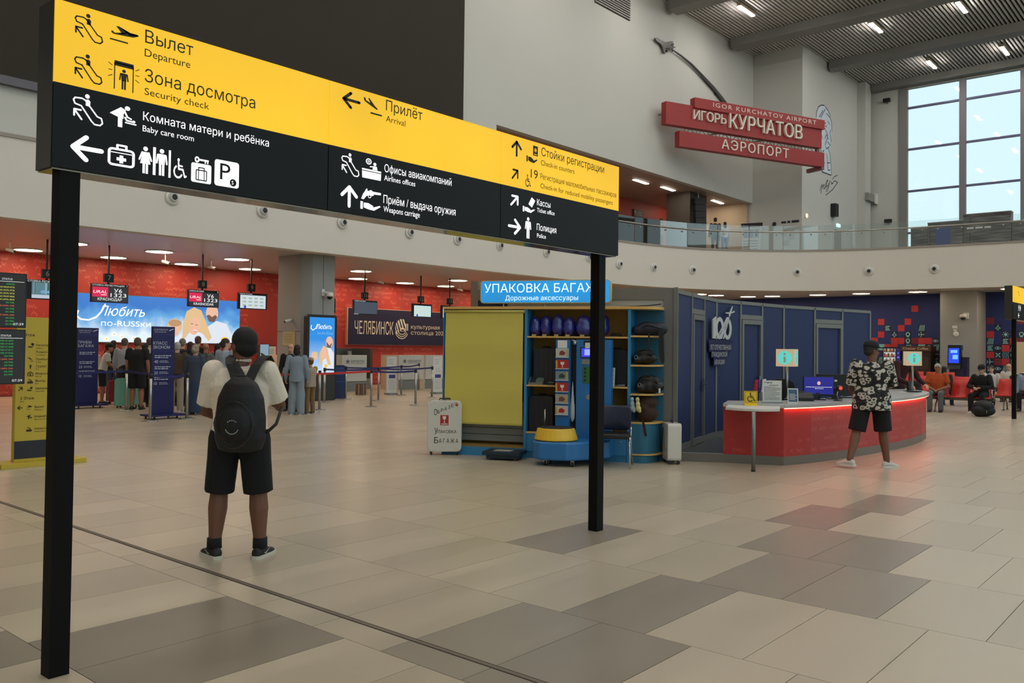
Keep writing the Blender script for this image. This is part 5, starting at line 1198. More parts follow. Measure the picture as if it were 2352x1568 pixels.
def blank(t, a, b, z0, z1):
    scr(t, a+0.02, b-0.02, z0+0.03, z1-0.06, E('screen_slate', (70, 80, 94), 0.9)); text(t, 'CHECK-IN DESK', a+0.03, z1-0.05, 0.034, SW, -0.006, 0.5); scr(t, a+0.01, a+0.2, z0+0.008, z0+0.022, SW, -0.005, 'status_bar')
hanging(6, 9.25, 8.75, 9.75, 'hanging monitor with a forest picture under number 6', forest)
hanging(7, 10.86, 10.38, 11.40, 'hanging flight monitor naming the city in Cyrillic', ural('СТОЙКА РЕГИСТРАЦИИ', 'КРАСНОДАР'))
hanging(8, 13.67, 13.20, 14.20, 'hanging flight monitor naming the city in Latin letters', ural('CHECK-IN DESK', 'KRASNODAR'))
hanging(9, 15.34, 14.87, 15.90, 'hanging monitor with a pale poster under number 9', poster((206, 218, 226), (170, 196, 170), 'CHECK-IN DESK'))
hanging(10, 18.12, 17.62, 18.62, 'hanging monitor half hidden behind the grey column', poster((208, 220, 224), (190, 200, 190)))
hanging(11, 19.94, 19.42, 20.50, 'hanging monitor with a plain slate screen under number 11', blank)
hanging(12, 22.68, 22.23, 23.23, 'hanging monitor with a pale green poster under number 12', poster((196, 222, 224), (214, 226, 200)))
hanging(13, 24.24, 23.76, 24.76, 'hanging monitor cut by the yellow blind under number 13', poster((214, 226, 232), (190, 210, 220)))

# ---- billboard
def sky_print():
    m = bpy.data.materials.new('billboard_sky_print'); m.use_nodes = True; nt = m.node_tree; N = nt.nodes; L = nt.links; b = N['Principled BSDF']
    b.inputs['Base Color'].default_value = (0.02,0.02,0.02,1)
    tc = N.new('ShaderNodeTexCoord'); sp = N.new('ShaderNodeSeparateXYZ'); L.new(tc.outputs['Object'], sp.inputs[0])
    nz = N.new('ShaderNodeTexNoise'); nz.inputs['Scale'].default_value = 1.5; nz.inputs['Detail'].default_value = 4; L.new(tc.outputs['Object'], nz.inputs['Vector'])
    ad = N.new('ShaderNodeMath'); ad.operation = 'MULTIPLY_ADD'; ad.inputs[1].default_value = -0.75; L.new(sp.outputs['Z'], ad.inputs[0])
    m2 = N.new('ShaderNodeMath'); m2.operation = 'MULTIPLY_ADD'; m2.inputs[1].default_value = 1.15; m2.inputs[2].default_value = 1.72; L.new(nz.outputs['Fac'], m2.inputs[0]); L.new(m2.outputs[0], ad.inputs[2])
    cr = N.new('ShaderNodeValToRGB'); e = cr.color_ramp.elements; e[0].position = 0.1; e[0].color = lin((36, 120, 205)); e[1].position = 0.95; e[1].color = lin((228, 244, 252))
    e2 = cr.color_ramp.elements.new(0.5); e2.color = lin((96, 170, 228)); L.new(ad.outputs[0], cr.inputs[0])
    L.new(cr.outputs[0], b.inputs['Emission Color']); b.inputs['Emission Strength'].default_value = 1.0
    return m
t = thing('billboard', 'bright backlit sky blue advertisement on the red wall above the queue', 'billboard', (11.5, 28.08, 0))
mb = MB(); mb.box(0, 6.05, 0, 0.12, 1.63, 3.2); mb.build('frame', ALU, t)
mb = MB(); mb.flat(0.02, 6.03, 1.65, 3.18, -0.004); mb.build('print', sky_print(), t)
BBW = E('billboard_white', (255,255,255), 1.15)
text(t, 'Любить', 0.90, 2.50, 0.30, BBW, -0.012, 1.56, 0.0, shear=0.35)
mb = MB(); mb.stroke([(0.1+0.2,2.62),(0.25,2.46),(0.38,2.36),(0.62,2.34),(0.86,2.44),(1.02,2.62),(1.14,2.86)], 0.05, -0.012); mb.build('lettering_swash', BBW, t)
text(t, 'по-RUSSки', 1.02, 2.17, 0.17, BBW, -0.012, 1.65, 0.012)
SKIN1, HAIRB, HAIRD, WHT2 = E('ad_skin', (236, 186, 158), 1.0), E('ad_blond', (226, 190, 140), 1.0), E('ad_dark_hair', (120, 84, 66), 0.9), E('ad_cloth', (222, 230, 240), 1.0)
def blob(nm, mat, pts, y): mb = MB(); mb.poly([(x-11.5, z) for x, z in pts], y); mb.build(nm, mat, t)
def oval(cx, cz, rx, rz, n=20, tilt=0): return [(cx+rx*math.cos(a)*math.cos(tilt)-rz*math.sin(a)*math.sin(tilt), cz+rx*math.cos(a)*math.sin(tilt)+rz*math.sin(a)*math.cos(tilt)) for a in [2*PI*k/n for k in range(n)]]
blob('printed_man', WHT2, [(16.1,1.66),(16.2,2.2),(16.6,2.45),(17.0,2.35),(17.25,1.9),(17.3,1.66)], -0.008)
blob('printed_man', SKIN1, oval(16.42,2.72,0.24,0.30), -0.010); blob('printed_man', HAIRD, [(16.2,2.62),(16.3,2.42),(16.5,2.40),(16.62,2.58),(16.55,2.66),(16.42,2.58),(16.3,2.66)], -0.012)
blob('printed_woman', WHT2, [(15.0,1.66),(15.2,1.95),(15.7,2.0),(16.2,1.95),(16.5,1.66)], -0.013)
blob('printed_woman', HAIRB, [(15.3,1.75),(15.32,2.3),(15.45,2.75),(15.72,2.90),(16.0,2.80),(16.2,2.35),(16.42,1.85),(16.3,1.72),(16.05,2.0),(15.6,2.1),(15.45,1.85)], -0.015); blob('printed_woman', SKIN1, oval(15.76,2.25,0.21,0.32,20,-0.2), -0.017)
blob('printed_woman', E('ad_smile', (250,236,228), 1.0), oval(15.78,2.08,0.08,0.025), -0.019)
for dx in (-0.09, 0.09): blob('printed_woman', HAIRD, oval(15.74+dx,2.30-dx*0.2,0.05,0.012), -0.019)
blob('printed_woman', E('ad_lips', (200, 110, 100), 0.9), oval(15.78,2.055,0.07,0.012), -0.020)
blob('printed_child', HAIRB, oval(15.02,2.22,0.27,0.26), -0.0105); blob('printed_child', SKIN1, oval(15.0,2.08,0.2,0.22), -0.0115); blob('printed_child', E('ad_hair_mid', (196, 150, 110), 0.95), oval(15.03,2.33,0.24,0.12), -0.0125)
blob('printed_flower', E('ad_yellow', (250, 200, 70), 1.0), oval(16.94,1.78,0.16,0.10), -0.021)
for i, (x, z) in enumerate(((12.95,1.90),(13.2,1.84),(13.6,1.78),(12.7,1.75))):
    blob('printed_flower', BBW, oval(x,z,0.075,0.06), -0.010); blob('printed_flower', E('ad_yellow', (250,200,70), 1.0), oval(x,z,0.03,0.026), -0.012)

# ---- city board
t = thing('city_board', 'navy city of culture board with white lettering on the red wall', 'board', (22.47, 28.08, 0))
mb = MB(); mb.box(0, 7.4, 0, 0.12, 1.66, 3.2); mb.build('frame', M('frame_pinkish', (190, 140, 120), 0.5), t)
mb = MB(); mb.box(0.06, 7.38, -0.008, 0, 1.67, 3.17); mb.build('panel', M('board_navy', (18, 17, 56), 0.5), t)
CB = M('board_cream', (214, 208, 192), 0.6)
text(t, 'ЧЕЛЯБИНСК', 0.39, 2.11, 0.52, CB, -0.02, 2.12, 0.035)
text(t, 'культурная', 3.54, 2.40, 0.17, CB, -0.02, 1.76, 0.008); text(t, 'столица 2027', 3.54, 2.14, 0.17, CB, -0.02, 2.2, 0.008, split=True)
cx, cz = 3.0, 2.39
for k in range(5):
    a0 = PI*(0.62+0.12*k); mb = MB(); mb.poly([(cx-0.33+0.13*k, cz-0.25+0.12*k*0.6), (cx+0.39*math.cos(PI*(0.98-0.125*k)), cz+0.42*math.sin(PI*(0.98-0.125*k))), (cx+0.39*math.cos(PI*(0.90-0.125*k)), cz+0.42*math.sin(PI*(0.90-0.125*k))), (cx-0.28+0.13*k, cz-0.22+0.12*k*0.6)], -0.02); mb.build('emblem_ray', CB, t)
for k in range(3): mb = MB(); mb.ring(cx, cz-0.03*k, 0.24+0.06*k, 0.275+0.06*k, -0.02, 16, PI*1.08, PI*1.86); mb.build('emblem_arc', CB, t)
mb = MB(); mb.poly([(cx-0.10,cz-0.12),(cx+0.18,cz-0.12),(cx+0.18,cz-0.0),(cx+0.04,cz+0.06),(cx-0.10,cz-0.0)], -0.021); mb.flat(cx+0.20,cx+0.26,cz-0.1,cz+0.22,-0.021); mb.flat(cx+0.30,cx+0.36,cz-0.08,cz+0.22,-0.021); mb.build('emblem_house', CB, t); mb = MB(); mb.flat(cx-0.04,cx+0.12,cz-0.10,cz-0.04,-0.024); mb.build('emblem_door', M('board_navy', (18,17,56), 0.5), t)

# ---- check-in counters
CW = M('counter_white', (206, 206, 200), 0.45); CG = M('counter_grey', (128, 132, 130), 0.5); CBE = M('counter_beige', (196, 174, 150), 0.5)
for x0, x1, word, lab in ((19.18, 20.3, 'КУРЧАТОВ', 'white check-in counter with Cyrillic name behind the blue belt'), (21.85, 23.13, 'KURCHATOV', 'white check-in counter with Latin name left of the kiosk'), (23.22, 24.4, '', 'white check-in counter half hidden by the yellow blind'), (6.5, 7.7, '', 'white check-in counter behind the flight screens'), (9.6, 10.8, '', 'white check-in counter at desk seven behind the queue'), (12.5, 13.7, '', 'white check-in counter at desk eight behind the queue'), (16.9, 18.1, '', 'white check-in counter hidden by the grey column')):
    t = thing('check_in_counter', lab, 'counter', (x0, 24.2, 0), 0, 'check-in counters'); w = x1-x0
    mb = MB(); mb.box(0, w, 0, 0.06, 0.36, 1.29); bevel(mb.build('front_panel', CW, t), 0.01)
    mb = MB(); mb.box(0.03, w-0.03, 0.05, 0.6, 0.0, 0.36); mb.build('base', CG, t)
    mb = MB(); mb.box(-0.28, 0, 0.02, 0.7, 0.0, 1.29); mb.build('side_panel', CBE, t); mb = MB(); mb.box(0, w, 0.06, 0.7, 0.72, 0.76); mb.build('worktop', CW, t)
    if word:
        text(t, word, w*0.36, 1.02, 0.085, M('name_grey', (92, 96, 104), 0.5), -0.006, w*0.52, 0.02); mb = MB()
        for k in range(5): a = PI/2+2*PI*k/5; mb.poly([(w*0.22+0.10*math.cos(a), 1.06+0.10*math.sin(a)), (w*0.22+0.05*math.cos(a+0.5), 1.06+0.05*math.sin(a+0.5)), (w*0.22, 1.06), (w*0.22+0.05*math.cos(a-0.5), 1.06+0.05*math.sin(a-0.5))], -0.006)
        mb.build('star', M('name_grey', (92,96,104), 0.5), t); flow(t, w*0.36, 0.98, w*0.5, 0.014, M('name_grey', (92,96,104), 0.5), -0.006, 3)
t = thing('baggage_conveyor', 'grey steel baggage conveyor housing behind the counter', 'conveyor', (19.75, 25.2, 0))
mb = MB(); mb.box(0, 1.66, 0, 1.2, 0, 0.4); mb.build('belt_bed', CG, t); mb = MB(); mb.box(0.0, 0.12, 0, 1.2, 0.4, 1.52); mb.box(1.54, 1.66, 0, 1.2, 0.4, 1.52); mb.box(0.12, 1.54, 0.9, 1.2, 0.4, 1.52); mb.build('hood', M('conveyor_steel', (96, 100, 96), 0.3, 0.6), t)
for i, x in enumerate((0.34, 1.0)): mb = MB(); mb.box(x, x+0.14, 0.6, 0.66, 1.0, 1.42); mb.build('strip_curtain', M('strip_pale', (150,150,138), 0.4), t)
t = thing('notice_board', 'white framed notice standing on a dark red plinth before the column', 'notice board', (18.3, 27.9, 0))
mb = MB(); mb.box(0, 0.68, 0, 0.05, 1.05, 1.56); mb.build('sheet', PAPER, t); mb = MB(); mb.box(-0.04, 0.72, 0.05, 0.12, 0, 1.6); mb.build('plinth', M('plinth_red', (92,18,22), 0.5), t)
for i in range(4): flow(t, 0.08, 1.44-i*0.05, 0.5, 0.014, INK, -0.004, i)

# ---- advertising totem by the column
t = thing('advertising_totem', 'tall digital advertising totem with blue screen beside the column', 'totem', (15.1, 20.68, 0))
mb = MB(); mb.rbox(0, 1.08, 0.0, 0.16, 0.0, 2.52, 0.07, 4); bevel(mb.build('casing', BLACKP, t), 0.01)
mb = MB(); mb.box(0.06, 1.02, -0.004, 0, 0.03, 0.74); mb.build('lower_panel', M('totem_dark', (44, 44, 42), 0.5), t)
def grad(name, c0, c1, z0, z1):
    m = E(name, c0, 1.0); nt = m.node_tree; N = nt.nodes; L = nt.links
    tc = N.new('ShaderNodeTexCoord'); sp = N.new('ShaderNodeSeparateXYZ'); L.new(tc.outputs['Object'], sp.inputs[0]); mr = N.new('ShaderNodeMapRange'); mr.inputs[1].default_value = z0; mr.inputs[2].default_value = z1; L.new(sp.outputs['Z'], mr.inputs[0])
    cr = N.new('ShaderNodeValToRGB'); cr.color_ramp.elements[0].color = lin(c0); cr.color_ramp.elements[1].color = lin(c1); L.new(mr.outputs[0], cr.inputs[0]); L.new(cr.outputs[0], N['Principled BSDF'].inputs['Emission Color']); return m
mb = MB(); mb.flat(0.09, 0.99, 0.80, 2.44, -0.006); mb.build('display', grad('totem_sky', (196, 220, 246), (30, 140, 226), 0.8, 1.8), t)
text(t, 'Любить', 0.32, 2.10, 0.13, BBW, -0.012, 0.56, 0.0, shear=0.35); text(t, 'по-RUSSки', 0.36, 1.94, 0.075, E('totem_faint', (120, 190, 240), 1.0), -0.012, 0.56, 0.01)
mb = MB(); mb.stroke([(0.15,2.20),(0.13,2.12),(0.20,2.06),(0.30,2.12),(0.36,2.24)], 0.022, -0.012); mb.build('lettering_swash', BBW, t)
def blob2(nm, mat, pts, y): mb = MB(); mb.poly([(x, z) for x, z in pts], y); mb.build(nm, mat, t)
blob2('printed_man', WHT2, [(0.55,0.9),(0.6,1.5),(0.8,1.6),(0.97,1.4),(0.97,0.9)], -0.010); blob2('printed_man', SKIN1, oval(0.80,1.72,0.13,0.17), -0.012); blob2('printed_man', HAIRD, [(0.68,1.74),(0.72,1.56),(0.84,1.54),(0.9,1.7),(0.8,1.62)], -0.014)
blob2('printed_woman', HAIRB, [(0.44,1.0),(0.46,1.42),(0.58,1.62),(0.72,1.55),(0.86,1.05),(0.76,1.05),(0.66,1.3)], -0.016); blob2('printed_woman', SKIN1, oval(0.60,1.38,0.11,0.17), -0.018); blob2('printed_child', SKIN1, oval(0.27,1.30,0.11,0.12), -0.016); blob2('printed_child', HAIRB, oval(0.27,1.38,0.11,0.06), -0.018)
blob2('printed_flower', E('ad_yellow', (250,200,70), 1.0), oval(0.68,1.02,0.06,0.05), -0.02); blob2('printed_flower', E('ad_yellow', (250,200,70), 1.0), oval(0.30,0.90,0.08,0.05), -0.02)
t = thing('litter_bin', 'dark blue litter bin behind the advertising totem', 'bin', (16.55, 21.25, 0))
mb = MB(); mb.rbox(0, 0.42, 0, 0.36, 0, 1.02, 0.06, 3); mb.build('body', M('bin_navy', (18, 38, 84), 0.4), t); mb = MB(); mb.box(0.05, 0.37, -0.01, 0, 0.72, 0.95); mb.build('flap', M('bin_blue', (40,76,130), 0.4), t); mb = MB(); mb.box(0.05, 0.37, -0.01, 0, 0.50, 0.53); mb.build('band', M('bin_blue', (40,76,130), 0.4), t)

# ---- airline stands
AW = M('stand_print_white', (196, 200, 214), 0.5)
def airline_stand(label, x0, w, y, word1, word2, blocks):
    t = thing('airline_stand', label, 'stand', (x0, y, 0), 0, 'navy airline stands')
    mb = MB(); mb.box(0, w, 0, 0.06, 0.10, 1.99); bevel(mb.build('panel', NAVYST, t), 0.006); mb = MB(); mb.box(-0.10, w+0.16, -0.22, 0.28, 0.06, 0.10); mb.build('base', NAVYST, t)
    for x in (0.0, w): 
        for yy in (-0.16, 0.22): mb = MB(); mb.ell((x, yy, 0.03), (0.02, 0.03, 0.03)); mb.build('caster', BLACKP, t)
    text(t, 'АЭРОФЛОТ', 0.03, 1.90, 0.035, AW, -0.004, w*0.62); mb = MB(); mb.poly([(w*0.70,1.90),(w*0.78,1.925),(w*0.95,1.955),(w*0.92,1.93),(w*0.78,1.90)], -0.004); mb.build('wing_emblem', AW, t); flow(t, 0.05, 1.865, w*0.5, 0.012, AW, -0.004, 9)
    mb = MB(); mb.flat(0.01, w-0.01, 1.815, 1.82, -0.004); mb.flat(0.01, w-0.01, 1.46, 1.465, -0.004); mb.build('rule', M('rule_blue', (70,76,140), 0.5), t)
    text(t, word1, 0.02, 1.60, 0.062, AW, -0.004, w*0.62, 0.012); text(t, word2, 0.02, 1.51, 0.062, AW, -0.004, w*0.74, 0.012)
    for z, s_ in blocks:
        flow(t, 0.06, z+0.15, w*0.72, 0.020, AW, -0.004, int(z*10)); flow(t, 0.06, z+0.11, w*0.6, 0.020, AW, -0.004, int(z*11))
        if s_: text(t, s_, 0.05, z, 0.062, AW, -0.004, None, 0.012); flow(t, 0.17, z+0.04, w*0.35, 0.012, AW, -0.004, int(z*12)); flow(t, 0.17, z+0.01, w*0.4, 0.012, AW, -0.004, int(z*13))
    return t
airline_stand('navy airline stand about baggage drop beside the left sign post', 9.22, 0.52, 21.95, 'ПРИЕМ', 'БАГАЖА', [(1.22, ''), (0.99, '23'), (0.76, '10')])
airline_stand('navy airline economy class stand in front of the queue', 9.08, 0.51, 17.9, 'КЛАСС', 'ЭКОНОМ', [(1.20, '40'), (0.96, '20'), (0.73, '10')])
for x, y, lab in ((19.16, 21.8, 'white leaflet stand left of the second counter'), (20.81, 21.3, 'white leaflet stand beside the yellow blind')):
    t = thing('leaflet_stand', lab, 'stand', (x, y, 0), 0, 'white leaflet stands')
    mb = MB(); mb.box(0, 0.42, 0, 0.05, 0.06, 1.28); bevel(mb.build('panel', CW, t), 0.005); mb = MB(); mb.box(0.03, 0.39, -0.12, 0.17, 0, 0.06); mb.build('base', CG, t)
    mb = MB(); mb.poly([(0.26,1.19),(0.33,1.21),(0.38,1.25),(0.30,1.20)], -0.004); mb.build('wing_emblem', INK, t); mb = MB(); mb.flat(0.08, 0.36, 0.55, 0.67, -0.004); mb.build('blue_band', M('band_indigo', (54,56,120), 0.5), t)
    for i in range(3): flow(t, 0.06, 1.18-i*0.07, 0.2, 0.016, M('print_grey', (120,124,130), 0.6), -0.004, i)
    for i in range(7): flow(t, 0.06, 0.48-i*0.05, 0.3, 0.012, M('print_grey', (120,124,130), 0.6), -0.004, i+4)
    for x2 in (0.13, 0.25): mb = MB(); mb.stroke([(x2,0.88),(x2+0.02,0.78),(x2+0.06,0.76)], 0.014, -0.004); mb.build('pictogram', M('print_grey', (120,124,130), 0.6), t)
t = thing('waste_basket', 'small brown slatted basket beside the white leaflet stand', 'basket', (18.55, 22.4, 0))
mb = MB(); mb.lathe(0, 0, [(0.15,0),(0.17,0.36),(0.155,0.36),(0.14,0.02)], 14); mb.build('tub', M('basket_brown', (104, 84, 66), 0.7), t)
for k in range(7): a = 2*PI*k/7; mb = MB(); mb.cbox(0.168*math.cos(a), 0.168*math.sin(a), 0.18, 0.03, 0.03, 0.34); mb.build('slat', M('basket_pale', (150,130,108), 0.7), t)

# ---- queue barriers
STD = [(9.78,20.5),(8.84,17.46),(9.66,17.46),(13.42,17.81),(15.14,19.87),(15.12,17.83),(16.96,19.67),(16.8,21.0),(19.57,21.55),(16.5,17.58),(19.45,19.96),(22.3,23.6),(6.4,20.6),(10.9,17.2)]
stl = ['steel barrier post between the navy stands','steel barrier post at the left foot of the economy class stand','steel barrier post right of the economy class stand','steel barrier post behind the child in yellow','steel barrier post hidden behind the woman and child','steel barrier post where red and blue belts meet','steel barrier post behind the red and blue corner post','steel barrier post beside the blue litter bin','steel barrier post at the white leaflet stand','steel barrier post ending the near blue belt','steel barrier post just left of the kiosk','steel barrier post far back at the second counter','steel barrier post hidden behind the left sign post','steel barrier post hidden by the standing traveller']
BBL, BRD = M('belt_navy', (28, 34, 92), 0.6), M('belt_red', (196, 42, 30), 0.6)
BELT = [(0,2,BBL,None),(0,12,BBL,None),(1,2,BBL,None),(5,13,BRD,None),(5,9,BBL,None),(4,6,BBL,None),(7,8,BBL,None),(6,10,BBL,None),(8,11,BBL,None)]
proto_s = None
posts = []
for i, (x, y) in enumerate(STD):
    if proto_s is None:
        t = thing('barrier_post', '', 'barrier post'); mb = MB(); mb.cyl(0, 0, 0.03, 0.96, 0.032, 14); mb.build('pole', STEEL, t, True)
        mb = MB(); mb.lathe(0, 0, [(0.17,0),(0.17,0.015),(0.10,0.028),(0.035,0.035)], 22); mb.build('foot', STEEL, t, True); mb = MB(); mb.cyl(0, 0, 0.90, 0.99, 0.04, 14); mb.build('belt_head', BLACKP, t, True); proto_s = t
    else: t = copy_tree(proto_s)
    t.location = (x, y, 0); tag(t, stl[i], 'barrier post', 'queue barrier posts'); posts.append(t)
for a, b, m_, _ in BELT:
    p, q = Vector(STD[a]), Vector(STD[b]); n_ = (q-p).normalized(); s = Vector((-n_.y, n_.x))*0.003; mb = MB()
    mb.loft([[(n_.x*0.04+(q-p).x*f*0.985-s.x, n_.y*0.04+(q-p).y*f*0.985-s.y, 0.92-0.03*math.sin(PI*f)), (n_.x*0.04+(q-p).x*f*0.985+s.x, n_.y*0.04+(q-p).y*f*0.985+s.y, 0.92-0.03*math.sin(PI*f)), (n_.x*0.04+(q-p).x*f*0.985+s.x, n_.y*0.04+(q-p).y*f*0.985+s.y, 0.97-0.03*math.sin(PI*f)), (n_.x*0.04+(q-p).x*f*0.985-s.x, n_.y*0.04+(q-p).y*f*0.985-s.y, 0.97-0.03*math.sin(PI*f))] for f in [k/8 for k in range(9)]])
    mb.build('belt', m_, posts[a])

# ---- cameras and notices
def bullet_cam(label, loc, rz, wall=False):
    t = thing('security_camera', label, 'camera', loc, rz, 'security cameras')
    mb = MB(); (mb.tube([(0,0.12,0.0),(0,0.05,-0.03),(0,0,-0.03)], 0.018, 8) if wall else mb.tube([(0,0,0.2),(0,0,0.0)], 0.018, 8)); mb.build('bracket', WHITEP, t, True)
    mb = MB(); mb.tube([(0,0.10,-0.02),(0,-0.14,-0.09)], 0.045, 12); mb.build('body', WHITEP, t, True); mb = MB(); mb.tube([(0,-0.138,-0.089),(0,-0.15,-0.093)], 0.036, 12); mb.build('lens', BLACKP, t)
    return t
for loc, lab in (((8.72,25.0,4.1),'white bullet camera under the soffit above the flight screens'),((12.83,24.6,4.1),'white bullet camera under the soffit between the two flight monitors'),((14.56,25.0,4.1),'white bullet camera under the soffit right of the Latin flight monitor'),((21.72,25.15,4.1),'white bullet camera under the soffit right of the slate screen'),((26.31,25.4,4.1),'white bullet camera under the soffit above number 13')): bullet_cam(lab, loc, 0.5)
bullet_cam('white bullet camera on the left face of the grey column', (15.23, 21.75, 2.4), -1.57, True)
t = thing('dome_camera', 'white dome camera on a bracket at the grey column', 'camera', (16.05, 21.0, 3.1))
mb = MB(); mb.tube([(-0.12,0.06,0.10),(-0.12,-0.05,0.10),(0,-0.12,0.10)], 0.025, 8); mb.box(-0.17,-0.07,0.04,0.08,0.0,0.2); mb.build('bracket', WHITEP, t); mb = MB(); mb.lathe(0,-0.12,[(0.02,0.12),(0.10,0.10),(0.11,0.0),(0.10,-0.02)],16); mb.build('housing', WHITEP, t, True); mb = MB(); mb.ell((0,-0.12,-0.03),(0.085,0.085,0.08)); mb.build('dome', BLACKP, t, True)
t = thing('wall_notice', 'yellowed paper plan posted on the left face of the column', 'notice', (15.34, 22.2, 1.61), -PI/2)
mb = MB(); mb.box(0, 0.62, -0.006, 0, 0, 0.42); mb.build('sheet', M('old_paper', (182, 168, 128), 0.8), t)
for i in range(5): flow(t, 0.08, 0.08+i*0.06, 0.4, 0.012, M('print_olive', (110, 104, 76), 0.7), -0.009, i+31)
# luggage on the floor of the queue
suitcase('mint green suitcase standing behind the barrier post', (10.25, 21.45, 0), CAMF, 0.52, 0.28, 0.74, M('suitcase_mint', (104, 168, 148), 0.4), True)
suitcase('pale green suitcase behind the traveller with backpack', (13.3, 19.6, 0), CAMF, 0.42, 0.26, 0.66, M('suitcase_pale_green', (140, 190, 170), 0.4), True)
suitcase('red suitcase beside the white shirted traveller', (10.75, 23.1, 0), CAMF+0.5, 0.40, 0.25, 0.62, M('suitcase_red', (140, 30, 34), 0.4), True)
t = softbag('hiking_backpack', 'brown hiking backpack on the floor at the column foot', (13.0, 19.0, 0), CAMF, (0.42, 0.34, 0.56), M('pack_brown', (62, 52, 38), 0.9, bump=0.4, bs=14), 'backpack', None, 4)
mb = MB(); mb.tube([(-0.12,-0.14,0.48),(-0.14,-0.19,0.3),(-0.12,-0.17,0.1)], 0.016, 6); mb.build('strap', M('pack_strap', (36,32,26), 0.8), t, True)
t = softbag('holdall', 'black holdall on the floor between the woman in denim and the child', (12.55, 17.45, 0), CAMF+0.2, (0.44, 0.26, 0.34), BK, 'bag', None, 9)
mb = MB(); mb.tube([(-0.1,0,0.3),(-0.06,0,0.4),(0.06,0,0.4),(0.1,0,0.3)], 0.012, 6); mb.build('handle', BLACKP, t, True)
t = softbag('sports_bag', 'big black sports bag carried on top of the mint suitcase', (10.35, 21.35, 0.77), CAMF, (0.86, 0.34, 0.34), M('sports_black', (24,26,24), 0.8, bump=0.3, bs=14), 'bag', None, 12)
mb = MB(); mb.tube([(-0.25,-0.12,0.26),(0,-0.16,0.36),(0.25,-0.12,0.26)], 0.014, 6); mb.build('handle', BLACKP, t, True)

# ================================================================== WAITING AREA
# ---- wall mosaic (children of the navy wall); squares of 0.30 m
MRED, MDRED, MCY, MDK = M('mosaic_red', (166, 40, 48), 0.6), M('mosaic_dark_red', (110, 26, 44), 0.6), M('mosaic_cyan', (110, 168, 176), 0.6), M('mosaic_dark', (18, 24, 48), 0.6)
MLINE = M('mosaic_line', (140, 196, 204), 0.6)
def msq(c0Y, c, r, kind):
    """square at column c (to the right), row r (down) of the mosaic grid; wall faces -X"""
    y1 = c0Y - 0.3*c; y0 = y1-0.3; z1 = 3.80-0.3*r; z0 = z1-0.3
    mb = MB(); mb.box(42.588, 42.602, y0+0.004, y1-0.004, z0+0.004, z1-0.004)
    base = {'r': MRED, 'd': MDRED, 'c': MCY, 's': MDK}.get(kind, MDK); mb.build('mosaic_square', base, WALLNAVY)
    if kind in 'rdc': return
    m = MB()
    if kind == 's':
        for k in range(6): m.poly([(0.05+0.15*k, 0.05), (0.11+0.15*k, 0.05), (min(0.36+0.15*k,0.97), 0.95), (min(0.30+0.15*k,0.95), 0.95)])
    elif kind == 'p':
        m.poly([(0.1,0.46),(0.5,0.56),(0.9,0.54),(0.95,0.5),(0.9,0.46),(0.5,0.44)]); m.poly([(0.45,0.5),(0.56,0.5),(0.40,0.92),(0.32,0.92)]); m.poly([(0.45,0.5),(0.56,0.5),(0.40,0.08),(0.32,0.08)]); m.poly([(0.1,0.5),(0.2,0.5),(0.1,0.72),(0.04,0.72)]); m.poly([(0.1,0.5),(0.2,0.5),(0.1,0.28),(0.04,0.28)])
    elif kind == 'f':
        m.stroke([(0.5,0.9),(0.42,0.6),(0.15,0.4),(0.42,0.42),(0.4,0.15),(0.6,0.15),(0.58,0.42),(0.85,0.4),(0.58,0.6)], 0.07, 0, True)
    elif kind == 'o': m.ring(0.5, 0.55, 0.2, 0.32); m.flat(0.3, 0.7, 0.12, 0.22)
    elif kind == 'n':
        m.disc(0.5, 0.5, 0.2)
        for k in range(8): a = 2*PI*k/8; m.stroke([(0.5+0.3*math.cos(a),0.5+0.3*math.sin(a)),(0.5+0.44*math.cos(a),0.5+0.44*math.sin(a))], 0.07)
    elif kind == 'w':
        for k in range(4): m.stroke([(0.15+0.22*k+0.06*math.sin(j), 0.05+0.9*j/8) for j in range(9)], 0.06)
    elif kind == 'x':
        for k in range(4): a = PI/4+PI/2*k; m.poly([(0.5,0.5),(0.5+0.25*math.cos(a-0.3),0.5+0.25*math.sin(a-0.3)),(0.5+0.48*math.cos(a),0.5+0.48*math.sin(a)),(0.5+0.25*math.cos(a+0.3),0.5+0.25*math.sin(a+0.3))])
    elif kind == 'h': m.stroke([(0.2,0.4),(0.1,0.5),(0.2,0.65),(0.35,0.7),(0.5,0.85),(0.7,0.75),(0.85,0.6),(0.8,0.42)], 0.06, 0, True); m.stroke([(0.35,0.3),(0.35,0.12)], 0.05); m.stroke([(0.55,0.3),(0.55,0.12)], 0.05)
    elif kind == 'e': m.stroke([(0.1,0.5),(0.3,0.7),(0.6,0.7),(0.9,0.5),(0.6,0.35),(0.3,0.35)], 0.06, 0, True); m.disc(0.48, 0.52, 0.12)
    else:
        for k in range(4): m.flat(0.12+0.05*(k % 2), 0.85-0.1*(k % 3), 0.15+0.2*k, 0.25+0.2*k)
    m.xf(lambda p: (42.583, y1-0.3*p[0], z0+0.3*p[2])); m.build('pictogram', MLINE, WALLNAVY)
LEFTG = {0:'......r...', 1:'..........', 2:'.r...r....', 3:'..t.r..s..', 4:'.r.f.o.p..f', 5:'r..rrodrrex', 6:'.crr.s.chst', 7:'..t.o.x.epn', 8:'.srtx.dp.tp', 9:'.p.r..t.srx', 10:'.rtxs.pr.tn'}
for r, row in LEFTG.items():
    for c, k in enumerate(row):
        if k != '.': msq(13.75, c, r, k)
RIGHTG = {2:'d...dr', 3:'.f...d', 4:'r.n.or', 5:'s.trdt', 6:'teRsht'.lower(), 7:'rxwh.d', 8:'pdrtep', 9:'teshrx', 10:'xtrpet', 11:'rsphxd'}
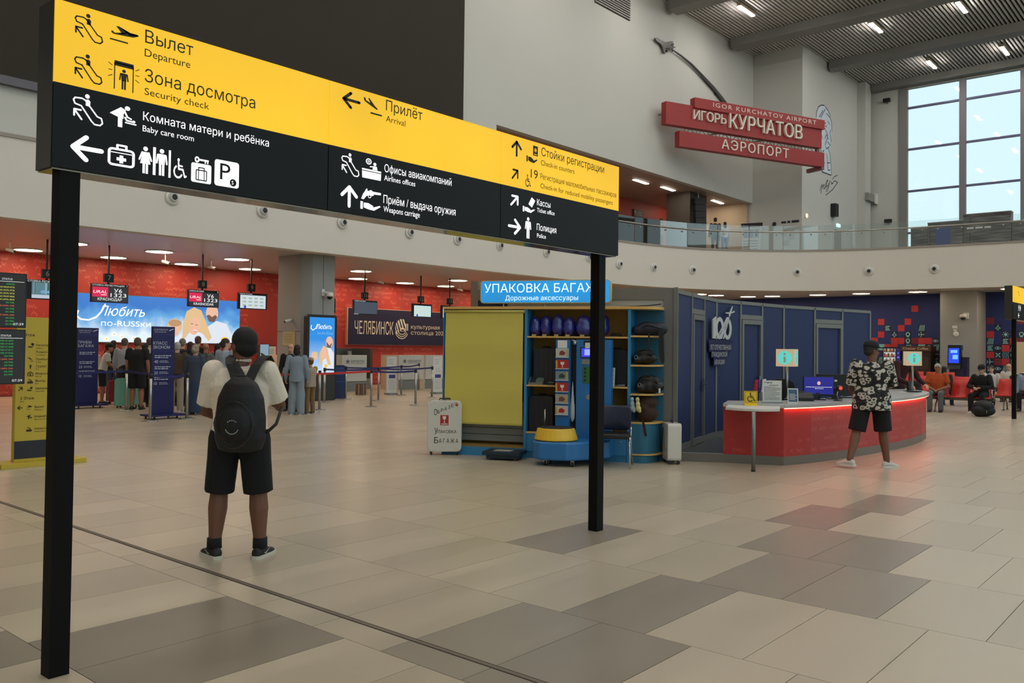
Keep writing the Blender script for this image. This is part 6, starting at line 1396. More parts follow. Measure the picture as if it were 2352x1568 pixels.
for r, row in RIGHTG.items():
    for c, k in enumerate(row):
        if k != '.': msq(9.06-0.24, c, r, k)
# ---- coffee corner, vending machine, kiosk
t = thing('coffee_machine', 'dark brown coffee vending cabinet with a lettered header', 'vending machine', (41.6, 12.08, 0), -PI/2)
mb = MB(); mb.box(0, 1.22, 0, 0.8, 0, 1.68); mb.build('cabinet', M('coffee_brown', (48, 32, 24), 0.5), t); mb = MB(); mb.box(-0.03, 1.25, -0.06, 0.8, 1.68, 1.91); mb.build('header', M('coffee_header', (74, 44, 32), 0.5), t)
text(t, 'Chester Coffee', 0.06, 1.75, 0.10, M('coffee_letters', (214, 190, 160), 0.5), -0.066, 1.08, 0.004)
for i in range(2): mb = MB(); mb.box(0.6, 1.15, -0.02, 0, 0.25+0.62*i, 0.8+0.62*i); mb.build('door_panel', M('coffee_panel', (58, 42, 34), 0.4), t)
mb = MB(); mb.box(0.1, 0.5, -0.02, 0, 0.7, 1.5); mb.build('dispenser', M('coffee_black', (20,18,18), 0.3), t)
t = thing('vending_machine', 'lit snack vending machine behind the patterned shirt', 'vending machine', (41.7, 12.95, 0), -PI/2)
mb = MB(); mb.box(0, 0.8, 0, 0.8, 0, 1.86); mb.build('cabinet', M('vending_black', (18, 20, 34), 0.4), t); mb = MB(); mb.flat(0.05, 0.56, 0.6, 1.78, -0.01); mb.build('lit_window', E('vending_light', (200, 200, 196), 0.9), t)
for i in range(5):
    mb = MB(); mb.box(0.05, 0.56, -0.03, -0.011, 0.66+i*0.24, 0.69+i*0.24); mb.build('shelf', BLACKP, t)
    for j in range(6):
        mb = MB(); mb.rbox(0.07+j*0.08, 0.13+j*0.08, -0.04, -0.012, 0.69+i*0.24, 0.80+i*0.24+0.05*((i+j) % 2), 0.01, 2); mb.build('snack_pack', M('snack_%d' % ((i*5+j) % 4), [(190,50,40),(40,40,44),(200,180,60),(120,60,40)][(i*5+j) % 4], 0.4), t)
mb = MB(); mb.flat(0.60, 0.78, 0.2, 1.80, -0.01); mb.build('control_strip', E('vending_blue', (20, 22, 90), 0.8), t); mb = MB(); mb.flat(0.64, 0.74, 1.35, 1.42, -0.014); mb.flat(0.66,0.72,1.55,1.61,-0.014); mb.build('keypad_light', E('keypad_blue', (90,90,255), 1.2), t)
t = thing('self_service_kiosk', 'black self service kiosk with a glowing blue screen at the column', 'kiosk', (39.4, 9.62, 0), -PI/2)
mb = MB(); mb.box(0.05, 0.62, 0.05, 0.5, 0, 0.95); mb.build('pedestal', M('kiosk_navy', (22, 28, 62), 0.4), t); mb = MB(); mb.prism([(0,-0.12,0.95),(0,0.42,0.95),(0,0.42,1.05),(0,0.14,1.95),(0,0.04,1.95),(0,-0.02,1.1)], (0.5,0,0)); mb.build('head', BLACKP, t); mb = MB(); mb.box(0.5, 0.72, 0.12, 0.5, 0.3, 1.45); mb.build('side_cover', M('kiosk_navy', (22,28,62), 0.4), t)
mb = MB(); mb.add([(0.04,-0.02+0.006,1.2),(0.44,0.006-0.02,1.2),(0.44,0.03,1.82),(0.04,0.03,1.82)], [(0,1,2,3)]); mb.xf(lambda p: (p[0], p[1]-0.012, p[2])); mb.build('display', E('kiosk_blue', (20, 70, 235), 1.1), t)
mb = MB(); mb.add([(0.12,-0.02,1.62),(0.38,-0.02,1.62),(0.38,-0.006,1.74),(0.12,-0.006,1.74)], [(0,1,2,3)]); mb.add([(0.2,-0.032,1.36),(0.4,-0.032,1.36),(0.4,-0.02,1.54),(0.2,-0.02,1.54)], [(0,1,2,3)]); mb.xf(lambda p: (p[0], p[1]-0.004, p[2])); mb.build('display_windows', E('kiosk_pale', (120, 190, 250), 1.1), t)
t = thing('dome_camera', 'white dome camera on the square waiting area column', 'camera', (40.95, 9.26, 3.15), -PI/2)
mb = MB(); mb.box(-0.10,0.10,-0.05,0,-0.05,0.2); mb.tube([(0,-0.02,0.1),(-0.08,-0.2,0.1)], 0.05, 8); mb.build('bracket', WHITEP, t); mb = MB(); mb.lathe(-0.08,-0.2,[(0.04,0.14),(0.13,0.10),(0.14,0.0)],14); mb.build('housing', WHITEP, t, True); mb = MB(); mb.ell((-0.08,-0.2,-0.03),(0.10,0.10,0.09)); mb.build('dome', BLACKP, t, True)
t = thing('wall_sensor', 'white round sensor with two boxes on the waiting area column', 'sensor', (40.95, 9.66, 2.44), -PI/2)
mb = MB(); mb.lathe(0,0,[(0.11,0),(0.11,0.03),(0.08,0.05),(0.01,0.055)],18); mb.xf(lambda p: (p[0], -p[2], p[1])); mb.build('disc', WHITEP, t); mb = MB(); mb.box(-0.14,0.04,-0.04,0,0.24,0.36); mb.build('upper_box', WHITEP, t); mb = MB(); mb.box(-0.10,0.02,-0.04,0,0.12,0.21); mb.build('lower_box', WHITEP, t)
t = thing('column_sign', 'small framed blue grey sign on the column behind the kiosk', 'sign', (40.95, 9.76, 1.70), -PI/2)
mb = MB(); mb.box(0, 0.42, -0.02, 0, 0, 0.30); mb.build('frame', M('sign_frame_pale', (150,180,186), 0.5), t); mb = MB(); mb.box(0.03, 0.39, -0.024, -0.02, 0.03, 0.27); mb.build('panel', M('sign_slate', (60,80,96), 0.5), t)
t = thing('beige_door', 'beige door leaf at the right edge beyond the second sign post', 'door', (42.55, 7.7, 0), -PI/2)
mb = MB(); mb.box(0, 0.95, -0.04, 0, 0, 2.13); mb.build('leaf', M('door_beige', (190, 176, 150), 0.6), t); mb = MB(); mb.box(-0.06, 0, -0.05, 0, 0, 2.18); mb.build('frame', M('door_frame_pale', (200,196,186), 0.5), t)
# ---- red seats
SRED = M('seat_red', (206, 44, 32), 0.4); LEGM = M('bench_leg', (120, 118, 114), 0.3, 0.8)
prof = [(-0.27,0.425),(-0.24,0.452),(-0.10,0.445),(0.06,0.425),(0.12,0.45),(0.17,0.56),(0.22,0.72),(0.26,0.89)]
def bench(label, X, ys, arms=True):
    t = thing('seat_bench', label, 'bench', (X, ys[0], 0), -PI/2, 'red seat benches'); n = len(ys)
    for i, yv in enumerate(ys):
        x = ys[0]-yv; mb = MB(); rings = []
        for k, (py, pz) in enumerate(prof): wv = 0.25 if k < 5 else 0.25-0.012*(k-4); rings.append([(x-wv, py, pz), (x, py-0.012, pz-0.008), (x+wv, py, pz), (x+wv, py+0.012, pz-0.016), (x, py, pz-0.026), (x-wv, py+0.012, pz-0.016)])
        mb.loft(rings); mb.build('seat', SRED, t, True)
    L_ = ys[0]-ys[-1]; mb = MB(); mb.box(-0.3, L_+0.3, -0.04, 0.04, 0.33, 0.40); mb.build('beam', LEGM, t)
    for x in (0.0, L_):
        for s in (-1, 1): mb = MB(); mb.tube([(x,0,0.36),(x,s*0.18,0.22),(x,s*0.26,0.015)], 0.02, 8); mb.box(x-0.03,x+0.03,s*0.26-0.04,s*0.26+0.04,0,0.02); mb.build('leg', LEGM, t)
    if arms:
        for x in (L_+0.28,):
            mb = MB(); mb.tube([(x,-0.02,0.38),(x,-0.22,0.62),(x,0.18,0.64),(x,0.10,0.40)], 0.018, 8); mb.build('armrest', CHR, t, True)
    return t
bench('front red seat bench with the man in orange and the man in black', 26.0, [6.6, 6.05, 5.5])
bench('red seat bench right behind the man in black', 28.2, [5.35, 4.8])
bench('second row red seat bench behind the front one', 29.3, [7.9, 7.35, 6.8, 6.25])
bench('third row red seat bench behind the far desk end', 35.5, [10.35, 9.8, 9.25, 8.7], False)
bench('rear red seat bench by the mosaic at the right', 33.0, [6.9, 6.35, 5.8, 5.25])
# luggage by the seats
BPK = M('backpack_black', (17, 17, 18), 0.7, bump=0.3, bs=20)
t = softbag('travel_backpack', 'black travel backpack on the floor before the man in black', (24.75, 5.2, 0), -PI/2+0.3, (0.58, 0.36, 0.42), BPK, 'backpack', None, 21, 0.02, 0.25)
for x in (-0.06, 0.06): mb = MB(); mb.box(x-0.006, x+0.006, -0.19, -0.18, 0.10, 0.17); mb.build('zip_pull', M('zip_lime', (150,160,110), 0.5), t)
t = softbag('shopping_bag', 'black upright bag beside the man in the orange polo', (25.6, 7.1, 0.43), -PI/2, (0.42, 0.2, 0.42), BPK, 'bag', None, 22, 0.02, 0.3)
mb = MB(); mb.tube([(-0.1,0,0.38),(0,0,0.5),(0.1,0,0.38)], 0.012, 6); mb.build('handle', BLACKP, t)
t = softbag('leather_bag', 'dark leather bag with metal studs on the back row seat', (32.6, 5.6, 0.6), -PI/2, (0.8, 0.3, 0.4), M('bag_oxblood', (36, 16, 18), 0.25, coat=0.6), 'bag', None, 23, 0.025, 0.3)
for x in (-0.2, 0.1, 0.26): mb = MB(); mb.ell((x,-0.14,0.26),(0.02,0.02,0.02)); mb.build('stud', CHR, t)

# ================================================================== UPPER LEVEL
# ---- glass balustrade on the balcony
GR = glass_mat('railing_glass', (0.93, 0.97, 0.965), 1.8)
RAILP = offs(FP, -0.10)
def resample(P, step):
    pts = [Vector(p) for p in P]; out = [pts[0]]; acc = 0.0
    for a, b in zip(pts[:-1], pts[1:]):
        L_ = (b-a).length; s = step-acc
        while s <= L_: out.append(a+(b-a)*(s/L_)); s += step
        acc = (L_-(s-step))
    return out
RP = [p for p in resample(RAILP, 1.5) if p.x > 23.9]
t = thing('glass_railing', 'curved glass balustrade with steel handrail along the upper floor', 'railing', (RP[0].x, RP[0].y, 6.12))
for a, b in zip(RP[:-1], RP[1:]):
    d = (b-a).normalized(); n_ = Vector((-d.y, d.x))*0.008; a2, b2 = a+d*0.012, b-d*0.012
    mb = MB(); mb.prism([(a2.x-n_.x,a2.y-n_.y,6.12),(b2.x-n_.x,b2.y-n_.y,6.12),(b2.x+n_.x,b2.y+n_.y,6.12),(a2.x+n_.x,a2.y+n_.y,6.12)], (0,0,1.08)); build_w(mb, 'glass_panel', GR, t)
    for f in (0.2, 0.8): p = a+(b-a)*f; mb = MB(); mb.ell((p.x-n_.x*3, p.y-n_.y*3, 6.80), (0.035,0.035,0.035), 8, 6); build_w(mb, 'standoff', STEEL, t)
mb = MB(); mb.tube([(p.x-0.0, p.y-0.06, 6.92) for p in RP], 0.03, 8); build_w(mb, 'handrail', STEEL, t, True)
# ---- airport name sign
AR, AR2, AW_ = M('airport_red', (150, 36, 36), 0.5), M('airport_red_dark', (118, 30, 32), 0.6), M('airport_letters', (222, 218, 204), 0.5)
SRZ = math.atan2(-3.8, 9.1)
t = thing('airport_sign', 'red airport name sign with raised white letters on the white wall', 'sign', (34.9, 20.45, 0), SRZ)
mb = MB(); mb.box(-0.12, 9.76, 0, 0.35, 12.07, 13.12); mb.build('middle_board', AR, t)
mb = MB(); mb.box(1.48, 9.86, -0.10, 0.25, 13.02, 13.50); mb.build('upper_board', AR, t)
mb = MB(); mb.box(0.63, 9.9, -0.05, 0.30, 11.1, 11.83); mb.build('lower_board', AR, t)
mb = MB(); mb.box(9.72, 9.9, -0.05, 1.0, 10.95, 11.15); mb.box(9.72, 9.9, 0.28, 0.42, 11.1, 13.4); mb.build('end_bracket', M('airport_bracket', (140, 90, 92), 0.5), t)
text(t, 'IGOR KURCHATOV AIRPORT', 2.57, 13.20, 0.20, AW_, -0.105, 6.7, 0.006, spacing=1.25, depth=0.0, split=True)
text(t, 'ИГОРЬ', 1.43, 12.47, 0.42, AW_, -0.004, 1.97, 0.04, depth=0.10); text(t, 'КУРЧАТОВ', 3.59, 12.33, 0.66, AW_, -0.004, 4.72, 0.045, depth=0.12); text(t, 'АЭРОПОРТ', 3.12, 11.27, 0.44, AW_, -0.054, 4.3, 0.012, spacing=1.15, depth=0.05)
for bx, by in ((35.3,20.7),(37.6,19.7),(40.2,18.75),(43.0,17.6)):
    mb = MB(); mb.tube([(bx,by,12.7),(bx,21.21,12.7)], 0.05, 6); build_w(mb, 'wall_arm', DARKM, t)
for i in range(12):
    x = 1.2+i*0.7; mb = MB(); mb.tube([(x,0.3,11.8),(x+0.35,0.3,12.1),(x+0.7,0.3,11.8)], 0.02, 5); mb.tube([(x,0.3,11.8),(x,0.3,12.1)], 0.02, 5); mb.build('truss_bar', DARKM, t)
# ---- aeroplane with trail
t = thing('aeroplane_emblem', 'dark aeroplane silhouette with a curved trail rising from the airport sign', 'emblem', (34.87, 21.2, 0))
AK = M('emblem_charcoal', (46, 46, 44), 0.4)
PS = [(-0.179, 16.165), (0.019, 16.229), (0.321, 16.214), (0.702, 16.209), (1.399, 16.449), (1.504, 16.437), (1.089, 16.188), (1.298, 16.192), (1.426, 16.362), (1.547, 16.39), (1.518, 16.212), (1.761, 16.27), (1.625, 16.187), (1.483, 16.135), (1.51, 16.061), (1.47, 15.964), (1.363, 16.048), (1.092, 16.028), (0.793, 15.952), (0.737, 15.652), (0.609, 15.657), (0.477, 15.926), (0.313, 16.027), (-0.028, 16.05), (-0.153, 16.094)]
mb = MB(); mb.prism([(a, -0.16, b) for a, b in PS], (0, 0.06, 0)); mb.build('aeroplane', AK, t)
TRP = [(1.45,16.07,0.012),(2.314,16.0,0.03),(3.425,15.827,0.05),(4.583,15.52,0.07),(5.789,15.18,0.10),(6.664,14.85,0.125),(7.305,14.58,0.15),(8.1,14.2,0.17)]
mb = MB(); mb.loft([[(x, -0.14, z-w_), (x, -0.14, z+w_), (x, -0.08, z+w_), (x, -0.08, z-w_)] for x, z, w_ in TRP]); mb.build('trail', AK, t)
mb = MB(); mb.box(1.0, 1.1, -0.10, 0, 15.85, 15.95); mb.box(6.0,6.1,-0.08,0,14.95,15.05); mb.build('wall_fixing', AK, t)
# ---- line drawing and signature on the core wall
INKB = M('mural_ink', (42, 46, 54), 0.8)
t = thing('portrait_drawing', 'black line drawing of a bearded face on the white core wall', 'drawing', (47.33, 18.36, 0))
def mu(x, y): return ((x-211)*0.0109+0.13, 14.68+0.0021*(x-211)-(y-300)*0.00405)
FILL = [(211,300),(215,220),(240,150),(280,122),(330,135),(370,190),(400,260),(425,360),(430,490),(415,580),(418,640),(405,760),(415,950),(428,1110),(295,1058),(300,900),(295,820),(265,720),(258,600),(230,500),(215,400)]
mb = MB(); mb.poly([mu(x, y) for x, y in FILL], -0.006); mb.build('pale_fill', M('mural_pale', (206, 220, 228), 0.8), t)
ST = [[(211,300),(215,220),(240,150),(280,122),(320,125)],[(330,140),(370,190),(400,250),(408,280)],[(350,235),(400,290),(425,360),(430,490)],[(410,470),(400,510),(410,580),(418,640)],[(370,640),(410,695)],[(300,340),(270,400)],[(310,385),(340,370)],[(320,430),(350,500),(370,540)],[(330,590),(350,540),(370,560),(335,680)],[(340,700),(350,740),(390,710)],[(375,720),(400,800)],[(275,505),(300,600)],[(258,650),(265,720),(295,820),(300,900),(295,1058)],[(295,1058),(420,1120)],[(400,800),(415,950),(428,1110)],[(355,810),(370,930),(375,1040),(405,1045)],[(365,940),(400,940)],[(330,180),(270,300)],[(300,200),(250,290)],[(262,430),(280,445)],[(295,435),(312,450)],[(335,410),(352,425)],[(370,345),(395,390)],[(365,580),(380,600)],[(240,440),(250,520)],[(320,760),(300,780)],[(320,930),(330,940)]]
for s_ in ST: mb = MB(); mb.stroke([mu(x, y) for x, y in s_], 0.055, -0.012); mb.build('ink_stroke', INKB, t)
SGN = [[(265,1320),(280,1260),(295,1235),(290,1300),(278,1360)],[(290,1290),(320,1240),(318,1300),(330,1300),(340,1240)],[(340,1240),(360,1190),(375,1185),(350,1250),(345,1290),(365,1250)],[(375,1260),(350,1350)],[(390,1230),(370,1355)],[(390,1280),(395,1220),(410,1200)],[(420,1215),(440,1240),(425,1245)],[(445,1240),(460,1210),(480,1205),(515,1235),(440,1330),(345,1395)],[(440,1180),(465,1145),(512,1128)]]
for s_ in SGN: mb = MB(); mb.stroke([mu(x, y) for x, y in s_], 0.045, -0.012); mb.build('signature_stroke', INKB, t)
for lab, loc in (('black wall speaker under the signature', (49.94, 18.36, 9.78)),):
    t = thing('wall_speaker', lab, 'speaker', loc); mb = MB(); mb.rbox(-0.24, 0.24, -0.3, 0, -0.38, 0.38, 0.05, 3); mb.build('cabinet', BLACKP, t); mb = MB(); mb.box(-0.2, 0.2, -0.31, -0.3, -0.33, 0.33); mb.build('grille', M('speaker_cloth', (26,26,28), 0.8), t)
t = thing('wall_light', 'small warm wall light at the edge of the core wall', 'lamp', (45.95, 18.36, 8.98)); mb = MB(); mb.box(-0.1,0.1,-0.08,0,-0.1,0.1); mb.build('body', WHITEP, t); mb = MB(); mb.ell((0,-0.1,0),(0.12,0.05,0.12)); mb.build('glow', E('wall_light_glow', (255,190,140), 3.0), t)
t = thing('service_door', 'grey service door with a lit sign in the core wall', 'door', (50.1, 18.36, 6.1)); mb = MB(); mb.box(0, 1.25, -0.04, 0.0, 0, 2.66); mb.build('leaf', M('door_grey', (150, 152, 146), 0.6), t); mb = MB(); mb.box(-0.06, 0, -0.06, 0, 0, 2.72); mb.build('frame', WHITEP, t); mb = MB(); mb.tube([(0.1,-0.08,1.1),(0.25,-0.08,1.1)], 0.02, 6); mb.build('handle', STEEL, t); mb = MB(); mb.box(0.5, 0.95, -0.1, 0, 2.82, 3.0); mb.build('lit_sign', E('exit_pale', (220,250,250), 1.2), t)
for i, (z, y) in enumerate(((17.2, 17.0), (9.7, 16.9))):
    t = thing('wall_projector', 'small black fixture on the wall beside the window, %s one' % ('upper', 'lower')[i], 'fixture', (55.5, y, z), -PI/2, 'fixtures beside the window'); mb = MB(); mb.box(-0.2, 0.2, -0.25, 0, -0.1, 0.1); mb.build('body', BLACKP, t); mb = MB(); mb.box(-0.05,0.05,-0.05,0,-0.2,-0.1); mb.build('bracket', STEEL, t)
# conduit arm on the corner pier
t = thing('pier_bracket', 'grey bracket with a white box on the corner pier', 'bracket', (54.6, 17.85, 10.9)); mb = MB(); mb.box(-0.6, 0.9, -0.2, 0, 0, 0.45); mb.build('arm', M('bracket_grey', (140,138,130), 0.6), t); mb = MB(); mb.box(0.55, 0.9, -0.3, -0.2, -0.1, 0.55); mb.build('box', WHITEP, t)
# ---- room behind the balcony
LT = E('upper_room_lamp', (255, 236, 214), 30.0)
for i, (x, y, lab) in enumerate(((36.4,22.83,'leftmost recessed lamp in the upper room ceiling'),(38.85,22.73,'second recessed lamp in the upper room ceiling'),(44.05,24.65,'recessed lamp in the upper room beside the red wall end'),(43.95,22.55,'recessed lamp right of the dark upper column'),(31,22.8,'recessed lamp hidden above the big sign'),(27,24.5,'recessed lamp deep in the upper room left'),(34,24.6,'recessed lamp deep in the upper room middle'))):
    t = thing('recessed_lamp', lab, 'lamp', (x, y, 9.9), 0.06, 'recessed lamps in the upper room'); mb = MB(); mb.box(-0.66, 0.66, -0.09, 0.09, -0.03, -0.005); mb.build('tube', LT, t); mb = MB(); mb.box(-0.7, 0.7, -0.12, 0.12, -0.012, 0); mb.build('frame', WHITEP, t)
t = thing('line_array_speaker', 'black line array speaker hanging at the dark upper column', 'speaker', (40.6, 21.9, 8.1), -0.75)
for i in range(4): mb = MB(); mb.rbox(-0.28, 0.28, -0.25, 0.15, 0.02+i*0.36, 0.36+i*0.36, 0.03, 2); mb.xf(lambda p: (p[0], p[1]-(1.4-p[2])*0.12, p[2])); mb.build('cabinet', M('array_black', (24,26,30), 0.6), t)
mb = MB(); mb.tube([(0,0.1,1.4),(0,0.1,1.8)], 0.03, 6); mb.build('hanger', STEEL, t)
t = thing('direction_plate', 'small dark direction plate on the red upper wall', 'sign', (41.15, 25.98, 9.0)); mb = MB(); mb.box(-0.5, 0.5, -0.05, 0, 0, 0.4); mb.build('plate', M('plate_dark', (56,46,44), 0.5), t); icon(t, 'landing', -0.42, 0.08, 0.25, 0.24, PAPER, -0.055); flow(t, -0.1, 0.22, 0.45, 0.05, PAPER, -0.055, 3); flow(t, -0.1, 0.1, 0.4, 0.04, PAPER, -0.055, 4)
t = thing('wall_speaker', 'black wall speaker beside the red upper wall end', 'speaker', (45.28, 25.2, 8.8), -PI/2); mb = MB(); mb.rbox(-0.22, 0.22, -0.28, 0, -0.3, 0.3, 0.04, 3); mb.build('cabinet', BLACKP, t); mb = MB(); mb.box(-0.18,0.18,-0.29,-0.28,-0.26,0.26); mb.build('grille', M('speaker_cloth', (26,26,28), 0.8), t)
t = thing('poster_stand', 'white poster stand with dark header on the upper floor', 'poster', (44.4, 20.75, 6.1), -PI/2+0.2)
mb = MB(); mb.box(-0.5, 0.5, 0, 0.05, 0.1, 2.35); mb.build('panel', PAPER, t); mb = MB(); mb.box(-0.55, 0.62, -0.03, 0, 2.3, 2.5); mb.build('header', M('header_dark', (40,38,44), 0.5), t); mb = MB(); mb.box(-0.4,0.4,-0.2,0.25,0,0.1); mb.build('foot', BLACKP, t)
for i in range(3): mb = MB(); mb.flat(-0.42+0.3*i, -0.18+0.3*i, 1.7, 2.15, -0.004); mb.build('picture_field', M('poster_pale_blue', (150,170,186), 0.6), t)
for i in range(8): flow(t, -0.42, 1.5-i*0.15, 0.8, 0.04, M('print_grey', (120,124,130), 0.6), -0.004, i+60)
t = thing('wall_lettering', 'small lettering and plates on the side of the core wall', 'lettering', (45.48, 19.6, 8.4), -PI/2)
mb = MB(); mb.disc(-0.3, 0.2, 0.12, -0.01); mb.build('emblem', INKB, t); flow(t, 0.1, 0.2, 1.0, 0.12, INKB, -0.01, 71)
for i, (x, z, w_, h_) in enumerate(((0.1,-0.5,0.35,0.3),(0.55,-0.7,0.3,0.5),(0.2,-1.0,0.4,0.25))): mb = MB(); mb.flat(x, x+w_, z, z+h_, -0.012); mb.build('plate', M('plate_pale', (180,176,168), 0.3), t)
# stone faced display blocks before the window
def slate():
    m = M('slate_print', (52, 54, 60), 0.7); nt = m.node_tree; N = nt.nodes; L = nt.links; tc = N.new('ShaderNodeTexCoord'); mp = N.new('ShaderNodeMapping'); mp.inputs['Scale'].default_value = (1, 3, 16); L.new(tc.outputs['Object'], mp.inputs[0])
    nz = N.new('ShaderNodeTexNoise'); nz.inputs['Scale'].default_value = 1.1; nz.inputs['Detail'].default_value = 5; L.new(mp.outputs[0], nz.inputs['Vector']); cr = N.new('ShaderNodeValToRGB'); cr.color_ramp.elements[0].position = 0.38; cr.color_ramp.elements[0].color = lin((30,30,34)); cr.color_ramp.elements[1].position = 0.68; cr.color_ramp.elements[1].color = lin((122,120,118)); L.new(nz.outputs['Fac'], cr.inputs[0]); L.new(cr.outputs[0], N['Principled BSDF'].inputs['Base Color']); return m
SLT = slate()
for i, (y1, y0, z1, lab) in enumerate(((12.38,11.64,7.54,'lowest slate faced display block at the left'),(11.62,10.1,7.76,'slate faced display block with a blue picture'),(10.08,8.13,8.02,'tallest slate faced display block with white lettering'),(8.1,6.4,7.5,'slate faced display block at the right edge'))):
    t = thing('display_block', lab, 'display', (44.0, y1, 6.1), -PI/2, 'slate display blocks'); w_ = y1-y0
    mb = MB(); mb.box(0, w_, 0, 0.5, 0, z1-6.1); mb.build('block', SLT, t); mb = MB(); mb.box(-0.01, w_+0.01, -0.02, 0.52, z1-6.1, z1-6.06); mb.build('cap', DARKM, t)
    if i == 1: mb = MB(); mb.flat(0.35, 1.0, 0.5, 1.4, -0.01); mb.build('picture_field', M('display_blue', (40,70,130), 0.5), t)
    if i == 2: flow(t, 0.15, 1.25, 1.0, 0.10, PAPER, -0.01, 81)
mb = MB()

# ================================================================== PEOPLE
def V(*a): return Vector(a)
def limb(mb, pts, radii, n=10):
    mb.tube(pts, radii, n)
    for p, r in ((pts[0], radii[0]), (pts[-1], radii[-1])): mb.ell(p, (r, r, r), n, 6)
def hand(mb, wrist, d, nrm, curl=0.5, side=1, sc=1.0, spread=0.0):
    """palm and five fingers; d = direction wrist to knuckles, nrm = back-of-hand normal, side = +1 right hand, -1 left"""
    d = Vector(d).normalized(); nrm = (Vector(nrm)-d*Vector(nrm).dot(d)).normalized(); s = d.cross(nrm)*side
    W = Vector(wrist); pc = W+d*0.052*sc
    R = Matrix((s, nrm, d)).transposed()
    mb.ell(pc, (0.042*sc, 0.017*sc, 0.055*sc), 10, 6, R); mb.tube([W, pc], [0.026*sc, 0.03*sc], 8)
    L4 = (0.070, 0.080, 0.074, 0.058)
    for i in range(4):
        off = s*(-0.03+0.02*i)*sc*(1+spread); p0 = W+d*0.085*sc+off; a = curl*0.9
        d1 = (d*math.cos(a)-nrm*math.sin(a)); d2 = (d*math.cos(a*2.1)-nrm*math.sin(a*2.1)); l = L4[i]*sc
        p1 = p0+d1*l*0.5; p2 = p1+d2*l*0.5
        mb.tube([p0-d*0.012, p0, p1, p2], [0.010*sc, 0.010*sc, 0.0092*sc, 0.0082*sc], 7); mb.ell(p2, (0.0082*sc,)*3, 6, 5)
    t0 = W+d*0.03*sc-s*0.036*sc; t1 = t0+(d*0.6-s*0.7-nrm*0.35).normalized()*0.035*sc; t2 = t1+(d*0.8-s*0.1-nrm*0.6).normalized()*0.03*sc
    mb.tube([t0, t1, t2], [0.013*sc, 0.012*sc, 0.009*sc], 7); mb.ell(t2, (0.009*sc,)*3, 6, 5)
SK = {'tan': M('skin_tan', (150, 104, 78), 0.55), 'fair': M('skin_fair', (196, 150, 126), 0.55), 'brown': M('skin_brown', (112, 72, 52), 0.55)}
DEF = dict(shL=(-.19,0,1.42), elL=(-.25,.0,1.13), wrL=(-.25,.08,.88), shR=(.19,0,1.42), elR=(.25,.0,1.13), wrR=(.25,.08,.88),
           hiL=(-.095,0,.92), knL=(-.10,.02,.50), anL=(-.11,0,.09), hiR=(.095,0,.92), knR=(.10,.02,.50), anR=(.11,0,.09))
